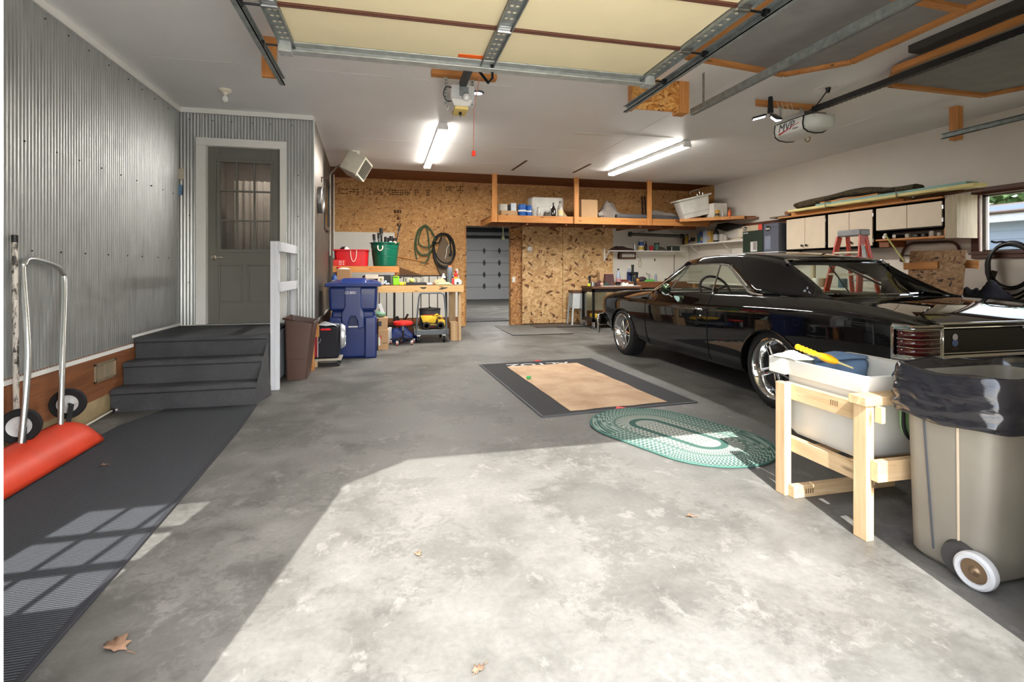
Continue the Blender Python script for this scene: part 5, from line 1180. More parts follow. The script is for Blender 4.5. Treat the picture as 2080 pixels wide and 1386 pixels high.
# iron fence panel behind the bench
t = thing('fence_panel', 'black iron fence panel leaning behind the workbench', 'fence', (.3, 9.75, 0))
iron = M('iron_black', (26, 26, 26), .5)
for x in (-.30, -.165, -.036, .274, .436, .59, .745, .901): MB().cyl((x, 9.74, .10), (x, 9.80, 1.08), .008, n=8).build('bar', iron, t)
for x in (.105, 1.058, -.44): MB().box(x-.02, x+.02, 9.72, 9.76, 0, 1.08).build('post', iron, t)
for z, y in ((1.075, 9.80), (.16, 9.745)): MB().box(-.44, 1.07, y-.012, y+.012, z-.012, z+.012).build('rail', iron, t)
tag(MB().box(-.9, 1.3, 10.02, 10.04, 0, .20).build('kick_board', ply_br), 'long brown plywood board on edge on the floor behind the iron fence', 'board')
# small goods on the bench
def bx(u0, u1, v0, v1, Y, dy, name, label, cat, mt, bev=.004, z0=BZ+.001):
    p, q = at(u0, v0, Y=Y), at(u1, v1, Y=Y); o = MB().box(p.x, q.x, Y, Y+dy, z0, max(z0+.01, p.z)).build(name, mt, bevel=bev); return tag(o, label, cat)
yl = M('lime_green', (140, 220, 20), .45); dkp = M('dark_plastic', (30, 30, 33), .45); clr = M('clear_plastic', (206, 202, 188), .2, coat=.5); yel = M('ball_yellow', (226, 222, 120), .7)
o = bx(684, 712, 547, 566, 8.72, .22, 'open_carton', 'open cardboard carton of white towels on the bench behind the blue bin', 'box', card_dk)
a = at(698, 548, Y=8.8); MB().ell((a.x, 8.82, a.z+.0), .10, .09, .035).build('towels', M('towel_white', (224, 216, 206), .9, bumps=.4, bs=40), o); MB().ell((a.x-.08, 8.82, a.z+.03), .035, .03, .02).build('red_cap', red_pl, o)
a = at(671, 562, Y=8.78)
o = thing('jug', 'blue and white jug at the left end of the workbench by the wall', 'jug', (-.86, 8.78, BZ)); MB().lathe([(.05, 0), (.052, .10), (.048, .14), (.02, .17), (.018, .20), (0, .20)], (-.845, 8.75, BZ+.001), n=20).build('jug_body', M('jug_blue', (50, 84, 150), .35), o); MB().lathe([(.053, .03), (.053, .09)], (-.845, 8.75, BZ+.001), n=20).build('label', trim_white, o)
bx(742, 768, 558, 566, 8.90, .12, 'long_carton', 'long flat white carton on the bench behind the blue bin', 'box', M('carton_cream', (216, 206, 194), .6), z0=BZ+.06).location.z
bx(740, 770, 566, 577, 8.90, .10, 'tray', 'grey plastic tray under the long white carton on the bench', 'tray', M('tray_grey', (110, 110, 112), .5))
o = bx(767, 779, 562, 574, 8.75, .09, 'seed_packet', 'small white carton with a green leaf print on the bench', 'box', M('carton_cream', (216, 206, 194), .6)); a = at(774, 568, Y=8.748); MB().ell((a.x, 8.748, a.z), .015, .002, .022).build('leaf_print', M('leaf_olive', (150, 150, 60), .6), o)
bx(780, 794, 559, 576, 8.85, .10, 'battery_drill', 'black tool case between the white carton and the lime green lamp', 'tool case', dkp)
for k, (u, v) in enumerate(((776, 577), (780, 574), (785, 577), (789, 576), (783, 571))):
    a = at(u, v, Y=8.64+.01*k); tag(MB().ell((a.x, 8.64+.01*k, max(a.z-.01, BZ+.022)), .022, .02, .021).build('glass_jar_ball', M('pale_blue_ball', (178, 196, 206), .2)), 'pale blue ball in the small heap at the left of the bench front', 'ball', 'pale balls on the workbench')
o = thing('work_lantern', 'lime green and grey work lantern on the bench', 'lantern', (.1, 8.72, BZ)); p, q = at(797, 560, Y=8.7), at(812, 576, Y=8.7)
MB().box(p.x+.01, q.x-.01, 8.68, 8.80, BZ+.001, p.z-.01).build('lamp_body', yl, o, bevel=.008); MB().box(p.x-.035, p.x+.01, 8.69, 8.79, BZ+.001, p.z-.005).build('battery_pack', M('pack_grey', (84, 90, 84), .5), o, bevel=.006); MB().box(p.x+.02, q.x-.03, 8.677, 8.685, p.z-.035, p.z-.02).build('vent_slot', dkp, o); MB().box(q.x-.012, q.x+.03, 8.70, 8.78, p.z-.045, p.z-.02).build('hook', dkp, o, bevel=.004)
o = thing('tape_measure', 'yellow tape measure on the bench right of the lime lantern', 'tape measure', (.2, 8.66, BZ)); a = at(817, 576, Y=8.64)
MB().box(a.x-.05, a.x+.03, 8.62, 8.67, BZ+.001, BZ+.055).build('case', M('tape_yellow', (214, 220, 40), .4), o, bevel=.012); MB().tube(arc((a.x+.035, 8.645, BZ+.03), .022, -1.2, 1.4, 8), .007, 6).build('grip', M('tape_yellow', (0, 0, 0)), o)
bx(823, 866, 574, 581, 8.66, .14, 'parts_tray', 'shallow black parts tray on the bench', 'tray', dkp, z0=BZ+.001)
a = at(837, 568, Y=8.74); o = tag(MB().ell((a.x, 8.74, BZ+.075), .042, .042, .042).build('tennis_ball', yel), 'pale yellow ball in the black parts tray', 'ball')
for u, lb in ((850, 'frosted tub right of the yellow ball in the tray'), (863, 'frosted tub at the right end of the black tray'), (828, 'frosted tub left of the yellow ball in the tray')):
    a = at(u, 570, Y=8.76); o = tag(MB().lathe([(.038, 0), (.043, .07), (.046, .072), (.046, .085), (0, .085)], (a.x, 8.78+.0, BZ+.03), n=18).build('plastic_tub', clr), lb, 'tub')
a = at(872, 576, Y=8.66); tag(MB().box(a.x-.05, a.x+.06, 8.63, 8.70, BZ+.001, BZ+.035).build('steel_clamp', brushed, bevel=.01), 'bright steel clamp lying at the bench front near the green cloth', 'clamp')
def rumple(name, label, cat, c, rx, ry, h, mt, seed):
    rnd = random.Random(seed); rws = []; ph = [rnd.uniform(0, 6) for _ in range(6)]
    for i in range(15):
        r_ = []
        for j in range(15):
            u, v = -1+2*i/14, -1+2*j/14; q = max(0, 1-(u*u)**1.5)*max(0, 1-(v*v)**1.5)
            r_.append((c[0]+u*rx*(1+.12*math.sin(3*v+ph[0])), c[1]+v*ry*(1+.12*math.sin(3*u+ph[1])), c[2]+.006+h*q*(.62+.38*math.sin(4.5*u+ph[2]+2*v)*math.cos(5*v+ph[3]+u))))
        rws.append(r_)
    m = MB().grid(rws); return tag(m.build(name, mt, ang=None, solid=.006), label, cat)
rumple('work_gloves', 'tan leather work gloves heaped on the bench', 'gloves', (.86, 8.85, BZ+.02), .11, .09, .10, M('leather_tan', (196, 164, 130), .8), 2)
rumple('green_cloth', 'pale green cloth in front of the tan gloves on the bench', 'cloth', (.91, 8.70, BZ), .13, .06, .05, M('cloth_green', (176, 206, 140), .85), 5)
def spray(name, label, x, y, z0, r, h, mt, cap, lab=None):
    o = thing(name, label, 'bottle', (x, y, z0)); MB().lathe([(r*.95, 0), (r, .006), (r, h*.7), (r*.9, h*.76), (r*.4, h*.82), (r*.4, h*.86)], (x, y, z0+.001), n=20).build('bottle_body', mt, o)
    MB().lathe([(r*.5, h*.84), (r*.55, h*.86), (r*.5, h), (0, h)], (x, y, z0+.001), n=16).build('cap', cap, o)
    if lab: MB().lathe([(r*1.015, h*.2), (r*1.015, h*.58)], (x, y, z0+.001), n=20).build('label', lab, o)
    return o
a = at(901, 560, Y=8.95); spray('spray_bottle', 'white spray bottle with dark label on the bench left of the grey cylinder', a.x, 8.95, BZ, .036, .19, trim_white, trim_white, dkp)
a = at(914, 560, Y=8.8); o = thing('gas_cylinder', 'tall grey cylinder with orange cap on the bench', 'cylinder', (a.x, 8.8, BZ)); MB().lathe([(.045, 0), (.048, .01), (.048, .27), (.035, .30), (.03, .305)], (a.x, 8.8, BZ+.001), n=24).build('cylinder_body', M('cyl_grey', (104, 112, 122), .35), o); MB().lathe([(.032, .30), (.03, .325), (0, .328)], (a.x, 8.8, BZ+.001), n=20).build('cap', M('cap_orange', (226, 120, 70), .5), o)
a = at(926, 560, Y=8.72); spray('spray_can', 'red aerosol can with yellow label on the bench beside the grey cylinder', a.x, 8.72, BZ, .031, .235, M('can_red', (200, 30, 30), .3), M('can_red', (0, 0, 0)), M('label_yellow', (224, 170, 50), .5))
a = at(920, 565, Y=8.66); spray('spray_can', 'short pinkish red aerosol can just left of the red can', a.x, 8.66, BZ, .022, .14, M('can_pink', (206, 70, 70), .4), dkp)
o = thing('desk_fan', 'white plastic dispenser at the right end of the workbench', 'dispenser', (1.14, 8.72, BZ)); MB().prism([(1.08, BZ+.001), (1.205, BZ+.001), (1.205, BZ+.07), (1.17, BZ+.10), (1.10, BZ+.10), (1.08, BZ+.08)], 8.68, 8.80, 'xz').build('case', M('disp_white', (224, 222, 214), .4), o, bevel=.006); MB().box(1.12, 1.155, 8.676, 8.685, BZ+.015, BZ+.045).build('dark_port', dkp, o)
tag(MB().box(.95, 1.2, 8.62, 8.92, BZ+.0005, BZ+.004).build('dark_mat', M('mat_slate', (84, 92, 100), .6)), 'thin slate mat under the cylinder and cans on the bench', 'mat')
# platform cart with toy and pot
t = thing('platform_cart', 'grey platform cart with tall push handle parked under the workbench', 'cart', (.68, 8.7, 0))
pg = M('cart_grey', (92, 98, 104), .45)
cx0, cx1, cy0, cy1 = .405, .955, 8.42, 9.16; cz0, cz1 = .155, .215
MB().box(cx0, cx1, cy0, cy1, cz1-.012, cz1).build('deck', M('deck_grey', (110, 104, 92), .7), t); MB().box(cx0-.005, cx1+.005, cy0-.012, cy0+.01, cz0-.02, cz1-.0).box(cx0-.005, cx0+.012, cy0, cy1, cz0, cz1-.013).box(cx1-.012, cx1+.005, cy0, cy1, cz0, cz1-.013).build('deck_frame', pg, t, bevel=.006)
hp = [(cx0+.03, cy0-.004, cz0+.01), (cx0+.045, cy0-.004, .45), (cx0+.07, cy0-.004, .74), (cx0+.085, cy0-.004, .795), (cx0+.13, cy0-.004, .815), (cx1-.13, cy0-.004, .815), (cx1-.085, cy0-.004, .795), (cx1-.07, cy0-.004, .74), (cx1-.045, cy0-.004, .45), (cx1-.03, cy0-.004, cz0+.01)]
MB().tube([V(*p)+V(0, -.02, 0) for p in hp], .014, 10).build('push_handle', pg, t)
for x in (cx0+.07, cx1-.07):
    for y in (cy0+.06, cy1-.08):
        w_ = MB().cyl((x-.016, y, .055), (x+.016, y, .055), .055, n=20).build('caster', black_rub, t); MB().add([(x-.022, y-.02, .12), (x+.022, y-.02, .12), (x+.022, y+.03, .12), (x-.022, y+.03, .12), (x-.020, y-.01, .05), (x+.020, y-.01, .05), (x+.020, y+.012, .05), (x-.020, y+.012, .05)], [(0, 1, 2, 3), (0, 4, 5, 1), (3, 2, 6, 7), (0, 3, 7, 4), (1, 5, 6, 2)]).box(x-.03, x+.03, y-.03, y+.04, .118, .155).build('caster_fork', brushed, w_)
yt = M('toy_yellow', (226, 186, 50), .45); ty_ = M('toy_tyre', (34, 34, 34), .7)
t = thing('toy_dump_truck', 'yellow toy dump truck riding on the grey platform cart', 'toy truck', (.74, 8.53, cz1)); ty0, ty1 = 8.47, 8.64
zc = cz1+.002
MB().add([(.55, ty0, .335), (.74, ty0, .325), (.74, ty1, .325), (.55, ty1, .335), (.515, ty0-.02, .43), (.775, ty0-.02, .43), (.775, ty1+.02, .43), (.515, ty1+.02, .43)], [(0, 3, 2, 1), (0, 1, 5, 4), (1, 2, 6, 5), (2, 3, 7, 6), (3, 0, 4, 7)]).build('dump_bed', yt, t, solid=.008)
MB().add([(.72, ty0-.018, .43), (.785, ty0-.018, .46), (.785, ty1+.018, .46), (.72, ty1+.018, .43), (.80, ty0-.018, .455), (.80, ty1+.018, .455)], [(0, 1, 2, 3), (1, 4, 5, 2)]).build('bed_shield', yt, t, solid=.006)
MB().box(.79, .88, ty0+.01, ty1-.01, .30, .37).box(.785, .86, ty0+.01, ty1-.01, .42, .432).box(.785, .795, ty0+.01, ty1-.01, .36, .43).box(.85, .86, ty0+.01, ty0+.02, .36, .43).box(.85, .86, ty1-.02, ty1-.01, .36, .43).box(.86, .905, ty0, ty1, .27, .355).build('cab', yt, t, bevel=.005)
MB().box(.55, .88, ty0+.03, ty1-.03, .275, .30).box(.64, .74, ty0, ty1, .29, .312).build('chassis', M('toy_frame', (150, 130, 50), .5), t)
for x in (.60, .83):
    for y, s in ((ty0-.012, -1), (ty1+.012, 1)):
        w_ = MB().lathe([(.035, -.028), (.056, -.024), (.062, -.012), (.062, .012), (.056, .022), (.035, .024)], (x, y, zc+.062), (0, s, 0), 24).build('wheel', ty_, t); MB().lathe([(.034, .024), (.03, .012), (.014, .012), (.012, .022), (0, .024)], (x, y, zc+.062), (0, s, 0), 20).build('hub', M('toy_hub', (232, 206, 110), .5), w_)
t = thing('steel_pot', 'grey enamel pot behind the yellow toy truck on the cart', 'pot', (.68, 8.9, cz1))
MB().lathe([(.16, 0), (.17, .006), (.175, .20), (.18, .30), (.184, .305), (.175, .30), (.165, .02), (0, .015)], (.69, 8.92, cz1+.001), n=36).build('pot_body', M('pot_grey', (84, 92, 104), .35, .3), t); MB().lathe([(.182, .29), (.186, .30), (.18, .312), (.05, .325), (0, .326)], (.69, 8.92, cz1+.001), n=36).build('lid', M('pot_lid', (40, 42, 46), .4), t); MB().lathe([(.012, .325), (.018, .34), (0, .345)], (.69, 8.92, cz1+.001), n=14).build('knob', dkp, t)
tag(MB().box(.57, .76, 8.70, 8.735, cz1+.001, .445).build('red_box', M('box_maroon', (140, 30, 36), .5), bevel=.004), 'maroon box standing between the toy truck and the grey pot', 'box')
# stool
t = thing('work_stool', 'low mechanic stool with red round seat and casters under the bench', 'stool', (.22, 8.4, 0))
c = V(.225, 8.42, 0)
MB().lathe([(.0, .30), (.13, .302), (.155, .315), (.16, .34), (.15, .362), (.10, .372), (0, .374)], c, n=36).build('seat', M('seat_red', (214, 40, 32), .4), t)
MB().cyl(c+V(0, 0, .09), c+V(0, 0, .22), .017).build('column', black_pl, t); MB().cyl(c+V(0, 0, .22), c+V(0, 0, .305), .011).build('piston', chrome, t)
for k in range(5):
    a = 2*PI*k/5+.45; d = V(math.cos(a), math.sin(a), 0); MB().beam(c+V(0, 0, .09), c+d*.20+V(0, 0, .075), .035, .018).build('base_leg', black_pl, t, bevel=.003)
    p = c+d*.195; w_ = MB().cyl(p+V(-.013, 0, .03), p+V(.013, 0, .03), .03, n=18).build('caster', M('caster_red', (150, 84, 74), .4), t); MB().cyl(p+V(-.016, 0, .03), p+V(.016, 0, .03), .012, n=12).box(p.x-.018, p.x+.018, p.y-.01, p.y+.01, .035, .075).build('caster_fork', brushed, w_)
rumple('blue_bag', 'dark blue bag slumped on the floor behind the red stool', 'bag', (.22, 8.83, 0), .28, .13, .24, M('bag_blue', (24, 44, 104), .55), 9)
tag(MB().box(.0, .05, 8.50, 8.56, 0, .26).build('white_box', M('white_paperboard', (226, 226, 226), .6), bevel=.004), 'narrow white carton on the floor left of the red stool', 'box')
t = thing('folding_chair', 'folded dark camp chair leaning between the stool and the cart', 'chair', (.35, 8.95, 0)); MB().beam((.10, 9.30, .0), (.34, 9.34, .40), .03, .03).build('frame', M('wood_dark', (92, 60, 36), .6), t); MB().beam((.30, 9.36, .0), (.14, 9.37, .36), .10, .05).build('seat_cloth', dkp, t, bevel=.012)
t = tag(MB().box(1.015, 1.135, 8.62, 8.86, 0, .305).build('tall_carton', card, bevel=.003), 'plain cardboard carton standing beside the right leg of the workbench', 'box')
MB().box(1.06, 1.09, 8.6185, 8.6195, .0, .305).build('tape', M('tape_tan', (196, 168, 130), .3), t)
# leaves
lf = M('dry_leaf', (122, 94, 74), .8, var=.2, vs=60)
def leaf(u, v, s, rz, label, Z=.004, mt=None):
    c = at(u, v, Z=Z); pts = []
    shape = [(0, -1), (.25, -.55), (.7, -.6), (.55, -.15), (1, .1), (.5, .3), (.45, .75), (.1, .6), (0, 1), (-.15, .6), (-.5, .7), (-.5, .25), (-.95, .1), (-.55, -.15), (-.65, -.6), (-.2, -.5)]
    Rz = Matrix.Rotation(rz, 3, 'Z'); top = [c+Rz @ V(x*s*.7, y*s, .004+.012*abs(x)*s/.05+.004*math.sin(5*y)) for x, y in shape]; cen = c+V(0, 0, .003); n = len(top)
    m = MB().add(top+[cen], [(i, (i+1) % n, n) for i in range(n)]); o = tag(m.build('dry_leaf', mt or lf, solid=.0012), label, 'leaf'); MB().tube([c+Rz @ V(0, -s, .004), c+Rz @ V(.1*s, -1.6*s, .003)], .0016, 5).build('stem', mt or lf, o)
leaf(237, 1314, .055, .9, 'large dry brown leaf on the shaded floor near the bottom left')
leaf(849, 1127, .022, .3, 'small tan leaf on the sunlit floor below the middle of the picture')
leaf(1403, 1050, .024, 1.2, 'small tan leaf on the sunlit floor left of the wooden sink stand')
leaf(210, 946, .022, 1.7, 'small dry leaf on the dark runner rug near the orange blade', .013)
leaf(972, 1363, .026, 2.2, 'pale leaf at the bottom edge of the sunlit floor')
# ================================================================== BACK WALL: overhead shelf, cart, rear bench, shelves
def cyl_item(name, label, cat, u, v0, Y, z0, r, prof, mt, parts=()):
    """round vessel standing at pixel column u on level z0; prof in units of (r, h); parts = (name, prof, mat)"""
    c = at(u, 500, Y=Y); p = at(u, v0, Y=Y); h = p.z-z0; c = V(c.x, Y, z0+.0005)
    o = thing(name, label, cat, c) if parts else None
    b = MB().lathe([(a*r, q*h) for a, q in prof], c, n=22).build(parts and 'body' or name, mt, o)
    for pn, pp, pm in parts: MB().lathe([(a*r, q*h) for a, q in pp], c, n=22).build(pn, pm, o)
    return o if o else tag(b, label, cat)
CAN = [(.97, 0), (1, .03), (1, .95), (.95, .97), (.93, 1), (0, .99)]
BOT = [(.95, 0), (1, .03), (1, .55), (.85, .66), (.38, .80), (.36, .9)]
CAPP = [(.42, .88), (.44, .9), (.42, 1), (0, 1)]
LAB = [(1.02, .15), (1.02, .5)]
# --- storage shelf hung from the ceiling
SZ0 = 2.225
ovs = thing('hanging_shelf', 'long wooden storage shelf hung from the ceiling along the back wall', 'shelf', (4.3, 10.2, 2.1))
MB().box(1.90, XR-.02, 9.64, YB-.01, SZ0-.02, SZ0).build('shelf_board', ply_dk, ovs)
MB().box(1.90, 6.60, 9.60, 9.638, SZ0-.125, SZ0+.012).build('front_rail', fir_x, ovs, bevel=.002)
MB().box(1.90, 1.938, 9.64, YB-.01, SZ0-.125, SZ0-.021).build('end_rail', fir_y, ovs)
for x in (2.6, 3.4, 4.2, 5.0, 5.8): MB().box(x, x+.038, 9.64, YB-.01, SZ0-.16, SZ0-.021).build('joist', ply_br, ovs)
MB().box(1.95, 6.6, 10.1, 10.14, SZ0-.155, SZ0-.06).build('under_rail', ply_br, ovs)
for x in (1.958, 3.606, 5.19): MB().box(x-.048, x+.048, 9.56, 9.598, SZ0-.13, ZC).build('hanger_post', fir_z, ovs, bevel=.003)
MB().prism([(5.80, 9.42), (6.62, 8.55), (6.845, 8.5), (6.845, 9.63), (5.80, 9.63)], SZ0-.03, SZ0-.002, 'xy').build('corner_board', ply_br, ovs)
MB().beam((5.78, 9.41, SZ0-.03), (6.62, 8.53, SZ0-.03), .035, .06).build('corner_edge', fir_x, ovs, bevel=.002); MB().beam((6.4, 8.9, SZ0-.045), (6.83, 8.42, SZ0-.045), .06, .03).build('corner_batten', ply_br, ovs)
wht = M('white_goods', (224, 222, 214), .35); gls = M('jar_glass', (176, 170, 160), .08, coat=1., trans=.0); blu = M('can_blue', (26, 92, 176), .35)
S = SZ0
def sbx(u0, u1, v0, Y, dy, name, label, mt, cat='box', z0=None, bev=.004, rz=0):
    z0 = (S if z0 is None else z0)+.0005; p, q = at(u0, v0, Y=Y), at(u1, v0, Y=Y); return tag(MB().box(p.x, q.x, Y, Y+dy, z0, max(p.z, z0+.01)).build(name, mt, bevel=bev), label, cat)
t = tag(MB().prism([(0, 0)]*3, 0, 0).build('x', card) if False else sbx(1018, 1051, 427.5, 9.68, .30, 'carton_tray', 'shallow cardboard tray of white packets on the hanging shelf', card, 'tray'), 'shallow cardboard tray of white packets at the left of the hanging shelf', 'tray')
MB().box(2.2, 2.24, 9.676, 9.6805, S+.02, S+.035).build('hand_hole', black_pl, t)
zt_ = at(1030, 427.5, Y=9.68).z
sbx(1016, 1031, 414, 9.74, .18, 'white_packet', 'white packet with dark spout in the left cardboard tray', M('packet_white', (206, 202, 190), .6), z0=zt_+.001)
sbx(1038, 1049, 412.5, 9.74, .18, 'white_packet', 'pale blue and white packet at the right of the cardboard tray', M('packet_pale', (206, 214, 220), .6), z0=zt_+.001)
sbx(1032.5, 1037, 416, 9.76, .12, 'dark_packet', 'narrow dark packet between the two white packets', dkp, z0=zt_+.001)
cyl_item('paint_can', 'blue paint can with white band on the hanging shelf', 'can', 1061, 416, 9.78, S, .085, CAN, blu, (('label', [(1.02, .42), (1.02, .55)], trim_white), ('lid', [(.9, .99), (.92, 1.02), (.8, 1.03), (0, 1.02)], brushed)))
cyl_item('paint_can', 'smaller blue paint can right of the larger blue can', 'can', 1075, 418, 9.74, S, .05, CAN, blu, (('label', [(1.02, .42), (1.02, .55)], trim_white),))
# an old white sink on its side
t = thing('old_sink', 'old white sink lying on its side on the hanging shelf', 'sink', (3.0, 10.0, S))
p, q = at(1078, 399, Y=9.95), at(1146, 405, Y=9.95)
rws = []
for y_, f in ((9.93, .90), (9.95, .95), (10.0, .97), (10.12, 1.0), (10.15, 1.02), (10.155, 1.0)):
    cx, cz, hx, hz = (p.x+q.x)/2, (p.z+S)/2+.002, (q.x-p.x)/2*f, (p.z-S)/2*min(1, f); r = .05; ring = []
    for qx, qz, a0 in ((1, 1, 0), (-1, 1, 90), (-1, -1, 180), (1, -1, 270)):
        for k in range(5): a = math.radians(a0+22.5*k); ring.append((cx+qx*(hx-r)+r*math.cos(a), y_, cz+qz*(hz-r)+r*math.sin(a)))
    rws.append(ring)
MB().grid(rws, close_u=True, cap=True).build('basin', wht, t, ang=50); MB().lathe([(.03, 0), (.03, -.012), (0, -.012)], ((p.x+q.x)/2+.1, 9.931, (p.z+S)/2), (0, 1, 0), 18).build('drain', brushed, t)
cyl_item('glass_vase', 'clear glass lamp chimney in front of the old white sink', 'vase', 1094, 421, 9.72, S, .042, [(.75, 0), (.8, .05), (1, .35), (.9, .55), (.62, .8), (.72, 1), (.66, 1), (.55, .8), (.82, .5), (.7, .1)], gls)
cyl_item('dark_bottle', 'squat dark glass bottle in front of the old white sink', 'bottle', 1124, 412, 9.74, S, .05, [(.95, 0), (1, .05), (1, .55), (.4, .75), (.3, .8), (.3, .92)], M('glass_dark', (26, 18, 16), .1, coat=1.), (('cap', [(.36, .9), (.36, 1), (0, 1)], dkp),))
cyl_item('glass_jug', 'tall clear glass jug with cream label beside the dark bottle', 'jug', 1138, 409, 9.72, S, .058, BOT, gls, (('label', [(1.03, .12), (1.03, .46)], M('label_cream', (226, 208, 160), .7)), ('cap', CAPP, M('cap_grey', (120, 118, 110), .5))))
rumple('tan_bundle', 'tan straw bundle right of the glass jug on the hanging shelf', 'bundle', (3.42, 9.85, S), .09, .1, .14, M('straw', (190, 166, 126), .9, bumps=.5), 4)
rumple('grey_rag', 'grey rag heap left of the dark bottle on the hanging shelf', 'rag', (3.06, 9.72, S), .08, .06, .12, M('rag_grey', (92, 86, 78), .9), 14)
t = sbx(1181, 1214, 405, 9.76, .30, 'carton', 'plain tan cardboard carton right of the middle shelf post', card)
rumple('grey_blanket', 'rumpled grey blanket heaped on the hanging shelf', 'blanket', (4.50, 10.05, S), .33, .22, .42, M('blanket_grey', (150, 140, 132), .95, bumps=.4, bs=30), 6)
a = at(1222, 432, Y=9.72)
t = tag(MB().obox((a.x, 9.78, S+.075), (.10, .12, .13), Matrix.Rotation(-.5, 3, 'Y')).build('grey_nozzle', M('nozzle_grey', (150, 142, 134), .6), bevel=.01), 'small grey nozzle with two holes in front of the grey blanket', 'nozzle')
for dx in (-.02, .025): MB().cyl((a.x+dx, 9.70, S+.05), (a.x+dx, 9.73, S+.05), .014, n=12).build('hole', dkp, t)
t = tag(MB().cyl((4.52, 9.72, S+.056), (6.0, 9.82, S+.056), .055, n=24).build('rolled_mat', M('mat_roll', (92, 92, 94), .9, bumps=.3)), 'long dark grey rolled mat along the front of the hanging shelf', 'rug')
for k in range(3): MB().lathe([(.018+.014*k, 0), (.024+.014*k, -.002)], (4.519, 9.72, S+.056), (1, 0, 0), 24).build('roll_end', M('roll_light', (196, 192, 186), .8), t)
rumple('beige_cushion', 'long beige grey cushion behind the tilted white tub', 'cushion', (5.72, 10.05, S+.10), .34, .16, .16, M('cushion_beige', (172, 162, 150), .9), 12)
rumple('dark_tarp', 'folded dark tarp under the beige cushion on the hanging shelf', 'tarp', (5.72, 10.05, S), .40, .2, .14, M('tarp_dark', (72, 72, 76), .7), 15)
for k, x in enumerate((5.22, 5.285)):
    a = at(1304+6*k, 430, Y=YB-.06); tag(MB().cyl((a.x, YB-.12, S+.001), (a.x+.005, YB-.04, 2.86), .018, n=10).build('curtain_rod', M('rod_brown', (70, 38, 30), .5)), 'dark brown rod standing against the back wall, '+('left' if k == 0 else 'right')+' of the pair behind the shelf post', 'rod')
# tilted white laundry tub
t = thing('laundry_tub', 'white plastic laundry tub with chrome faucet tilted on the corner of the hanging shelf', 'tub', (6.15, 9.5, S))
Tt = Matrix.Translation((6.12, 9.42, S+.052)) @ Matrix.Rotation(math.radians(-13), 4, 'Y') @ Matrix.Rotation(math.radians(-14), 4, 'Z')
m = MB().tf(Tt); tapered(m, -.31, .31, -.22, .22, .0, .40, .82, .85, .04); m.build('tub_body', wht, t, ang=60)
m = MB().tf(Tt); m.box(-.345, .345, -.255, -.20, .37, .405).box(-.345, .345, .20, .255, .37, .405).box(-.345, -.29, -.2, .2, .37, .405).box(.29, .345, -.2, .2, .37, .405); m.build('rim', wht, t, bevel=.01)
m = MB().tf(Tt); m.box(-.27, .27, -.199, -.192, .085, .10); m.build('step', M('tub_shade', (196, 196, 190), .4), t)
m = MB().tf(Tt); m.tube(smooth_path([(.26, .16, .40), (.26, .16, .50), (.22, .12, .53), (.06, .05, .52), (.02, .03, .48)], 6), .011, 8); m.cyl((.30, .1, .40), (.30, .1, .45), .02).cyl((.22, .2, .40), (.22, .2, .45), .02); m.build('faucet', chrome, t)
m = MB().tf(Tt); m.box(.16, .24, -.1, .1, -.075, .0); m.build('wedge', black_pl, t)
q0 = at(1449, 411, Y=8.98); q1 = at(1478, 409, Y=8.98)
tag(MB().box(6.30, 6.60, 9.02, 9.30, S-.0015, 2.52).build('white_carton', M('carton_white', (226, 222, 212), .5), bevel=.004), 'tall white carton right of the tilted laundry tub', 'box')
cyl_item('tin_can', 'yellow tin with dark label before the white carton', 'can', 1457, 427, 8.90, S-.002, .04, CAN, M('tin_yellow', (196, 150, 50), .4), (('label', [(1.02, .2), (1.02, .5)], dkp),))
cyl_item('glass_jar', 'small grey jar between the yellow tin and the orange bottle', 'jar', 1468, 430, 8.88, S-.002, .03, CAN, gls)
cyl_item('orange_bottle', 'orange bottle at the right end of the hanging shelf', 'bottle', 1482, 425.5, 8.76, S-.002, .035, BOT, M('bottle_orange', (206, 98, 40), .35), (('cap', CAPP, M('bottle_orange', (0, 0, 0))),))
# --- rear bench in the corner
RZ = .925
rb = thing('corner_bench', 'dark wooden corner bench along the back wall behind the car', 'workbench', (5.8, 10.3, 0))
MB().box(4.85, XR-.02, 10.30, YB-.01, RZ-.025, RZ).build('worktop', M('bench_cream', (206, 196, 180), .6), rb); MB().box(4.85, XR-.02, 10.26, 10.30, RZ-.13, RZ-.002).build('front_rail', ply_br, rb, bevel=.002)
for x in (5.32, 6.7): MB().box(x, x+.09, 10.301, 10.36, 0, RZ-.026).build('leg', fir_z, rb)
MB().box(4.9, 4.99, 10.6, 10.68, 0, RZ-.026).build('leg', fir_z, rb); MB().box(6.7, 6.78, 10.6, 10.68, 0, RZ-.026).build('leg', fir_z, rb)
MB().box(4.88, XR-.03, 10.37, YB-.02, .50, .52).build('lower_shelf', ply_br, rb); tag(MB().box(5.48, 6.1, 10.38, 10.7, .521, .77).build('storage_tote', M('tote_grey', (150, 156, 164), .5), bevel=.01), 'grey plastic tote on the lower shelf of the corner bench', 'box')
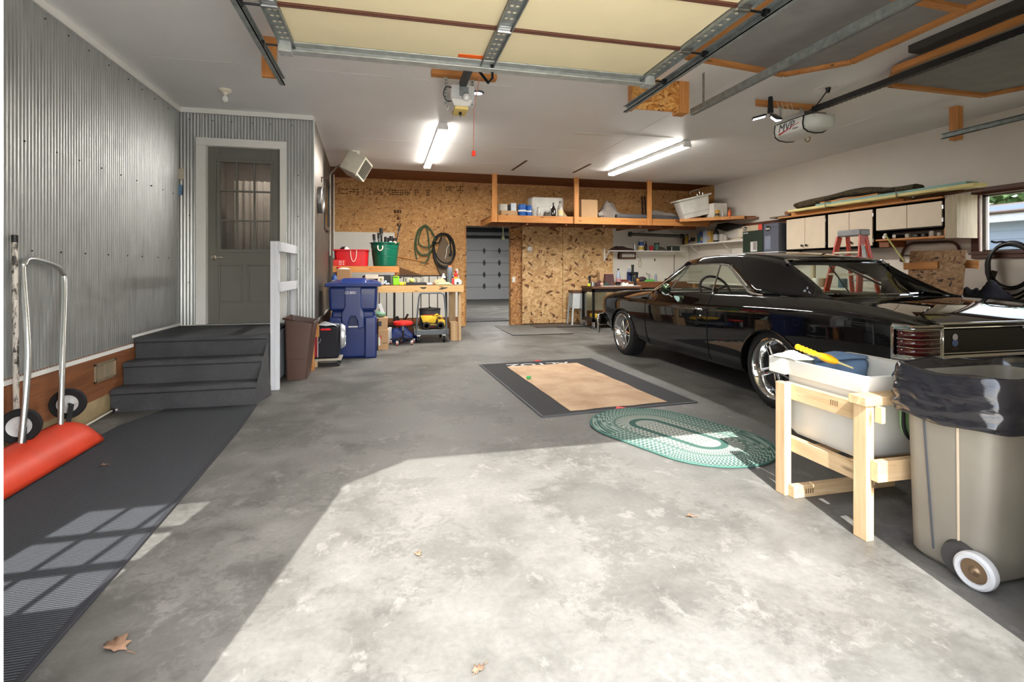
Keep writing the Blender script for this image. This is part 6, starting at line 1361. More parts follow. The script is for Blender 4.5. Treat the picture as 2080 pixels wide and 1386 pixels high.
# tall side bench along the right wall behind the car
sb = thing('side_bench', 'white topped side bench along the right wall behind the car', 'workbench', (6.5, 7.4, 0))
MB().box(6.22, XR-.01, 5.2, 9.85, .90, .93).build('worktop', M('bench_white', (214, 208, 196), .5), sb)
for y in (5.25, 7.4, 9.6): MB().box(6.25, 6.33, y, y+.09, 0, .899).build('leg', fir_z, sb)
for y in (5.25, 7.4, 9.6): MB().box(6.76, 6.84, y, y+.09, 0, .899).build('rear_leg', fir_z, sb)
for u, v, r, mt, lb in ((1660, 575, .07, wht, 'white tub on the side bench seen through the car rear window'), (1672, 578, .05, M('can_tan', (150, 120, 90), .5), 'tan can right of the white tub on the side bench'), (1712, 577, .06, M('can_teal', (60, 96, 110), .5), 'teal can on the side bench behind the ladder'), (1652, 545, .035, M('pole_cream', (206, 190, 160), .6), 'cream roll standing behind the white tub on the side bench')):
    p = at(u, v, X=6.45); o = MB().lathe([(r, 0), (r, max(.12, (p.z-.93)*1.2)), (r*.9, max(.13, (p.z-.93)*1.25)), (0, max(.13, (p.z-.93)*1.25))], (6.45, p.y, .931), n=20).build('storage_can', mt); tag(o, lb, 'can')
tag(MB().box(6.3, 6.75, 6.9, 7.5, .931, 1.04).build('cream_carton', M('carton_cream', (216, 206, 194), .6), bevel=.004), 'flat cream carton on the side bench seen through the car windows', 'box')
# bench goods
cz = RZ
def bgood(*a, **k): return cyl_item(*a, **k)
cyl_item('water_bottle', 'blue labelled plastic bottle standing on the corner bench', 'bottle', 1278, 541, 10.48, cz, .05, BOT, M('bottle_clear', (150, 160, 176), .15, coat=.6), (('label', [(1.02, .05), (1.02, .62)], M('label_navy', (28, 44, 96), .4)), ('cap', CAPP, trim_white)))
cyl_item('black_pipe', 'upright black pipe beside the blue labelled bottle', 'pipe', 1285, 538, 10.44, cz, .028, [(1.1, 0), (1.1, .04), (1, .05), (1, .92), (1.15, .93), (1.15, 1), (0, 1)], dkp)
o = thing('cordless_drill', 'black cordless drill lying on the corner bench', 'drill', (5.3, 10.42, cz)); a = at(1291, 556, Y=10.42)
MB().cyl((a.x-.11, 10.42, a.z), (a.x+.05, 10.42, a.z), .035).cyl((a.x-.17, 10.42, a.z), (a.x-.11, 10.42, a.z), .02).build('motor', dkp, o); MB().box(a.x-.0, a.x+.05, 10.39, 10.45, cz+.04, a.z-.02).build('grip', dkp, o, bevel=.008); MB().box(a.x-.03, a.x+.09, 10.37, 10.47, cz+.001, cz+.045).build('battery', M('battery_dark', (50, 50, 54), .5), o, bevel=.006)
tag(MB().ell((5.47, 10.42, cz+.055), .10, .08, .055).build('sander_disc', M('disc_plum', (70, 52, 60), .5)), 'dark plum round tool on the corner bench right of the drill', 'tool')
tag(MB().ell((5.32, 10.34, cz+.035), .04, .035, .034).build('orange_ball', M('knob_orange', (214, 150, 70), .5)), 'small orange ball between the drill and the plum tool', 'ball')
rumple('green_glove', 'bright green glove lying on the corner bench', 'glove', (5.62, 10.37, cz), .12, .06, .06, M('glove_green', (96, 190, 84), .7), 3)
o = thing('bench_faucet', 'grey faucet standing on the corner bench against the white wall', 'faucet', (5.55, 10.5, cz)); a = at(1319, 565, Y=10.4); MB().cyl((a.x, 10.4, cz), (a.x, 10.4, cz+.17), .02).build('column', brushed, o); MB().tube([(a.x, 10.4, cz+.12), (a.x-.09, 10.38, cz+.19)], .009, 8).build('spout', brushed, o)
o = tag(MB().ell((6.12, 10.5, cz+.035), .05, .05, .034).build('tape_roll', dkp), 'small black tape roll on the white bench top behind the windscreen', 'tape roll')
tag(MB().box(6.32, 6.40, 10.45, 10.52, cz+.001, cz+.03).build('pink_sponge', M('sponge_pink', (206, 140, 120), .8), bevel=.006), 'small salmon sponge at the right end of the corner bench', 'sponge')
cyl_item('clear_cup', 'small clear bottle near the faucet on the corner bench', 'bottle', 1332, 553, 10.45, cz, .03, BOT, M('bottle_clear', (0, 0, 0)), (('cap', CAPP, trim_white),))
tag(MB().box(4.92, 5.12, 10.36, 10.6, cz+.001, cz+.045).build('tool_case', M('case_red', (110, 50, 40), .6), bevel=.005), 'flat dark red case lying at the left of the corner bench', 'case')
# --- black tool cart
t = thing('tool_cart', 'black steel tool cart with brown wooden top and chrome casters', 'cart', (4.5, 9.97, 0))
tx0, tx1, ty0, ty1 = 3.985, 5.03, 9.66, 10.25
MB().box(tx0-.01, tx1+.02, ty0-.015, ty1+.01, .805, .85).build('wood_top', wood('walnut', (84, 52, 34), (116, 78, 54), 'x'), t, bevel=.003); MB().box(tx0, tx1, ty0, ty1, .735, .803).build('top_tray', M('cart_black', (18, 18, 20), .35), t, bevel=.003)
for x in (tx0+.0, tx1-.045):
    for y in (ty0, ty1-.04):
        MB().box(x, x+.045, y, y+.006, .13, .80).box(x, x+.006, y, y+.04, .13, .80).build('corner_post', M('cart_black', (0, 0, 0)), t)
        w_ = MB().cyl((x+.008, y+.02, .05), (x+.037, y+.02, .05), .05, n=22).build('caster', M('caster_clear', (150, 152, 156), .25, .6), t); MB().box(x-.004, x+.006, y-.0, y+.045, .05, .125).box(x+.039, x+.049, y, y+.045, .05, .125).box(x-.004, x+.049, y-.002, y+.047, .12, .135).build('caster_fork', chrome, w_)
m = MB()
for x in (tx0+.02, tx1-.03): 
    for z in (.75, .79): m.cyl((x, ty0-.004, z), (x, ty0+.002, z), .006, n=8)
m.build('bolts', chrome, t)
MB().box(tx0, tx1, ty0, ty1, .13, .20).build('lower_tray', M('cart_black', (0, 0, 0)), t, bevel=.003)
o = tag(MB().box(4.10, 4.45, 9.8, 10.1, .2015, .275).build('tool_box', M('box_yellow', (206, 178, 50), .5), bevel=.008), 'yellow tool box on the lower tray of the black cart', 'tool box'); MB().box(4.2, 4.35, 9.9, 9.98, .275, .30).build('handle', dkp, o)
cz = .851
o = tag(MB().box(4.18, 5.04, 9.66, 10.0, cz, cz+.009).build('white_sheet', trim_white), 'white sheet of board spread over the black tool cart', 'board')
c2 = cz+.01
a = at(1188, 577, Y=9.78); cyl_item('steel_cup', 'small steel cup at the left corner of the tool cart', 'cup', 1204, 573, 9.74, cz, .05, [(.9, 0), (1, .05), (1, 1), (.93, 1), (.85, .1), (0, .08)], brushed)
o = thing('grip_tool', 'black and yellow tool standing at the left of the tool cart', 'tool', (4.05, 9.9, cz)); a = at(1198, 575, Y=9.9); MB().lathe([(.05, 0), (.052, .02), (.04, .05), (.03, .055)], (a.x, 9.9, cz), n=18).build('yellow_base', M('tape_yellow', (0, 0, 0)), o); MB().cyl((a.x, 9.9, cz+.05), (a.x, 9.9, cz+.17), .022).ell((a.x, 9.9, cz+.19), .035, .03, .03).build('handle', dkp, o)
rumple('dark_glove', 'dark red and black gloves on the tool cart', 'gloves', (4.2, 9.86, c2), .11, .09, .10, M('glove_maroon', (74, 44, 44), .8), 21)
rumple('green_rag', 'dark green rag on the tool cart left of the maroon carton', 'rag', (4.33, 9.78, c2), .08, .06, .08, M('rag_green', (50, 66, 54), .85), 22)
tag(MB().ell((4.21, 9.73, c2+.035), .035, .03, .034).build('pale_ball', M('ball_pink', (0, 0, 0))), 'pale pink lump in front of the gloves on the tool cart', 'ball')
p, q = at(1230, 557, Y=9.78), at(1248, 578, Y=9.78)
tag(MB().add([(p.x-.01, 9.78, c2), (q.x+.01, 9.78, c2), (q.x+.01, 9.9, c2), (p.x-.01, 9.9, c2), (p.x+.015, 9.79, p.z), (q.x-.015, 9.79, p.z), (q.x-.015, 9.89, p.z), (p.x+.015, 9.89, p.z)], [(0, 3, 2, 1), (4, 5, 6, 7), (0, 1, 5, 4), (1, 2, 6, 5), (2, 3, 7, 6), (3, 0, 4, 7)]).build('maroon_shade', M('maroon_card', (84, 54, 54), .6), bevel=.003), 'maroon tapered carton standing on the tool cart', 'box')
tag(MB().box(p.x-.01, q.x+.03, 10.05, 10.2, cz, at(1240, 553, Y=10.05).z).build('tan_carton', card, bevel=.003), 'tan carton behind the maroon carton on the tool cart', 'box')
cyl_item('cola_bottle', 'half empty dark cola bottle on the tool cart', 'bottle', 1256, 546, 9.80, c2, .05, [(.92, 0), (1, .03), (1, .42)], M('cola', (24, 14, 12), .1, coat=1.), (('clear_neck', [(1, .42), (.95, .55), (.5, .8), (.3, .88), (.3, .92)], M('bottle_clear', (0, 0, 0))), ('label', [(1.02, .22), (1.02, .42)], M('label_pink', (170, 120, 120), .5)), ('cap', [(.36, .91), (.36, 1), (0, 1)], dkp)))
for k in range(8):
    a = at(1265.5+k*2.9, 577, Y=9.72); tag(MB().lathe([(.011, 0), (.012, .03), (.008, .034), (0, .034)], (a.x, 9.72, c2), n=10).build('small_vial', trim_white), 'tiny white vial in the row at the front of the tool cart', 'vial', 'white vials on the tool cart')
rumple('white_paper', 'crumpled white paper behind the row of vials on the tool cart', 'paper', (4.78, 9.84, c2), .09, .06, .07, trim_white, 31)
cyl_item('black_spray', 'black spray bottle at the right of the tool cart', 'bottle', 1290, 555, 9.80, c2, .03, BOT, dkp, (('cap', CAPP, dkp),))
# white stool with splayed legs, cream sheet behind the cart
t = thing('white_stand', 'white stand with splayed legs and brown top left of the tool cart', 'stand', (3.95, 10.45, 0))
MB().box(3.80, 4.12, 10.30, 10.60, .70, .745).build('brown_top', wood('walnut', (0, 0, 0), (0, 0, 0)), t); MB().box(3.83, 4.10, 10.32, 10.34, .36, .69).box(3.83, 4.10, 10.56, 10.58, .36, .69).build('side_panel', M('stand_white', (200, 204, 206), .5), t)
for x, dx in ((3.83, -.05), (4.09, .01)):
    for y, dy in ((10.33, -.03), (10.57, .03)): MB().beam((x+dx, y+dy, .0), (x, y, .70), .03, .03, (0, 1, 0)).build('leg', M('stand_white', (0, 0, 0)), t)
tag(MB().box(4.16, 4.66, 10.50, 10.52, .30, .79).build('cream_sheet', M('sheet_cream', (222, 216, 180), .6)), 'cream sheet standing on a brown block behind the tool cart', 'panel')
tag(MB().box(4.16, 4.66, 10.44, 10.58, 0, .2995).build('brown_block', ply_br), 'brown wooden block under the cream sheet behind the tool cart', 'block')
# --- wall shelf on the back wall
WZ = 1.615
t = thing('wall_shelf', 'narrow white wall shelf on the back wall', 'shelf', (5.6, 10.6, WZ))
MB().box(4.72, 6.56, 10.46, YB-.001, WZ-.02, WZ).build('shelf_board', trim_white, t)
m = MB().box(4.66, 4.69, YB-.12, YB-.094, 1.38, 1.66).beam((4.675, YB-.11, 1.40), (4.72, 10.5, WZ-.02), .02, .02); m.build('bracket', trim_white, t); MB().box(4.80, 6.5, YB-.02, YB-.001, WZ-.08, WZ-.02).build('ledger', trim_white, t)
rumple('brown_cloth', 'dark brown cloth draped at the left of the back wall shelf', 'cloth', (5.05, 10.58, WZ), .28, .09, .10, M('cloth_brown', (64, 40, 36), .9), 8)
cyl_item('small_tin', 'slim silver tin on the back wall shelf', 'can', 1289.5, 494, 10.55, WZ, .022, CAN, brushed)
cyl_item('big_canister', 'white canister with blue and yellow bands on the back wall shelf', 'can', 1302, 487.5, 10.55, WZ, .06, CAN, trim_white, (('blue_band', [(1.02, .45), (1.02, .82)], M('band_blue', (44, 74, 132), .4)), ('yellow_band', [(1.02, .08), (1.02, .36)], M('band_yellow', (214, 180, 70), .4))))
cyl_item('black_bottle', 'slim black bottle right of the white canister', 'bottle', 1312, 491, 10.55, WZ, .028, BOT, dkp, (('cap', CAPP, dkp),))
cyl_item('red_cup', 'red cup on the back wall shelf', 'cup', 1323, 499.5, 10.55, WZ, .05, [(.8, 0), (.85, .05), (1, .9), (1.03, 1), (.9, 1), (.75, .1), (0, .08)], M('cup_red', (190, 50, 52), .4))
cyl_item('teal_cup', 'teal and dark cup right of the red cup', 'cup', 1334, 494, 10.55, WZ, .055, [(.8, 0), (.85, .05), (1, .85), (1.05, .86), (1.05, 1), (.9, 1), (.75, .1), (0, .08)], M('cup_teal', (86, 122, 112), .4), (('rim', [(1.07, .84), (1.07, 1.01)], dkp),))
rumple('grey_cloth', 'grey cloth right of the teal cup on the back wall shelf', 'cloth', (6.0, 10.58, WZ), .16, .08, .09, M('rag_grey', (0, 0, 0)), 18)
sbx(1362, 1381, 500, 10.52, .16, 'green_case', 'dark green case at the right end of the back wall shelf', M('case_green', (62, 72, 60), .5), z0=WZ)
cyl_item('white_peg', 'small white peg in front of the dark green case', 'peg', 1364.5, 502, 10.48, WZ, .014, [(1, 0), (.6, .1), (.6, .9), (1.2, .92), (1.2, 1), (0, 1)], trim_white)
t = thing('hanging_tube', 'long dark tube hung on two cords on the back wall', 'tube light', (5.9, 10.6, 1.95))
p, q = V(5.31, 10.62, 1.985), V(6.50, 10.55, 1.955); MB().cyl(p, q, .035, n=18).build('tube', M('tube_dark', (86, 84, 80), .5), t); MB().cyl(p-V(.06, 0, 0), p, .055).build('end_cap', M('cap_charcoal', (56, 54, 50), .5), t); MB().cyl(q, q+V(.07, 0, 0), .05).build('end_cap', M('cap_charcoal', (0, 0, 0)), t)
for a, b in (((5.45, 10.62, 2.01), (5.62, 10.6, SZ0-.16)), ((6.38, 10.56, 2.0), (6.24, 10.56, SZ0-.13))): MB().tube([a, b], .004, 5).build('cord', dkp, t)
a, b = at(1255, 526, Y=YB-.02), at(1291, 513, Y=YB-.02)
t = thing('wall_mount', 'brown wooden holder with white roll on the back wall under the shelf', 'holder', ((a.x+b.x)/2, YB-.03, a.z)); MB().frame(a.x, b.x, a.z, b.z, .028, YB-.04, YB-.001).box(a.x, a.x+.085, YB-.04, YB-.001, a.z, b.z).build('frame', wood('walnut', (0, 0, 0), (0, 0, 0)), t, bevel=.003); MB().cyl((a.x+.09, YB-.035, (a.z+b.z)/2), (b.x-.04, YB-.035, (a.z+b.z)/2), .032).build('roll', trim_white, t)
c = at(1300, 536, Y=YB-.01); tag(MB().tube([c+V(.035*math.cos(2*PI*i/20), 0, .085*math.sin(2*PI*i/20)) for i in range(20)], .005, 6, closed=True).tube([c+V(0, 0, .085), c+V(.03, 0, .12), c+V(-.07, 0, .17)], .004, 5).build('cord_loop', M('cord_ochre', (176, 150, 104), .7)), 'ochre cord loop hanging under the back wall shelf', 'cord')
a, b = at(1371, 512, Y=YB-.01), at(1369, 555, Y=YB-.01); tag(MB().tube(smooth_path([a, a+V(-.02, 0, -.15), b], 5), .006, 6).build('hanging_cable', dkp), 'black cable hanging down the white back wall near the corner', 'cable')
c = at(1330, 528, Y=YB-.01); tag(MB().ell(c, .016, .008, .035).build('wall_key', M('key_dark', (70, 66, 56), .5)), 'small dark key hanging on the white back wall', 'key')
# --- right hand wall shelf with bottles
HZ2 = 1.765
t = thing('wall_shelf', 'white wall shelf of bottles on the right wall near the corner', 'shelf', (6.7, 9.5, HZ2)); MB().box(6.58, XR-.001, 8.45, YB-.02, HZ2-.02, HZ2).build('shelf_board', trim_white, t)
for y in (10.35, 9.2): MB().box(6.84, XR-.001, y, y+.03, HZ2-.25, HZ2-.02).beam((6.845, y+.015, HZ2-.22), (6.62, y+.015, HZ2-.02), .02, .02).build('bracket', M('bracket_white', (200, 196, 188), .5), t)
def rit(u0, u1, v0, name, label, mt, kind='box', X=6.68, cap=None, lab=None, cat=None, z0=HZ2):
    p, q = at(u0, v0, X=X), at(u1, v0, X=X); z0 += .0005; yc = (p.y+q.y)/2; h = max(p.z, q.z)-z0
    if kind == 'box': o = tag(MB().box(X-.05, X+.05, q.y, p.y, z0, z0+h).build(name, mt, bevel=.003), label, cat or 'box'); 
    else:
        r = min(.06, abs(p.y-q.y)/2*1.0); c = (X, yc, z0); o = thing(name, label, cat or 'bottle', c); MB().lathe([(a*r, b*h) for a, b in (BOT if kind == 'bot' else CAN)], c, n=18).build('bottle_body' if kind == 'bot' else 'can_body', mt, o)
        if kind == 'bot': MB().lathe([(a*r, b*h) for a, b in CAPP], c, n=14).build('cap', cap or dkp, o)
        if lab: MB().lathe([(1.02*r, .12*h), (1.02*r, .5*h)], c, n=18).build('label', lab, o)
    if kind == 'box' and lab: MB().box(X-.052, X-.0495, q.y+.01, p.y-.01, z0+h*.2, z0+h*.55).build('label', lab, o)
    return o
rit(1387.5, 1392, 482, 'brown_bottle', 'small brown bottle at the corner end of the right wall shelf', M('bottle_brown', (84, 56, 36), .4), 'bot')
rit(1393, 1398, 476, 'yellow_bottle', 'yellow bottle near the corner end of the right wall shelf', M('bottle_yellow', (196, 170, 60), .4), 'bot', cap=dkp)
rit(1400, 1404, 478, 'white_bottle', 'slim white bottle with purple label on the right wall shelf', wht, 'bot', lab=M('label_purple', (90, 70, 130), .5), cap=wht)
rit(1406, 1417, 473, 'beige_box', 'beige tool carton with a dark slot on the right wall shelf', M('box_beige', (190, 172, 146), .6), 'box', lab=dkp)
rit(1418, 1427, 467, 'blue_jug', 'blue and teal jug on the right wall shelf', M('jug_teal', (76, 120, 160), .35), 'bot', cap=M('cap_grey2', (140, 140, 150), .5), lab=M('label_green', (40, 80, 70), .5))
rit(1427.5, 1431, 472, 'purple_box', 'narrow purple and yellow packet right of the blue jug', M('box_purple', (80, 76, 150), .5), 'box', lab=M('band_yellow', (0, 0, 0)))
rit(1431.5, 1440, 469, 'pale_carton', 'pale blue and white carton on the right wall shelf', M('carton_pale', (180, 196, 214), .5), 'box')
rit(1440.5, 1447, 470, 'yellow_carton', 'grey topped yellow carton left of the black jug', M('carton_yellow', (206, 166, 80), .5), 'box', lab=M('label_grey', (170, 168, 170), .5))
rit(1447.5, 1462, 462, 'oil_jug', 'black oil jug with pale label on the right wall shelf', M('jug_black', (26, 28, 32), .35), 'bot', cap=dkp, lab=M('label_grey', (0, 0, 0)))
rit(1463, 1470, 476, 'glass_jar', 'larger grey jar right of the black oil jug', gls, 'can', cat='jar')
rit(1470.5, 1476, 478, 'glass_jar', 'smaller grey jar second right of the black oil jug', gls, 'can', cat='jar')
rumple('cream_papers', 'heap of cream papers at the near end of the right wall shelf', 'papers', (6.70, 8.80, HZ2), .10, .28, .05, M('paper_cream', (214, 204, 182), .8), 25)
tag(MB().obox((6.76, 8.72, HZ2+.14), (.02, .34, .16), Matrix.Rotation(.1, 3, 'X')).build('cream_folder', M('paper_cream', (0, 0, 0)), bevel=.004), 'cream folder standing at the near end of the right wall shelf', 'folder')
m = MB().add([(6.80, 9.60, 2.06), (6.80, 9.60, 2.155), (6.80, 9.3, 2.16), (6.80, 8.85, 2.085), (6.80, 8.78, 2.09), (6.80, 8.78, 2.06), (6.80, 8.86, 2.05), (6.80, 9.35, 1.99)], [(0, 1, 2, 3, 4, 5, 6, 7)])
o = tag(m.build('bow_case', M('case_dark', (30, 26, 28), .6), solid=.05), 'dark tapering case hanging on the right wall above the bottles', 'case')
# mats on the floor at the back
gm = M('mat_grey', (118, 116, 112), .85, var=.08)
t = thing('floor_mat', 'grey floor mat with dark edge nearest to the dark doorway', 'mat', (2.7, 9.8, 0)); MB().box(2.19, 3.34, 9.03, 10.62, .001, .008).build('pad', gm, t); MB().box(2.175, 2.19, 9.015, 10.62, .001, .010).box(2.175, 3.34, 9.015, 9.03, .001, .010).build('edge', dkp, t)
t = thing('floor_mat', 'darker narrow floor mat in front of the strand board doors', 'mat', (3.4, 10.4, 0)); MB().box(2.92, 4.05, 10.06, 10.66, .0085, .015).build('pad', M('mat_dark', (92, 84, 76), .85), t); MB().box(2.91, 4.05, 10.045, 10.06, .0085, .017).build('edge', dkp, t)
# ================================================================== RIGHT WALL: cabinets, boards, ladder, hose
XF = 6.53
cabm = M('cabinet_cream', (222, 206, 182), .45, var=.03); cabk = M('cabinet_dark', (34, 28, 26), .5)
def cabinet(label, y0, y1, z0, z1, knobs, hinge=True):
    t = thing('wall_cabinet', label, 'cabinet', (6.69, (y0+y1)/2, z0)); x0, x1 = XF+.02, XR-.001
    MB().box(x0, x1, y0, y0+.018, z0, z1).box(x0, x1, y1-.018, y1, z0, z1).box(x0, x1, y0, y1, z0, z0+.018).box(x0, x1, y0, y1, z1-.018, z1).box(x1-.01, x1, y0, y1, z0, z1).box(x0, x0+.018, y0, y0+.03, z0, z1).box(x0, x0+.018, y1-.03, y1, z0, z1).box(x0, x0+.018, y0, y1, z1-.03, z1).box(x0, x0+.018, y0, y1, z0, z0+.035).build('carcass', cabk, t)
    ym = (y0+y1)/2
    for i, (a, b) in enumerate(((y0+.025, ym-.003), (ym+.003, y1-.025))):
        d = MB().box(XF, XF+.018, a, b, z0+.03, z1-.025).build('door', cabm, t, bevel=.003)
        if knobs[i]:
            ky = (ym-.045 if i == 0 else ym+.045); MB().lathe([(.006, 0), (.008, .012), (.018, .018), (.020, .026), (.012, .032), (0, .033)], (XF, ky, z0+.085), (-1, 0, 0), 20).build('knob', M('knob_dark', (60, 52, 48), .2, .9), d)
    for z in (z0+.10, z1-.10): MB().box(XF-.003, XF+.02, y0+.006, y0+.022, z-.025, z+.025).build('hinge', brushed, t)
    return t
cabinet('cream two door wall cabinet farthest from the window, with two dark knobs', 6.548, 7.385, 1.50, 2.055, (1, 1))
cabinet('cream two door wall cabinet in the middle, behind the orange ladder', 5.752, 6.542, 1.50, 2.055, (1, 0))
cabinet('cream short wall cabinet nearest the window, over the shelf of tubes', 4.83, 5.745, 1.70, 2.055, (0, 0))
t = thing('tool_shelf', 'brown shelf of small bottles under the short cream cabinet', 'shelf', (6.6, 5.25, 1.6)); MB().box(6.50, XR-.001, 4.80, 5.70, 1.585, 1.605).build('shelf_board', fir_y, t); MB().box(6.52, XR-.001, 4.80, 4.82, 1.605, 1.70).build('side_board', fir_z, t); MB().box(6.55, XR-.001, 5.55, 5.69, 1.50, 1.585).build('bracket_block', ply_br, t)
tz = 1.6055
for y, lb in ((5.60, 'white capped tube at the far end of the brown tool shelf'), (5.46, 'second white capped tube on the brown tool shelf')):
    o = thing('caulk_tube', lb, 'tube', (6.6, y, tz)); MB().cyl((6.53, y, tz+.027), (6.76, y+.02, tz+.027), .025, n=16).build('tube_body', dkp, o); MB().ell((6.53, y, tz+.027), .012, .028, .0265).build('white_cap', trim_white, o)
for y, w, h, mt, lb in ((5.33, .06, .06, gls, 'crumpled clear wrap on the brown tool shelf'), (5.22, .07, .05, dkp, 'dark box third on the brown tool shelf'), (5.12, .06, .05, dkp, 'dark box fourth on the brown tool shelf'), (5.02, .06, .075, gls, 'clear glass jar on the brown tool shelf'), (4.93, .05, .05, gls, 'small clear jar at the near end of the brown tool shelf')):
    tag(MB().box(6.58, 6.64, y-w/2, y+w/2, tz, tz+h).build('shelf_item', mt, bevel=.012), lb, 'jar')
o = tag(MB().box(6.5, 6.86-.02, 4.66, 4.795, 1.57, 2.085).build('blank_panel', wood('pale_board', (166, 152, 128), (196, 184, 160), 'z', .6, .7, False)), 'pale unpainted vertical board between the short cabinet and the brown window', 'board')
MB().tube([(6.498, 4.76, 2.08), (6.497, 4.76, 2.04)], .004, 5).tube([(6.498, 4.71, 2.08), (6.497, 4.71, 2.05)], .004, 5).build('paint_drips', trim_white, o)
# planks stacked on the cabinets
ct = 2.056
pk = [((6.50, 7.45, ct+.012), (6.52, 4.80, ct+.012), .12, .02, fir_y, 'long orange plank lying along the front of the cabinet tops'),
      ((6.66, 7.40, ct+.012), (6.68, 4.75, ct+.012), .16, .02, ply_br, 'wide brown plank at the back of the cabinet tops'),
      ((6.55, 7.2, ct+.048), (6.56, 5.3, ct+.048), .14, .045, fir_y, 'thick plank second from the bottom of the pile on the cabinets'),
      ((6.72, 7.9, ct+.062), (6.70, 5.0, ct+.062), .14, .022, M('plank_grey', (120, 100, 78), .8), 'weathered plank sticking out towards the far corner'),
      ((6.52, 4.95, ct+.052), (6.56, 4.45, ct+.052), .10, .02, M('plank_brown', (96, 66, 46), .8), 'dark plank end jutting out towards the window')]
for p, q, w_, h, mt, lb in pk: tag(MB().beam(p, q, w_, h).build('plank', mt, bevel=.002), lb, 'plank', 'planks on the cabinets')
foam = M('foam_yellow', (226, 214, 150), .7); foamb = M('foam_blue', (140, 180, 176), .7)
tag(MB().beam((6.44, 7.12, ct+.090), (6.42, 4.36, ct+.090), .20, .035).build('foam_board', foam, bevel=.002), 'long pale yellow foam board on the plank pile above the cabinets', 'foam board')
tag(MB().beam((6.47, 6.6, ct+.125), (6.45, 4.46, ct+.125), .18, .033).build('foam_board', foamb, bevel=.002), 'pale blue foam board lying on the yellow foam board', 'foam board')
tag(MB().beam((6.63, 7.45, ct+.100), (6.65, 5.4, ct+.100), .12, .05).build('plank', ply_br, bevel=.002), 'brown plank under the rolled carpet above the cabinets', 'plank')
rws = []
for i in range(33):
    u = i/32; y = 7.22+(5.22-7.22)*u; z = ct+.20+.055*math.sin(PI*u)-.01*math.sin(9*u); h = .055+.012*math.sin(13*u); ring = []
    for k in range(14): a = 2*PI*k/14; ring.append((6.64+.10*math.cos(a), y, z+h*math.sin(a)*(.85+.15*math.sin(3*a+7*u))))
    rws.append(ring)
m_, nt_, b_ = new_mat('camo_cloth'); f_ = noise(nt_, coord(nt_, (1, .6, 1)), 22, 4, .6); r_ = ramp(nt_, [(.38, lin((44, 36, 28))), (.5, lin((92, 78, 56))), (.62, lin((66, 64, 46)))]); nt_.links.new(f_, r_.inputs[0]); nt_.links.new(r_.outputs[0], b_.inputs['Base Color']); b_.inputs['Roughness'].default_value = .95
tag(MB().grid(rws, close_u=True, cap=True).build('rolled_blanket', m_, ang=60), 'long mottled brown rolled carpet on top of the plank pile', 'carpet')
tag(MB().beam((6.45, 6.55, ct+.157), (6.45, 5.6, ct+.157), .07, .025).build('plank', fir_y, bevel=.002), 'short orange plank in front of the rolled carpet', 'plank')
tag(MB().beam((6.70, 5.3, ct+.084), (6.66, 4.72, ct+.084), .07, .02).build('plank', M('plank_brown', (0, 0, 0)), bevel=.002), 'short dark plank sticking out past the end of the rolled carpet', 'plank')
for y in (6.35, 5.25):
    m = MB(); m.tube([(6.315, y, ct+.068), (6.31, y, ct+.145), (6.56, y, ct+.150), (6.56, y, ct+.066)], .008, 6, closed=True); tag(m.build('strap', M('strap_brown', (110, 92, 76), .7), None), 'brown strap round the foam boards '+('over the middle cabinet' if y > 6 else 'over the short cabinet'), 'strap')
# two boxes of heaters on a ledge before the far window
t = thing('wall_ledge', 'white ledge carrying two printed boxes under the far window', 'shelf', (6.6, 7.9, 1.5)); MB().box(6.40, XR-.001, 7.40, 8.42, 1.48, 1.50).build('ledge_board', trim_white, t)
for y in (7.5, 8.3): MB().box(6.6, XR-.001, y, y+.03, 1.38, 1.479).build('bracket', trim_white, t)
gbx = M('box_darkgreen', (34, 48, 38), .45); gry = M('box_slate', (86, 90, 102), .4)
o = tag(MB().box(6.44, 6.80, 7.82, 8.345, 1.501, 2.0).build('heater_box', gbx, bevel=.003), 'dark green printed carton with tan band and small heater picture', 'box')
MB().box(6.437, 6.4395, 7.93, 8.345, 1.90, 1.999).build('tan_band', M('band_tan', (176, 160, 136), .5), o); MB().box(6.437, 6.4395, 7.83, 7.93, 1.90, 1.999).build('red_corner', M('corner_red', (196, 70, 60), .5), o)
MB().lathe([(.05, 0), (0, .002)], (6.4365, 8.27, 1.95), (-1, 0, 0), 24, 1, .7).build('logo_oval', dkp, o)
text('logo_text', 'beo', .045, trim_white, axes((6.4335, 8.27, 1.95), (0, -1, 0), (0, 0, 1)), o)
text('product_text', 'HEATER', .036, trim_white, axes((6.4385, 8.26, 1.865), (0, -1, 0), (0, 0, 1)), o)
MB().box(6.4365, 6.4395, 7.96, 8.13, 1.52, 1.70).build('heater_picture', M('pic_white', (206, 202, 198), .5), o); MB().box(6.435, 6.4368, 7.97, 8.06, 1.55, 1.69).build('grille_picture', M('pic_grey', (140, 132, 130), .5), o)
o = tag(MB().box(6.44, 6.80, 7.44, 7.80, 1.501, 1.985).build('heater_box', gry, bevel=.003), 'slate grey printed carton with oval logo beside the cream cabinets', 'box')
MB().lathe([(.075, 0), (0, .002)], (6.4395, 7.69, 1.91), (-1, 0, 0), 24, 1, .65).build('logo_oval', dkp, o); text('logo_text', 'beo', .07, trim_white, axes((6.4365, 7.69, 1.91), (0, -1, 0), (0, 0, 1)), o)
text('product_text', 'ENERGY 10', .03, M('print_dark', (0, 0, 0)), axes((6.4395, 7.54, 1.925), (0, -1, 0), (0, 0, 1)), o)
MB().box(6.4365, 6.4395, 7.62, 7.76, 1.55, 1.78).build('product_picture', M('pic_blue', (124, 130, 146), .5), o)
for y in (7.5,): MB().add([(6.44, 7.44, 1.986), (6.44, 7.80, 1.986), (6.60, 7.79, 2.02), (6.60, 7.45, 2.02)], [(0, 1, 2, 3)]).build('lid_flap', gry, o, solid=.004)
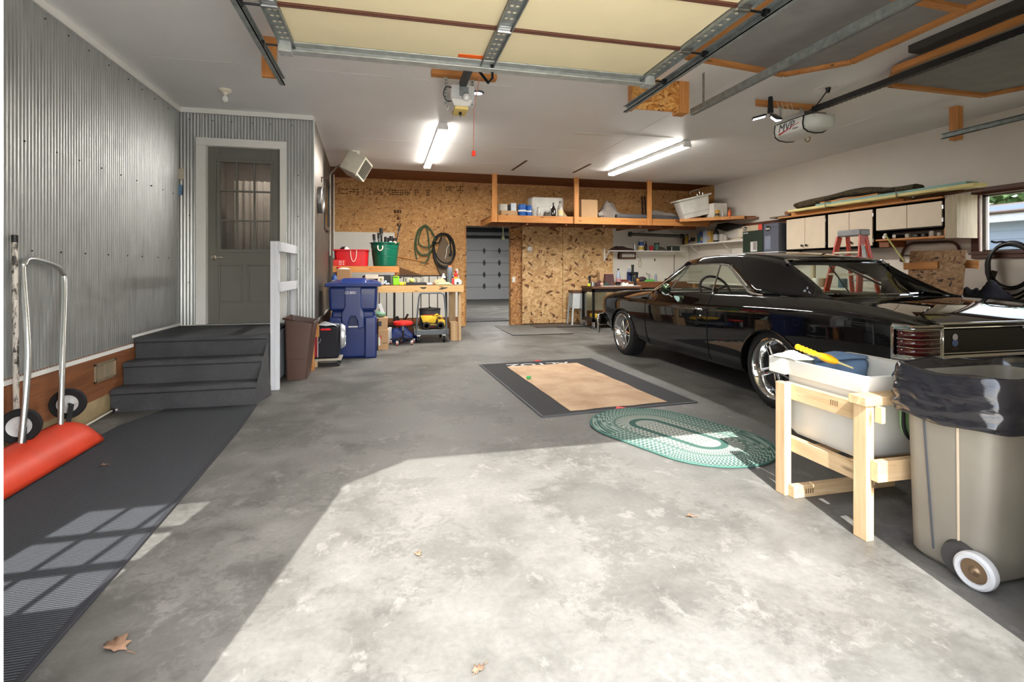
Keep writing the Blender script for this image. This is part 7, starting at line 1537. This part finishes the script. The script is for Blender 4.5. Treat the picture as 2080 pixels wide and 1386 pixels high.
# orange step ladder folded against the side bench
lo = M('ladder_orange', (196, 66, 40), .45); la = M('ladder_grey', (150, 150, 152), .45)
t = thing('step_ladder', 'orange fibreglass step ladder with grey top standing behind the car', 'ladder', (5.8, 5.3, 0))
lc, ld = V(5.78, 5.36, 1.70), V(.0, 1., 0)      # rails splay along Y, ladder faces -X side
top0, top1 = V(5.72, 5.53, 1.62), V(5.72, 5.20, 1.62); bot0, bot1 = V(5.42, 5.70, 0), V(5.42, 5.02, 0)
for p, q in ((top0, bot0), (top1, bot1)): MB().beam(q, p, .028, .075, (1, 0, 0)).build('side_rail', lo, t, bevel=.003)
for k in range(5):
    f = .19+.17*k; a = bot0.lerp(top0, f); b = bot1.lerp(top1, f); MB().beam(a, b, .075, .025).build('step', M('ladder_tread', (206, 196, 170), .5), t, bevel=.003)
r0, r1, s0, s1 = V(5.82, 5.50, 1.62), V(5.82, 5.24, 1.62), V(6.12, 5.62, 0), V(6.12, 5.10, 0)
for p, q in ((r0, s0), (r1, s1)): MB().beam(q, p, .025, .05, (1, 0, 0)).build('rear_rail', lo, t, bevel=.003)
for f in (.3, .65): MB().beam(s0.lerp(r0, f), s1.lerp(r1, f), .02, .02).build('rear_brace', la, t)
MB().box(5.69, 5.85, 5.20, 5.54, 1.62, 1.70).build('top_cap', la, t, bevel=.015)
MB().beam(V(5.655, 5.10, 1.30), V(5.69, 5.16, 1.50), .004, .05, (1, 0, 0)).build('sticker', M('sticker_grey', (190, 190, 186), .5), t)
# strand board sheet with slats, leaning on the bench
t = thing('board_sheet', 'stained strand board sheet with two wooden slats leaning behind the car trunk', 'board', (6.2, 4.65, 0))
osb_st = osb('osb_stained', [(66, 48, 34), (140, 104, 70), (166, 128, 88), (186, 150, 110)], 1.3, .05, 'yz')
m = MB(); P = [V(6.02, 4.96, 0), V(6.02, 4.33, 0), V(6.2, 4.345, 1.41), V(6.2, 4.965, 1.42)]; m.slab(P, .014); m.build('sheet', osb_st, t)
MB().beam((6.155, 5.02, 1.235), (6.16, 4.62, 1.245), .02, .085).build('slat', fir_y, t, bevel=.002); MB().beam((6.215, 4.42, 1.26), (6.22, 4.24, 1.25), .02, .09).build('slat', fir_y, t, bevel=.002)
m = MB()
for (y, z, a, b) in ((4.62, 1.10, .2, .02), (4.60, 1.06, .13, .015), (4.7, .98, .18, .02)): m.obox((6.02+.18*z/1.41-.006, y, z), (.002, a, b), Matrix.Rotation(-.127, 3, 'Y'))
m.build('orange_marks', M('mark_orange', (190, 96, 56), .8), t)
# bow frame of brown tube on the wall
m = MB(); m.tube(smooth_path([(6.831, 5.61, 1.30), (6.831, 5.60, 1.40), (6.831, 5.55, 1.49), (6.831, 5.46, 1.545), (6.831, 5.2, 1.545), (6.831, 4.98, 1.54), (6.831, 4.90, 1.50), (6.831, 4.87, 1.42), (6.831, 4.86, 1.36)], 5), .017, 8).tube([(6.831, 5.60, 1.385), (6.831, 5.1, 1.375), (6.831, 4.87, 1.375)], .009, 6)
tag(m.build('bent_tube', M('tube_brown', (72, 48, 38), .4)), 'bent brown tube frame hanging on the right wall under the tool shelf', 'frame')
o = thing('tall_stick', 'yellow green stick leaning down from the brown tool shelf', 'stick', (6.42, 5.4, 1.3)); MB().cyl((6.42, 5.23, 1.30), (6.46, 5.52, 1.655), .011, n=10).build('shaft', M('stick_olive', (170, 166, 96), .5), o); MB().ell((6.462, 5.525, 1.66), .02, .02, .02).build('knob', trim_white, o)
# dark jackets / bag pile in the corner under the window
rumple('dark_cover', 'dark navy cover draped over goods under the brown window', 'cover', (6.45, 4.26, .86), .18, .13, .22, M('cover_navy', (30, 32, 44), .85), 41)
tag(MB().box(6.25, 6.75, 4.10, 4.55, 0, .860).build('storage_chest', M('chest_dark', (40, 42, 50), .6), bevel=.02), 'dark storage chest on the floor under the brown window', 'chest')
rumple('dark_jacket', 'dark jacket heap left of the navy cover under the window', 'jacket', (6.40, 4.44, .862), .10, .08, .16, M('jacket_dark', (34, 34, 38), .9), 43)
tag(MB().beam((6.72, 4.52, .862), (6.80, 4.47, 1.18), .02, .05).build('dark_strap', M('strap_dark', (52, 46, 42), .7)), 'dark strap rising beside the strand board sheet', 'strap')
# hose loop on the right wall
m = MB(); st_ = random.getstate(); random.seed(5)
for k in range(5):
    c = V(6.79-.012*k, 4.30+.015*random.uniform(-1, 1), 1.245+.02*random.uniform(-1, 1)); ry, rz = .215+.012*random.uniform(-1, 1), .235+.025*random.uniform(-1, 1)
    m.tube([c+V(.0, ry*math.cos(2*PI*i/36), rz*math.sin(2*PI*i/36)-.03*k*(math.sin(2*PI*i/36) < 0)) for i in range(36)], .012, 7, closed=True)
m.tube(smooth_path([(6.76, 4.30, 1.49), (6.74, 4.36, 1.51), (6.74, 4.42, 1.505), (6.73, 4.46, 1.52)], 4), .012, 7)
random.setstate(st_)
tag(m.build('black_hose', M('hose_black', (0, 0, 0))), 'coiled black hose hanging on the right wall below the brown window', 'hose')
# neighbour's house and trees beyond the window
hs = thing('neighbour_house', 'pale blue house with brown shingle roof beyond the brown window', 'house', (16, 5, -.1))
m = MB(); 
for k in range(14): z0 = -.1+k*.2; m.prism([(14.0, z0), (13.975, z0), (13.995, z0+.2), (14.0, z0+.2)], -4, 16, 'xz')
m.box(14.0, 14.2, -4, 16, -.1, 2.45).build('wall', M('siding_blue', (118, 132, 150), .7, var=.02), hs)
MB().box(13.55, 13.6, -4.4, 16.4, 2.28, 2.5).box(13.6, 14.0, -4.4, 16.4, 2.30, 2.33).build('fascia', M('fascia_white', (168, 172, 180), .6), hs)
m_, nt_, b_ = new_mat('shingle'); bk = nt_.nodes.new('ShaderNodeTexBrick'); bk.inputs['Scale'].default_value = 3.; bk.inputs['Color1'].default_value = lin((92, 72, 58)); bk.inputs['Color2'].default_value = lin((116, 94, 78)); bk.inputs['Mortar'].default_value = lin((52, 42, 36)); nt_.links.new(coord(nt_, (1, 1, 1), (0, 0, PI/2)), bk.inputs['Vector']); nt_.links.new(bk.outputs[0], b_.inputs['Base Color']); b_.inputs['Roughness'].default_value = .9
MB().add([(13.5, -4.5, 2.48), (13.5, 16.5, 2.48), (19, 16.5, 3.25), (19, -4.5, 3.25)], [(0, 1, 2, 3)]).build('roof', m_, hs, solid=.06)
leafm = M('tree_leaf', (58, 88, 36), .7, var=.35, vs=9); bark = M('bark', (92, 76, 60), .9)
def tree(x, y, h, r, seed, label):
    rnd = random.Random(seed); t = thing('tree', label, 'tree', (x, y, -.1)); MB().cyl((x, y, -.1), (x, y, h*.6), .2, .1, 10).build('trunk', bark, t); m = MB()
    for k in range(1400):
        a, b, q = rnd.uniform(0, 2*PI), math.acos(rnd.uniform(-1, 1)), r*rnd.uniform(.55, 1)**.5; c = V(x+q*math.sin(b)*math.cos(a), y+q*math.sin(b)*math.sin(a)*1.2, h+q*.85*math.cos(b)); s = rnd.uniform(.16, .34)
        d1 = V(rnd.uniform(-1, 1), rnd.uniform(-1, 1), rnd.uniform(-.6, .6)).normalized()*s; d2 = d1.cross(V(rnd.uniform(-1, 1), rnd.uniform(-1, 1), 1)).normalized()*s*.6
        m.quad(c-d1, c+d2, c+d1, c-d2)
    m.build('foliage', leafm, t, ang=None)
tree(26, 7.5, 4.4, 2.4, 1, 'leafy green tree above the neighbour roof, seen in the near window'); tree(26, 13.4, 4.6, 2.4, 2, 'leafy green tree farther along behind the neighbour house'); tree(26, 19.4, 4.6, 2.4, 3, 'leafy green tree at the far end behind the neighbour house'); tree(26, 1.5, 4.6, 2.4, 4, 'leafy green tree behind the near end of the neighbour house')
# ================================================================== FLOOR MATS AND RIGHT FOREGROUND
# black lettered mat with a cardboard sheet
matk = M('mat_black', (28, 29, 32), .8, var=.12, vs=20)
t = thing('garage_mat', 'black rubber mat lettered ALTOZ with red triangles, mid floor', 'mat', (1.9, 5.2, 0))
Q = [at(975, 742, Z=0), at(1200, 729, Z=0), at(1415, 818, Z=0), at(1102, 848, Z=0)]
MB().prism([(p.x, p.y) for p in Q][::-1], .001, .007, 'xy').build('pad', matk, t)
m = MB()
for i in range(4):
    p, q = Q[i], Q[(i+1) % 4]; m.beam((p.x, p.y, .004), (q.x, q.y, .004), .022, .009)
m.build('edge', M('mat_edge', (70, 72, 76), .7), t)
c = at(1094, 740, Z=.007); text('lettering', 'ALTOZ', .20, M('mat_grey_letter', (196, 196, 196), .7), axes((c.x, c.y, .0073), (-1, 0, 0), (0, -1, 0)), t, bold=True, sx=1.25)
rt = M('mark_red', (216, 40, 40), .6)
for u, v, s in ((1092, 733, .06), (1258, 828, .05)): c = at(u, v, Z=.007); MB().prism([(c.x-s, c.y-s*.6), (c.x+s, c.y-s*.6), (c.x, c.y+s*.9)], .0072, .0085, 'xy').build('triangle_mark', rt, t)
K = [at(1030, 745, Z=.012), at(1172, 737, Z=.012), at(1355, 816, Z=.012), at(1158, 834, Z=.012)]
kp = []; st_ = random.getstate(); random.seed(8)
for i in range(4):
    p, q = K[i], K[(i+1) % 4]; n = V(-(q-p).y, (q-p).x, 0).normalized()
    for j in range(8): kp.append(p.lerp(q, j/8)+n*random.uniform(-.012, .012)*(j > 0))
random.setstate(st_)
m_, nt_, b_ = new_mat('sheet_card'); f_ = noise(nt_, coord(nt_), 2.4, 6, .6, .4); r_ = ramp(nt_, [(.32, lin((172, 138, 108))), (.6, lin((202, 172, 140)))]); nt_.links.new(f_, r_.inputs[0]); f2 = noise(nt_, coord(nt_), 7, 5, .6, .3); r2 = ramp(nt_, [(.66, (1, 1, 1)), (.72, (.8, .74, .68))]); nt_.links.new(f2, r2.inputs[0]); nt_.links.new(mix(nt_, 1., r_.outputs[0], r2.outputs[0], 'MULTIPLY'), b_.inputs['Base Color']); b_.inputs['Roughness'].default_value = .85
tag(MB().prism([(p.x, p.y) for p in kp][::-1], .0085, .012, 'xy').build('cardboard_sheet', m_), 'large flat sheet of tan cardboard lying on the black mat', 'cardboard')
c = at(1074, 770, Z=.013); tag(MB().obox(c+V(0, 0, .016), (.05, .02, .03), Matrix.Rotation(.4, 3, 'Z')).build('green_clip', M('clip_green', (80, 190, 110), .5), bevel=.004), 'small bright green clip on the left edge of the cardboard sheet', 'clip')
# oval braided rug
rc = V(2.03, 3.36, 0); ra = math.atan2(-.717, .277); core, rad = .25, .44
m_, nt_, b_ = new_mat('braided_rug'); tc = nt_.nodes.new('ShaderNodeTexCoord'); sp_ = nt_.nodes.new('ShaderNodeSeparateXYZ'); nt_.links.new(tc.outputs['Object'], sp_.inputs[0])
def mt(op, a, b=None):
    n = nt_.nodes.new('ShaderNodeMath'); n.operation = op
    for i, v in enumerate((a, b)):
        if v is None: continue
        if hasattr(v, 'links'): nt_.links.new(v, n.inputs[i])
        else: n.inputs[i].default_value = v
    return n.outputs[0]
ax_ = mt('MAXIMUM', mt('SUBTRACT', mt('ABSOLUTE', sp_.outputs[0]), core), 0.); dist = mt('SQRT', mt('ADD', mt('MULTIPLY', ax_, ax_), mt('MULTIPLY', sp_.outputs[1], sp_.outputs[1])))
ang_ = mt('ADD', mt('ARCTAN2', sp_.outputs[1], ax_), mt('MULTIPLY', sp_.outputs[0], 3.0))
ring = mt('FRACT', mt('MULTIPLY', dist, 52.)); tri = mt('ABSOLUTE', mt('SUBTRACT', mt('FRACT', mt('MULTIPLY', dist, 26.)), .5))
br = mt('FRACT', mt('ADD', mt('MULTIPLY', ang_, 9.), mt('MULTIPLY', tri, 1.2)))
chev = mt('GREATER_THAN', br, .5)
base = ramp(nt_, [(0, lin((172, 174, 166))), (.22, lin((172, 174, 166))), (.225, lin((66, 96, 88))), (.33, lin((66, 96, 88))), (.335, lin((172, 174, 166))), (.56, lin((160, 168, 160))), (.565, lin((96, 122, 113))), (1., lin((56, 84, 79)))], 'LINEAR'); nt_.links.new(mt('DIVIDE', dist, rad), base.inputs[0])
alt = ramp(nt_, [(0, lin((124, 132, 126))), (.22, lin((124, 132, 126))), (.225, lin((66, 96, 88))), (.33, lin((66, 96, 88))), (.335, lin((112, 126, 118))), (.60, lin((88, 108, 100))), (.62, lin((142, 156, 148))), (1., lin((128, 148, 138)))], 'LINEAR'); nt_.links.new(mt('DIVIDE', dist, rad), alt.inputs[0])
o_ = mix(nt_, chev, base.outputs[0], alt.outputs[0]); gr_ = ramp(nt_, [(0, (.82, .82, .82)), (.2, (1, 1, 1)), (.85, (1, 1, 1)), (1, (.82, .82, .82))]); nt_.links.new(ring, gr_.inputs[0])
nt_.links.new(mix(nt_, 1., o_, gr_.outputs[0], 'MULTIPLY'), b_.inputs['Base Color']); b_.inputs['Roughness'].default_value = .95; b_.inputs['Specular IOR Level'].default_value = .1
t = thing('oval_rug', 'green and white oval braided rug half in the sunlight', 'rug', rc, ra)
def stad(r): return [(core+r*math.cos(a), r*math.sin(a)) for a in [-PI/2+PI*i/24 for i in range(25)]]+[(-core+r*math.cos(a), r*math.sin(a)) for a in [PI/2+PI*i/24 for i in range(25)]]
MB().prism(stad(rad), .001, .011, 'xy').build('braid', m_, t, bevel=.004, world=False); MB().tube([V(x, y, .008) for x, y in stad(rad)], .007, 6, closed=True).build('rim_braid', M('rug_rim', (70, 108, 98), .9), t, world=False)
# laundry sink on a pine stand
sk = thing('sink_stand', 'raw pine two by four stand under the white laundry sink', 'stand', (2.3, 2.1, 0))
for i, (x, y) in enumerate(((2.037, 2.308), (2.042, 1.834))): MB().box(x, x+.042, y, y+.068, 0, .596).build('leg', pine, sk, bevel=.003)
for x, y in ((2.66, 2.308), (2.665, 1.834)): MB().box(x, x+.042, y, y+.068, 0, .596).build('leg', pine, sk, bevel=.003)
pb = wood('pine_pale_y', (184, 150, 108), (212, 184, 144), 'y'); pbx = wood('pine_pale_x', (184, 150, 108), (212, 184, 144), 'x')
MB().box(2.080, 2.118, 1.90, 2.376, .508, .590).build('upper_rail', pb, sk, bevel=.002); MB().box(2.080, 2.118, 1.86, 2.376, .232, .306).build('lower_rail', pb, sk, bevel=.002)
MB().box(2.62, 2.658, 1.86, 2.376, .232, .306).build('lower_rail', pb, sk, bevel=.002); MB().box(2.118, 2.62, 2.0, 2.04, .25, .288).box(2.118, 2.62, 2.2, 2.24, .25, .288).build('slat', pbx, sk)
MB().box(2.028, 2.72, 1.825, 1.915, .597, .637).build('top_rail', pbx, sk, bevel=.003); MB().box(2.062, 2.72, 1.796, 1.833, .272, .362).build('cross_rail', pbx, sk, bevel=.003); MB().box(2.085, 2.107, 1.80, 1.833, .525, .596).build('block', pine, sk, bevel=.002)
MB().box(2.060, 2.72, 2.268, 2.307, 0, .064).build('foot_rail', pbx, sk, bevel=.003)
stp = M('pencil_ink', (120, 96, 64), .8); m = MB()
for k in range(4): m.box(2.0795, 2.0802, 2.02+.012*k, 2.026+.012*k, .545, .57)
m.build('grade_stamp', stp, sk)
m = MB()
for k in range(4): m.box(2.13+.014*k, 2.138+.014*k, 2.2672, 2.2682, .02, .045)
m.build('grade_stamp', stp, sk)
sw = M('sink_white', (208, 206, 197), .35, var=.03)
t = thing('laundry_sink', 'white laundry sink resting in the pine stand beside the car', 'sink', (2.4, 2.2, .31))
m = MB()
def rring(x0, x1, y0, y1, z, r=.03):
    cx, cy, hx, hy = (x0+x1)/2, (y0+y1)/2, (x1-x0)/2, (y1-y0)/2; out = []
    for qx, qy, a0 in ((1, 1, 0), (-1, 1, 90), (-1, -1, 180), (1, -1, 270)):
        for k in range(5): a = math.radians(a0+22.5*k); out.append((cx+qx*(hx-r)+r*math.cos(a), cy+qy*(hy-r)+r*math.sin(a), z))
    return out
m.grid([rring(2.150, 2.60, 1.96, 2.37, .310), rring(2.138, 2.615, 1.935, 2.40, .335), rring(2.14, 2.64, 1.925, 2.415, .622), rring(2.13, 2.66, 1.918, 2.505, .624, .02), rring(2.122, 2.668, 1.90, 2.51, .704, .02), rring(2.128, 2.662, 1.906, 2.504, .709, .018), rring(2.155, 2.635, 1.932, 2.38, .700, .03), rring(2.165, 2.62, 1.945, 2.37, .60), rring(2.19, 2.59, 2.0, 2.33, .335)], close_u=True, cap=True)
m.build('basin', sw, t, ang=45)
MB().box(2.112, 2.135, 2.395, 2.515, .62, .708).build('end_lip', sw, t, bevel=.004)
rumple('blue_cloth', 'blue towel draped over the back edge inside the white sink', 'towel', (2.42, 2.36, .700), .19, .05, .035, M('towel_blue', (104, 128, 156), .9, bumps=.4, bs=90), 51)
rws = []
for i in range(13):
    u = i/12; rws.append([(2.255+.33*u+.006*math.sin(7*k), 2.345-.06*k/8+.012*math.sin(9*u+k), .715-.012*k-.012*k*k/8+.004*math.sin(11*u)) for k in range(9)])
tag(MB().grid(rws).build('hanging_towel', M('towel_blue', (0, 0, 0)), ang=None, solid=.006), 'slate blue towel hanging down inside the white sink', 'towel')
rumple('white_cloth', 'crumpled white cloth on the left end of the sink rim', 'cloth', (2.17, 2.40, .709), .06, .09, .035, trim_white, 52)
t = thing('snow_brush', 'yellow ribbed handled brush lying across the white sink', 'brush', (2.22, 2.3, .72)); p, q = V(2.226, 2.43, .765), V(2.214, 2.14, .726); d = (q-p); pts = []; rr = []
for i in range(41):
    u = i/40; pts.append(p+d*u); rr.append((.0165 if u < .06 else .0145+.0022*math.sin(u*62) if u < .52 else .0135+.009*math.sin(PI*(u-.52)/.42) if u < .94 else .012*(1-(u-.94)*10)))
MB().tube(pts, rr, 14).build('grip', M('brush_yellow', (236, 172, 20), .4), t, ang=None); MB().cyl(q-d*.01, q+d*.28, .0065, .004, 10).build('scraper_rod', M('rod_cream', (206, 192, 140), .4), t)
# green board with black piping propped between sink and bin
t = thing('kneeling_pad', 'green pad with black piping propped between the sink and the grey bin', 'pad', (2.4, 1.9, .40)); pts = []
for i in range(17): a = PI+PI*i/16; pts.append((2.385+.10*math.cos(a), .50+.10*math.sin(a)))
poly = pts+[(2.485, .59), (2.285, .59)]
MB().prism(poly, 1.868, 1.885, 'xz').build('pad', M('pad_green', (136, 170, 116), .7), t); MB().tube([V(x, 1.866, z) for x, z in poly], .008, 8, closed=True).build('piping', dkp, t)
# wheeled grey bin with black liner
t = thing('grey_bin', 'translucent grey wheeled bin lined with a black bag, right foreground', 'bin', (2.47, 1.65, 0))
gb = M('bin_grey', (140, 133, 120), .45, var=.16, vs=2.2, bumps=.08, bs=9)
b0, b1 = (2.165, 2.66, 1.455, 1.755), (2.145, 2.72, 1.405, 1.765)
rws = []
for k in range(9):
    f = k/8; x0, x1, y0, y1 = (b0[i]+(b1[i]-b0[i])*f for i in range(4)); rws.append(rring(x0, x1, y0, y1, .02+(.71-.02)*f, .06))
rws[0] = rring(b0[0]+.02, b0[1]-.02, b0[2]+.02, b0[3]-.02, .0, .06); rws.insert(1, rring(b0[0], b0[1], b0[2], b0[3], .025, .06))
rws += [rring(b1[0]-.002, b1[1]+.002, b1[2]-.002, b1[3]+.002, .72, .06), rring(b1[0]-.002, b1[1]+.002, b1[2]-.002, b1[3]+.002, .765, .06), rring(b1[0]+.01, b1[1]-.01, b1[2]+.01, b1[3]-.01, .765, .055), rring(b0[0]+.03, b0[1]-.03, b0[2]+.03, b0[3]-.03, .06, .06)]
MB().grid(rws, close_u=True, cap=True).build('bin_body', gb, t, ang=50)
MB().tube([(2.1435, 1.67, .66), (2.1535, 1.655, .35), (2.163, 1.64, .06)], .004, 6).build('dark_seam', M('seam_dark', (74, 76, 82), .5), t); MB().tube([(2.143, 1.535, .66), (2.1535, 1.54, .35), (2.163, 1.545, .10)], .0045, 6).build('pale_seam', M('seam_pale', (206, 186, 160), .5), t)
MB().lathe([(.0, 0), (.07, .0), (.075, .02), (.06, .055)], (2.195, 1.535, .075), (-1, 0, 0), 24, 1, 1).build('wheel_arch', M('arch_dark', (66, 64, 62), .6), t)
w_ = MB().lathe([(.030, -.018), (.058, -.022), (.067, -.014), (.069, 0), (.067, .014), (.058, .022), (.046, .020), (.044, .012)], (2.142, 1.470, .069), (-1, -.12, 0), 32, cap=False).build('wheel', M('wheel_white', (206, 206, 206), .5), t)
MB().lathe([(.045, .011), (.03, .008), (.016, .012), (.010, .018), (.006, .026), (0, .027)], (2.142, 1.470, .069), (-1, -.12, 0), 24).build('hub', M('hub_rust', (140, 116, 92), .35, .7), w_)
# black liner: folded over the rim, wrinkled
def bag_mat():
    m, nt, b = new_mat('bin_liner'); b.inputs['Base Color'].default_value = (.012, .012, .016, 1); b.inputs['Roughness'].default_value = .16; b.inputs['Specular IOR Level'].default_value = .9
    f = noise(nt, coord(nt, (.30, .30, 4.2), (.10, -.12, 0)), 17, 4, .55, .9); bump(nt, b, f, .35, .006); return m
rnd = random.Random(17); ph = [rnd.uniform(0, 6) for _ in range(8)]; rws = []
prof = [(-.045, .32, 0), (-.045, .47, .2), (-.02, .62, .5), (.004, .755, .5), (.018, .797, .25), (.032, .795, .25), (.040, .75, .6), (.043, .69, 1), (.043, .645, 1), (.041, .615, 1), (.036, .598, .6), (.026, .603, .3)]
for q in smooth_path([V(*c) for c in prof], 5):
    off, z, wr = q; ring = rring(b1[0]-off, b1[1]+off, b1[2]-off, b1[3]+off, z, .075); fine = []; s = 0.
    for i in range(len(ring)):
        p, r_ = Vector(ring[i]), Vector(ring[(i+1) % len(ring)]); nn = max(2, int((r_-p).length/.012))
        if i == 0: s0 = s
        for j in range(nn):
            c = p.lerp(r_, j/nn); a = math.atan2(c.y-1.59, c.x-2.43); n = V(math.cos(a), math.sin(a), 0); sl = math.sin(a*3+ph[5])*.03+math.sin(a*2+ph[6])*.04; zz = z+sl
            w = wr*(.0045*math.sin(105*zz+2.5*math.sin(5*a+ph[0]))*(.6+.4*math.sin(7*a+ph[3]))+.0035*math.sin(170*zz-6*a+ph[1])*(.5+.5*math.sin(11*a+ph[4]))+.003*math.sin(23*a+60*z+ph[2]))
            fine.append(c+n*w+V(0, 0, (.008*math.sin(3*a+ph[3])+.005*math.sin(8*a+ph[4]))*(1 if z > .5 else .3)))
    rws.append(fine)
k_ = min(len(r) for r in rws); rws = [[r[int(i*len(r)/k_)] for i in range(k_)] for r in rws]
MB().grid(rws, close_u=True).build('liner', bag_mat(), t, ang=None)
MB().prism([(p[0], p[1]) for p in rring(b0[0]+.02, b0[1]-.02, b0[2]+.02, b0[3]-.02, 0, .05)], .30, .33, 'xy').build('liner_floor', M('liner_dark', (14, 14, 18), .4), t)
# ================================================================== CAMERA, LIGHT
cam = bpy.data.cameras.new('camera'); co = bpy.data.objects.new('camera', cam); COL.objects.link(co)
co.location = (0, 0, CH); co.rotation_euler = (PI/2, 0, -CYAW); cam.sensor_width = 36; cam.lens = 36*CF/2080; cam.shift_y = -(693-547)/2080; cam.clip_start = .02; cam.clip_end = 200
SC.camera = co
w = bpy.data.worlds.new('sky'); SC.world = w; w.use_nodes = True; nt = w.node_tree; bg = nt.nodes['Background']
sk = N(nt, 'ShaderNodeTexSky', sky_type='NISHITA'); sk.sun_disc = False; sk.sun_elevation = math.radians(44); sk.sun_rotation = math.radians(180-12.3); sk.air_density = 1.0; sk.dust_density = 2.5; sk.ozone_density = 1.0
hs = N(nt, 'ShaderNodeHueSaturation'); hs.inputs['Saturation'].default_value = .45; nt.links.new(sk.outputs[0], hs.inputs['Color'])
nt.links.new(hs.outputs[0], bg.inputs['Color']); bg.inputs['Strength'].default_value = SKY
L = bpy.data.lights.new('sun', 'SUN'); L.energy = SUN; L.angle = math.radians(.5); L.color = (1, .975, .93)
lo = bpy.data.objects.new('sun', L); COL.objects.link(lo); lo.rotation_euler = V(.218, 1, -1.047).to_track_quat('-Z', 'Y').to_euler(); lo.location = (-3, -8, 12)
def area(name, loc, sx, sy, power, color=(1, .97, .92), rot=(0, 0, 0), spread=180):
    L = bpy.data.lights.new(name, 'AREA'); L.shape = 'RECTANGLE'; L.size = sx; L.size_y = sy; L.energy = power; L.color = color; L.spread = math.radians(spread)
    o = bpy.data.objects.new(name, L); COL.objects.link(o); o.location = loc; o.rotation_euler = rot; return o
area('far_room_fill', (3.4, 15, 2.95), 1.2, .2, FARFILL)  # unseen fill light added to brighten the far room, no fixture built
for lx, ly in ((.647, 7.6), (4.035, 7.6)): area('tube_light_glow', (lx, ly, 2.895), .12, 2.4, 100, (1, .965, .91))
area('inner_room_lamp', (-1.7, 7.9, 2.9), .3, .3, 6)
SC.view_settings.view_transform = 'Standard'; SC.view_settings.look = 'None'; SC.view_settings.gamma = 1; SC.view_settings.use_curve_mapping = False
SC.view_settings.exposure = EXPO
SC.cycles.max_bounces = 10; SC.cycles.diffuse_bounces = 6; SC.cycles.glossy_bounces = 5; SC.cycles.transparent_max_bounces = 16; SC.cycles.sample_clamp_indirect = 6; SC.cycles.caustics_reflective = False
SC.cycles.use_denoising = True
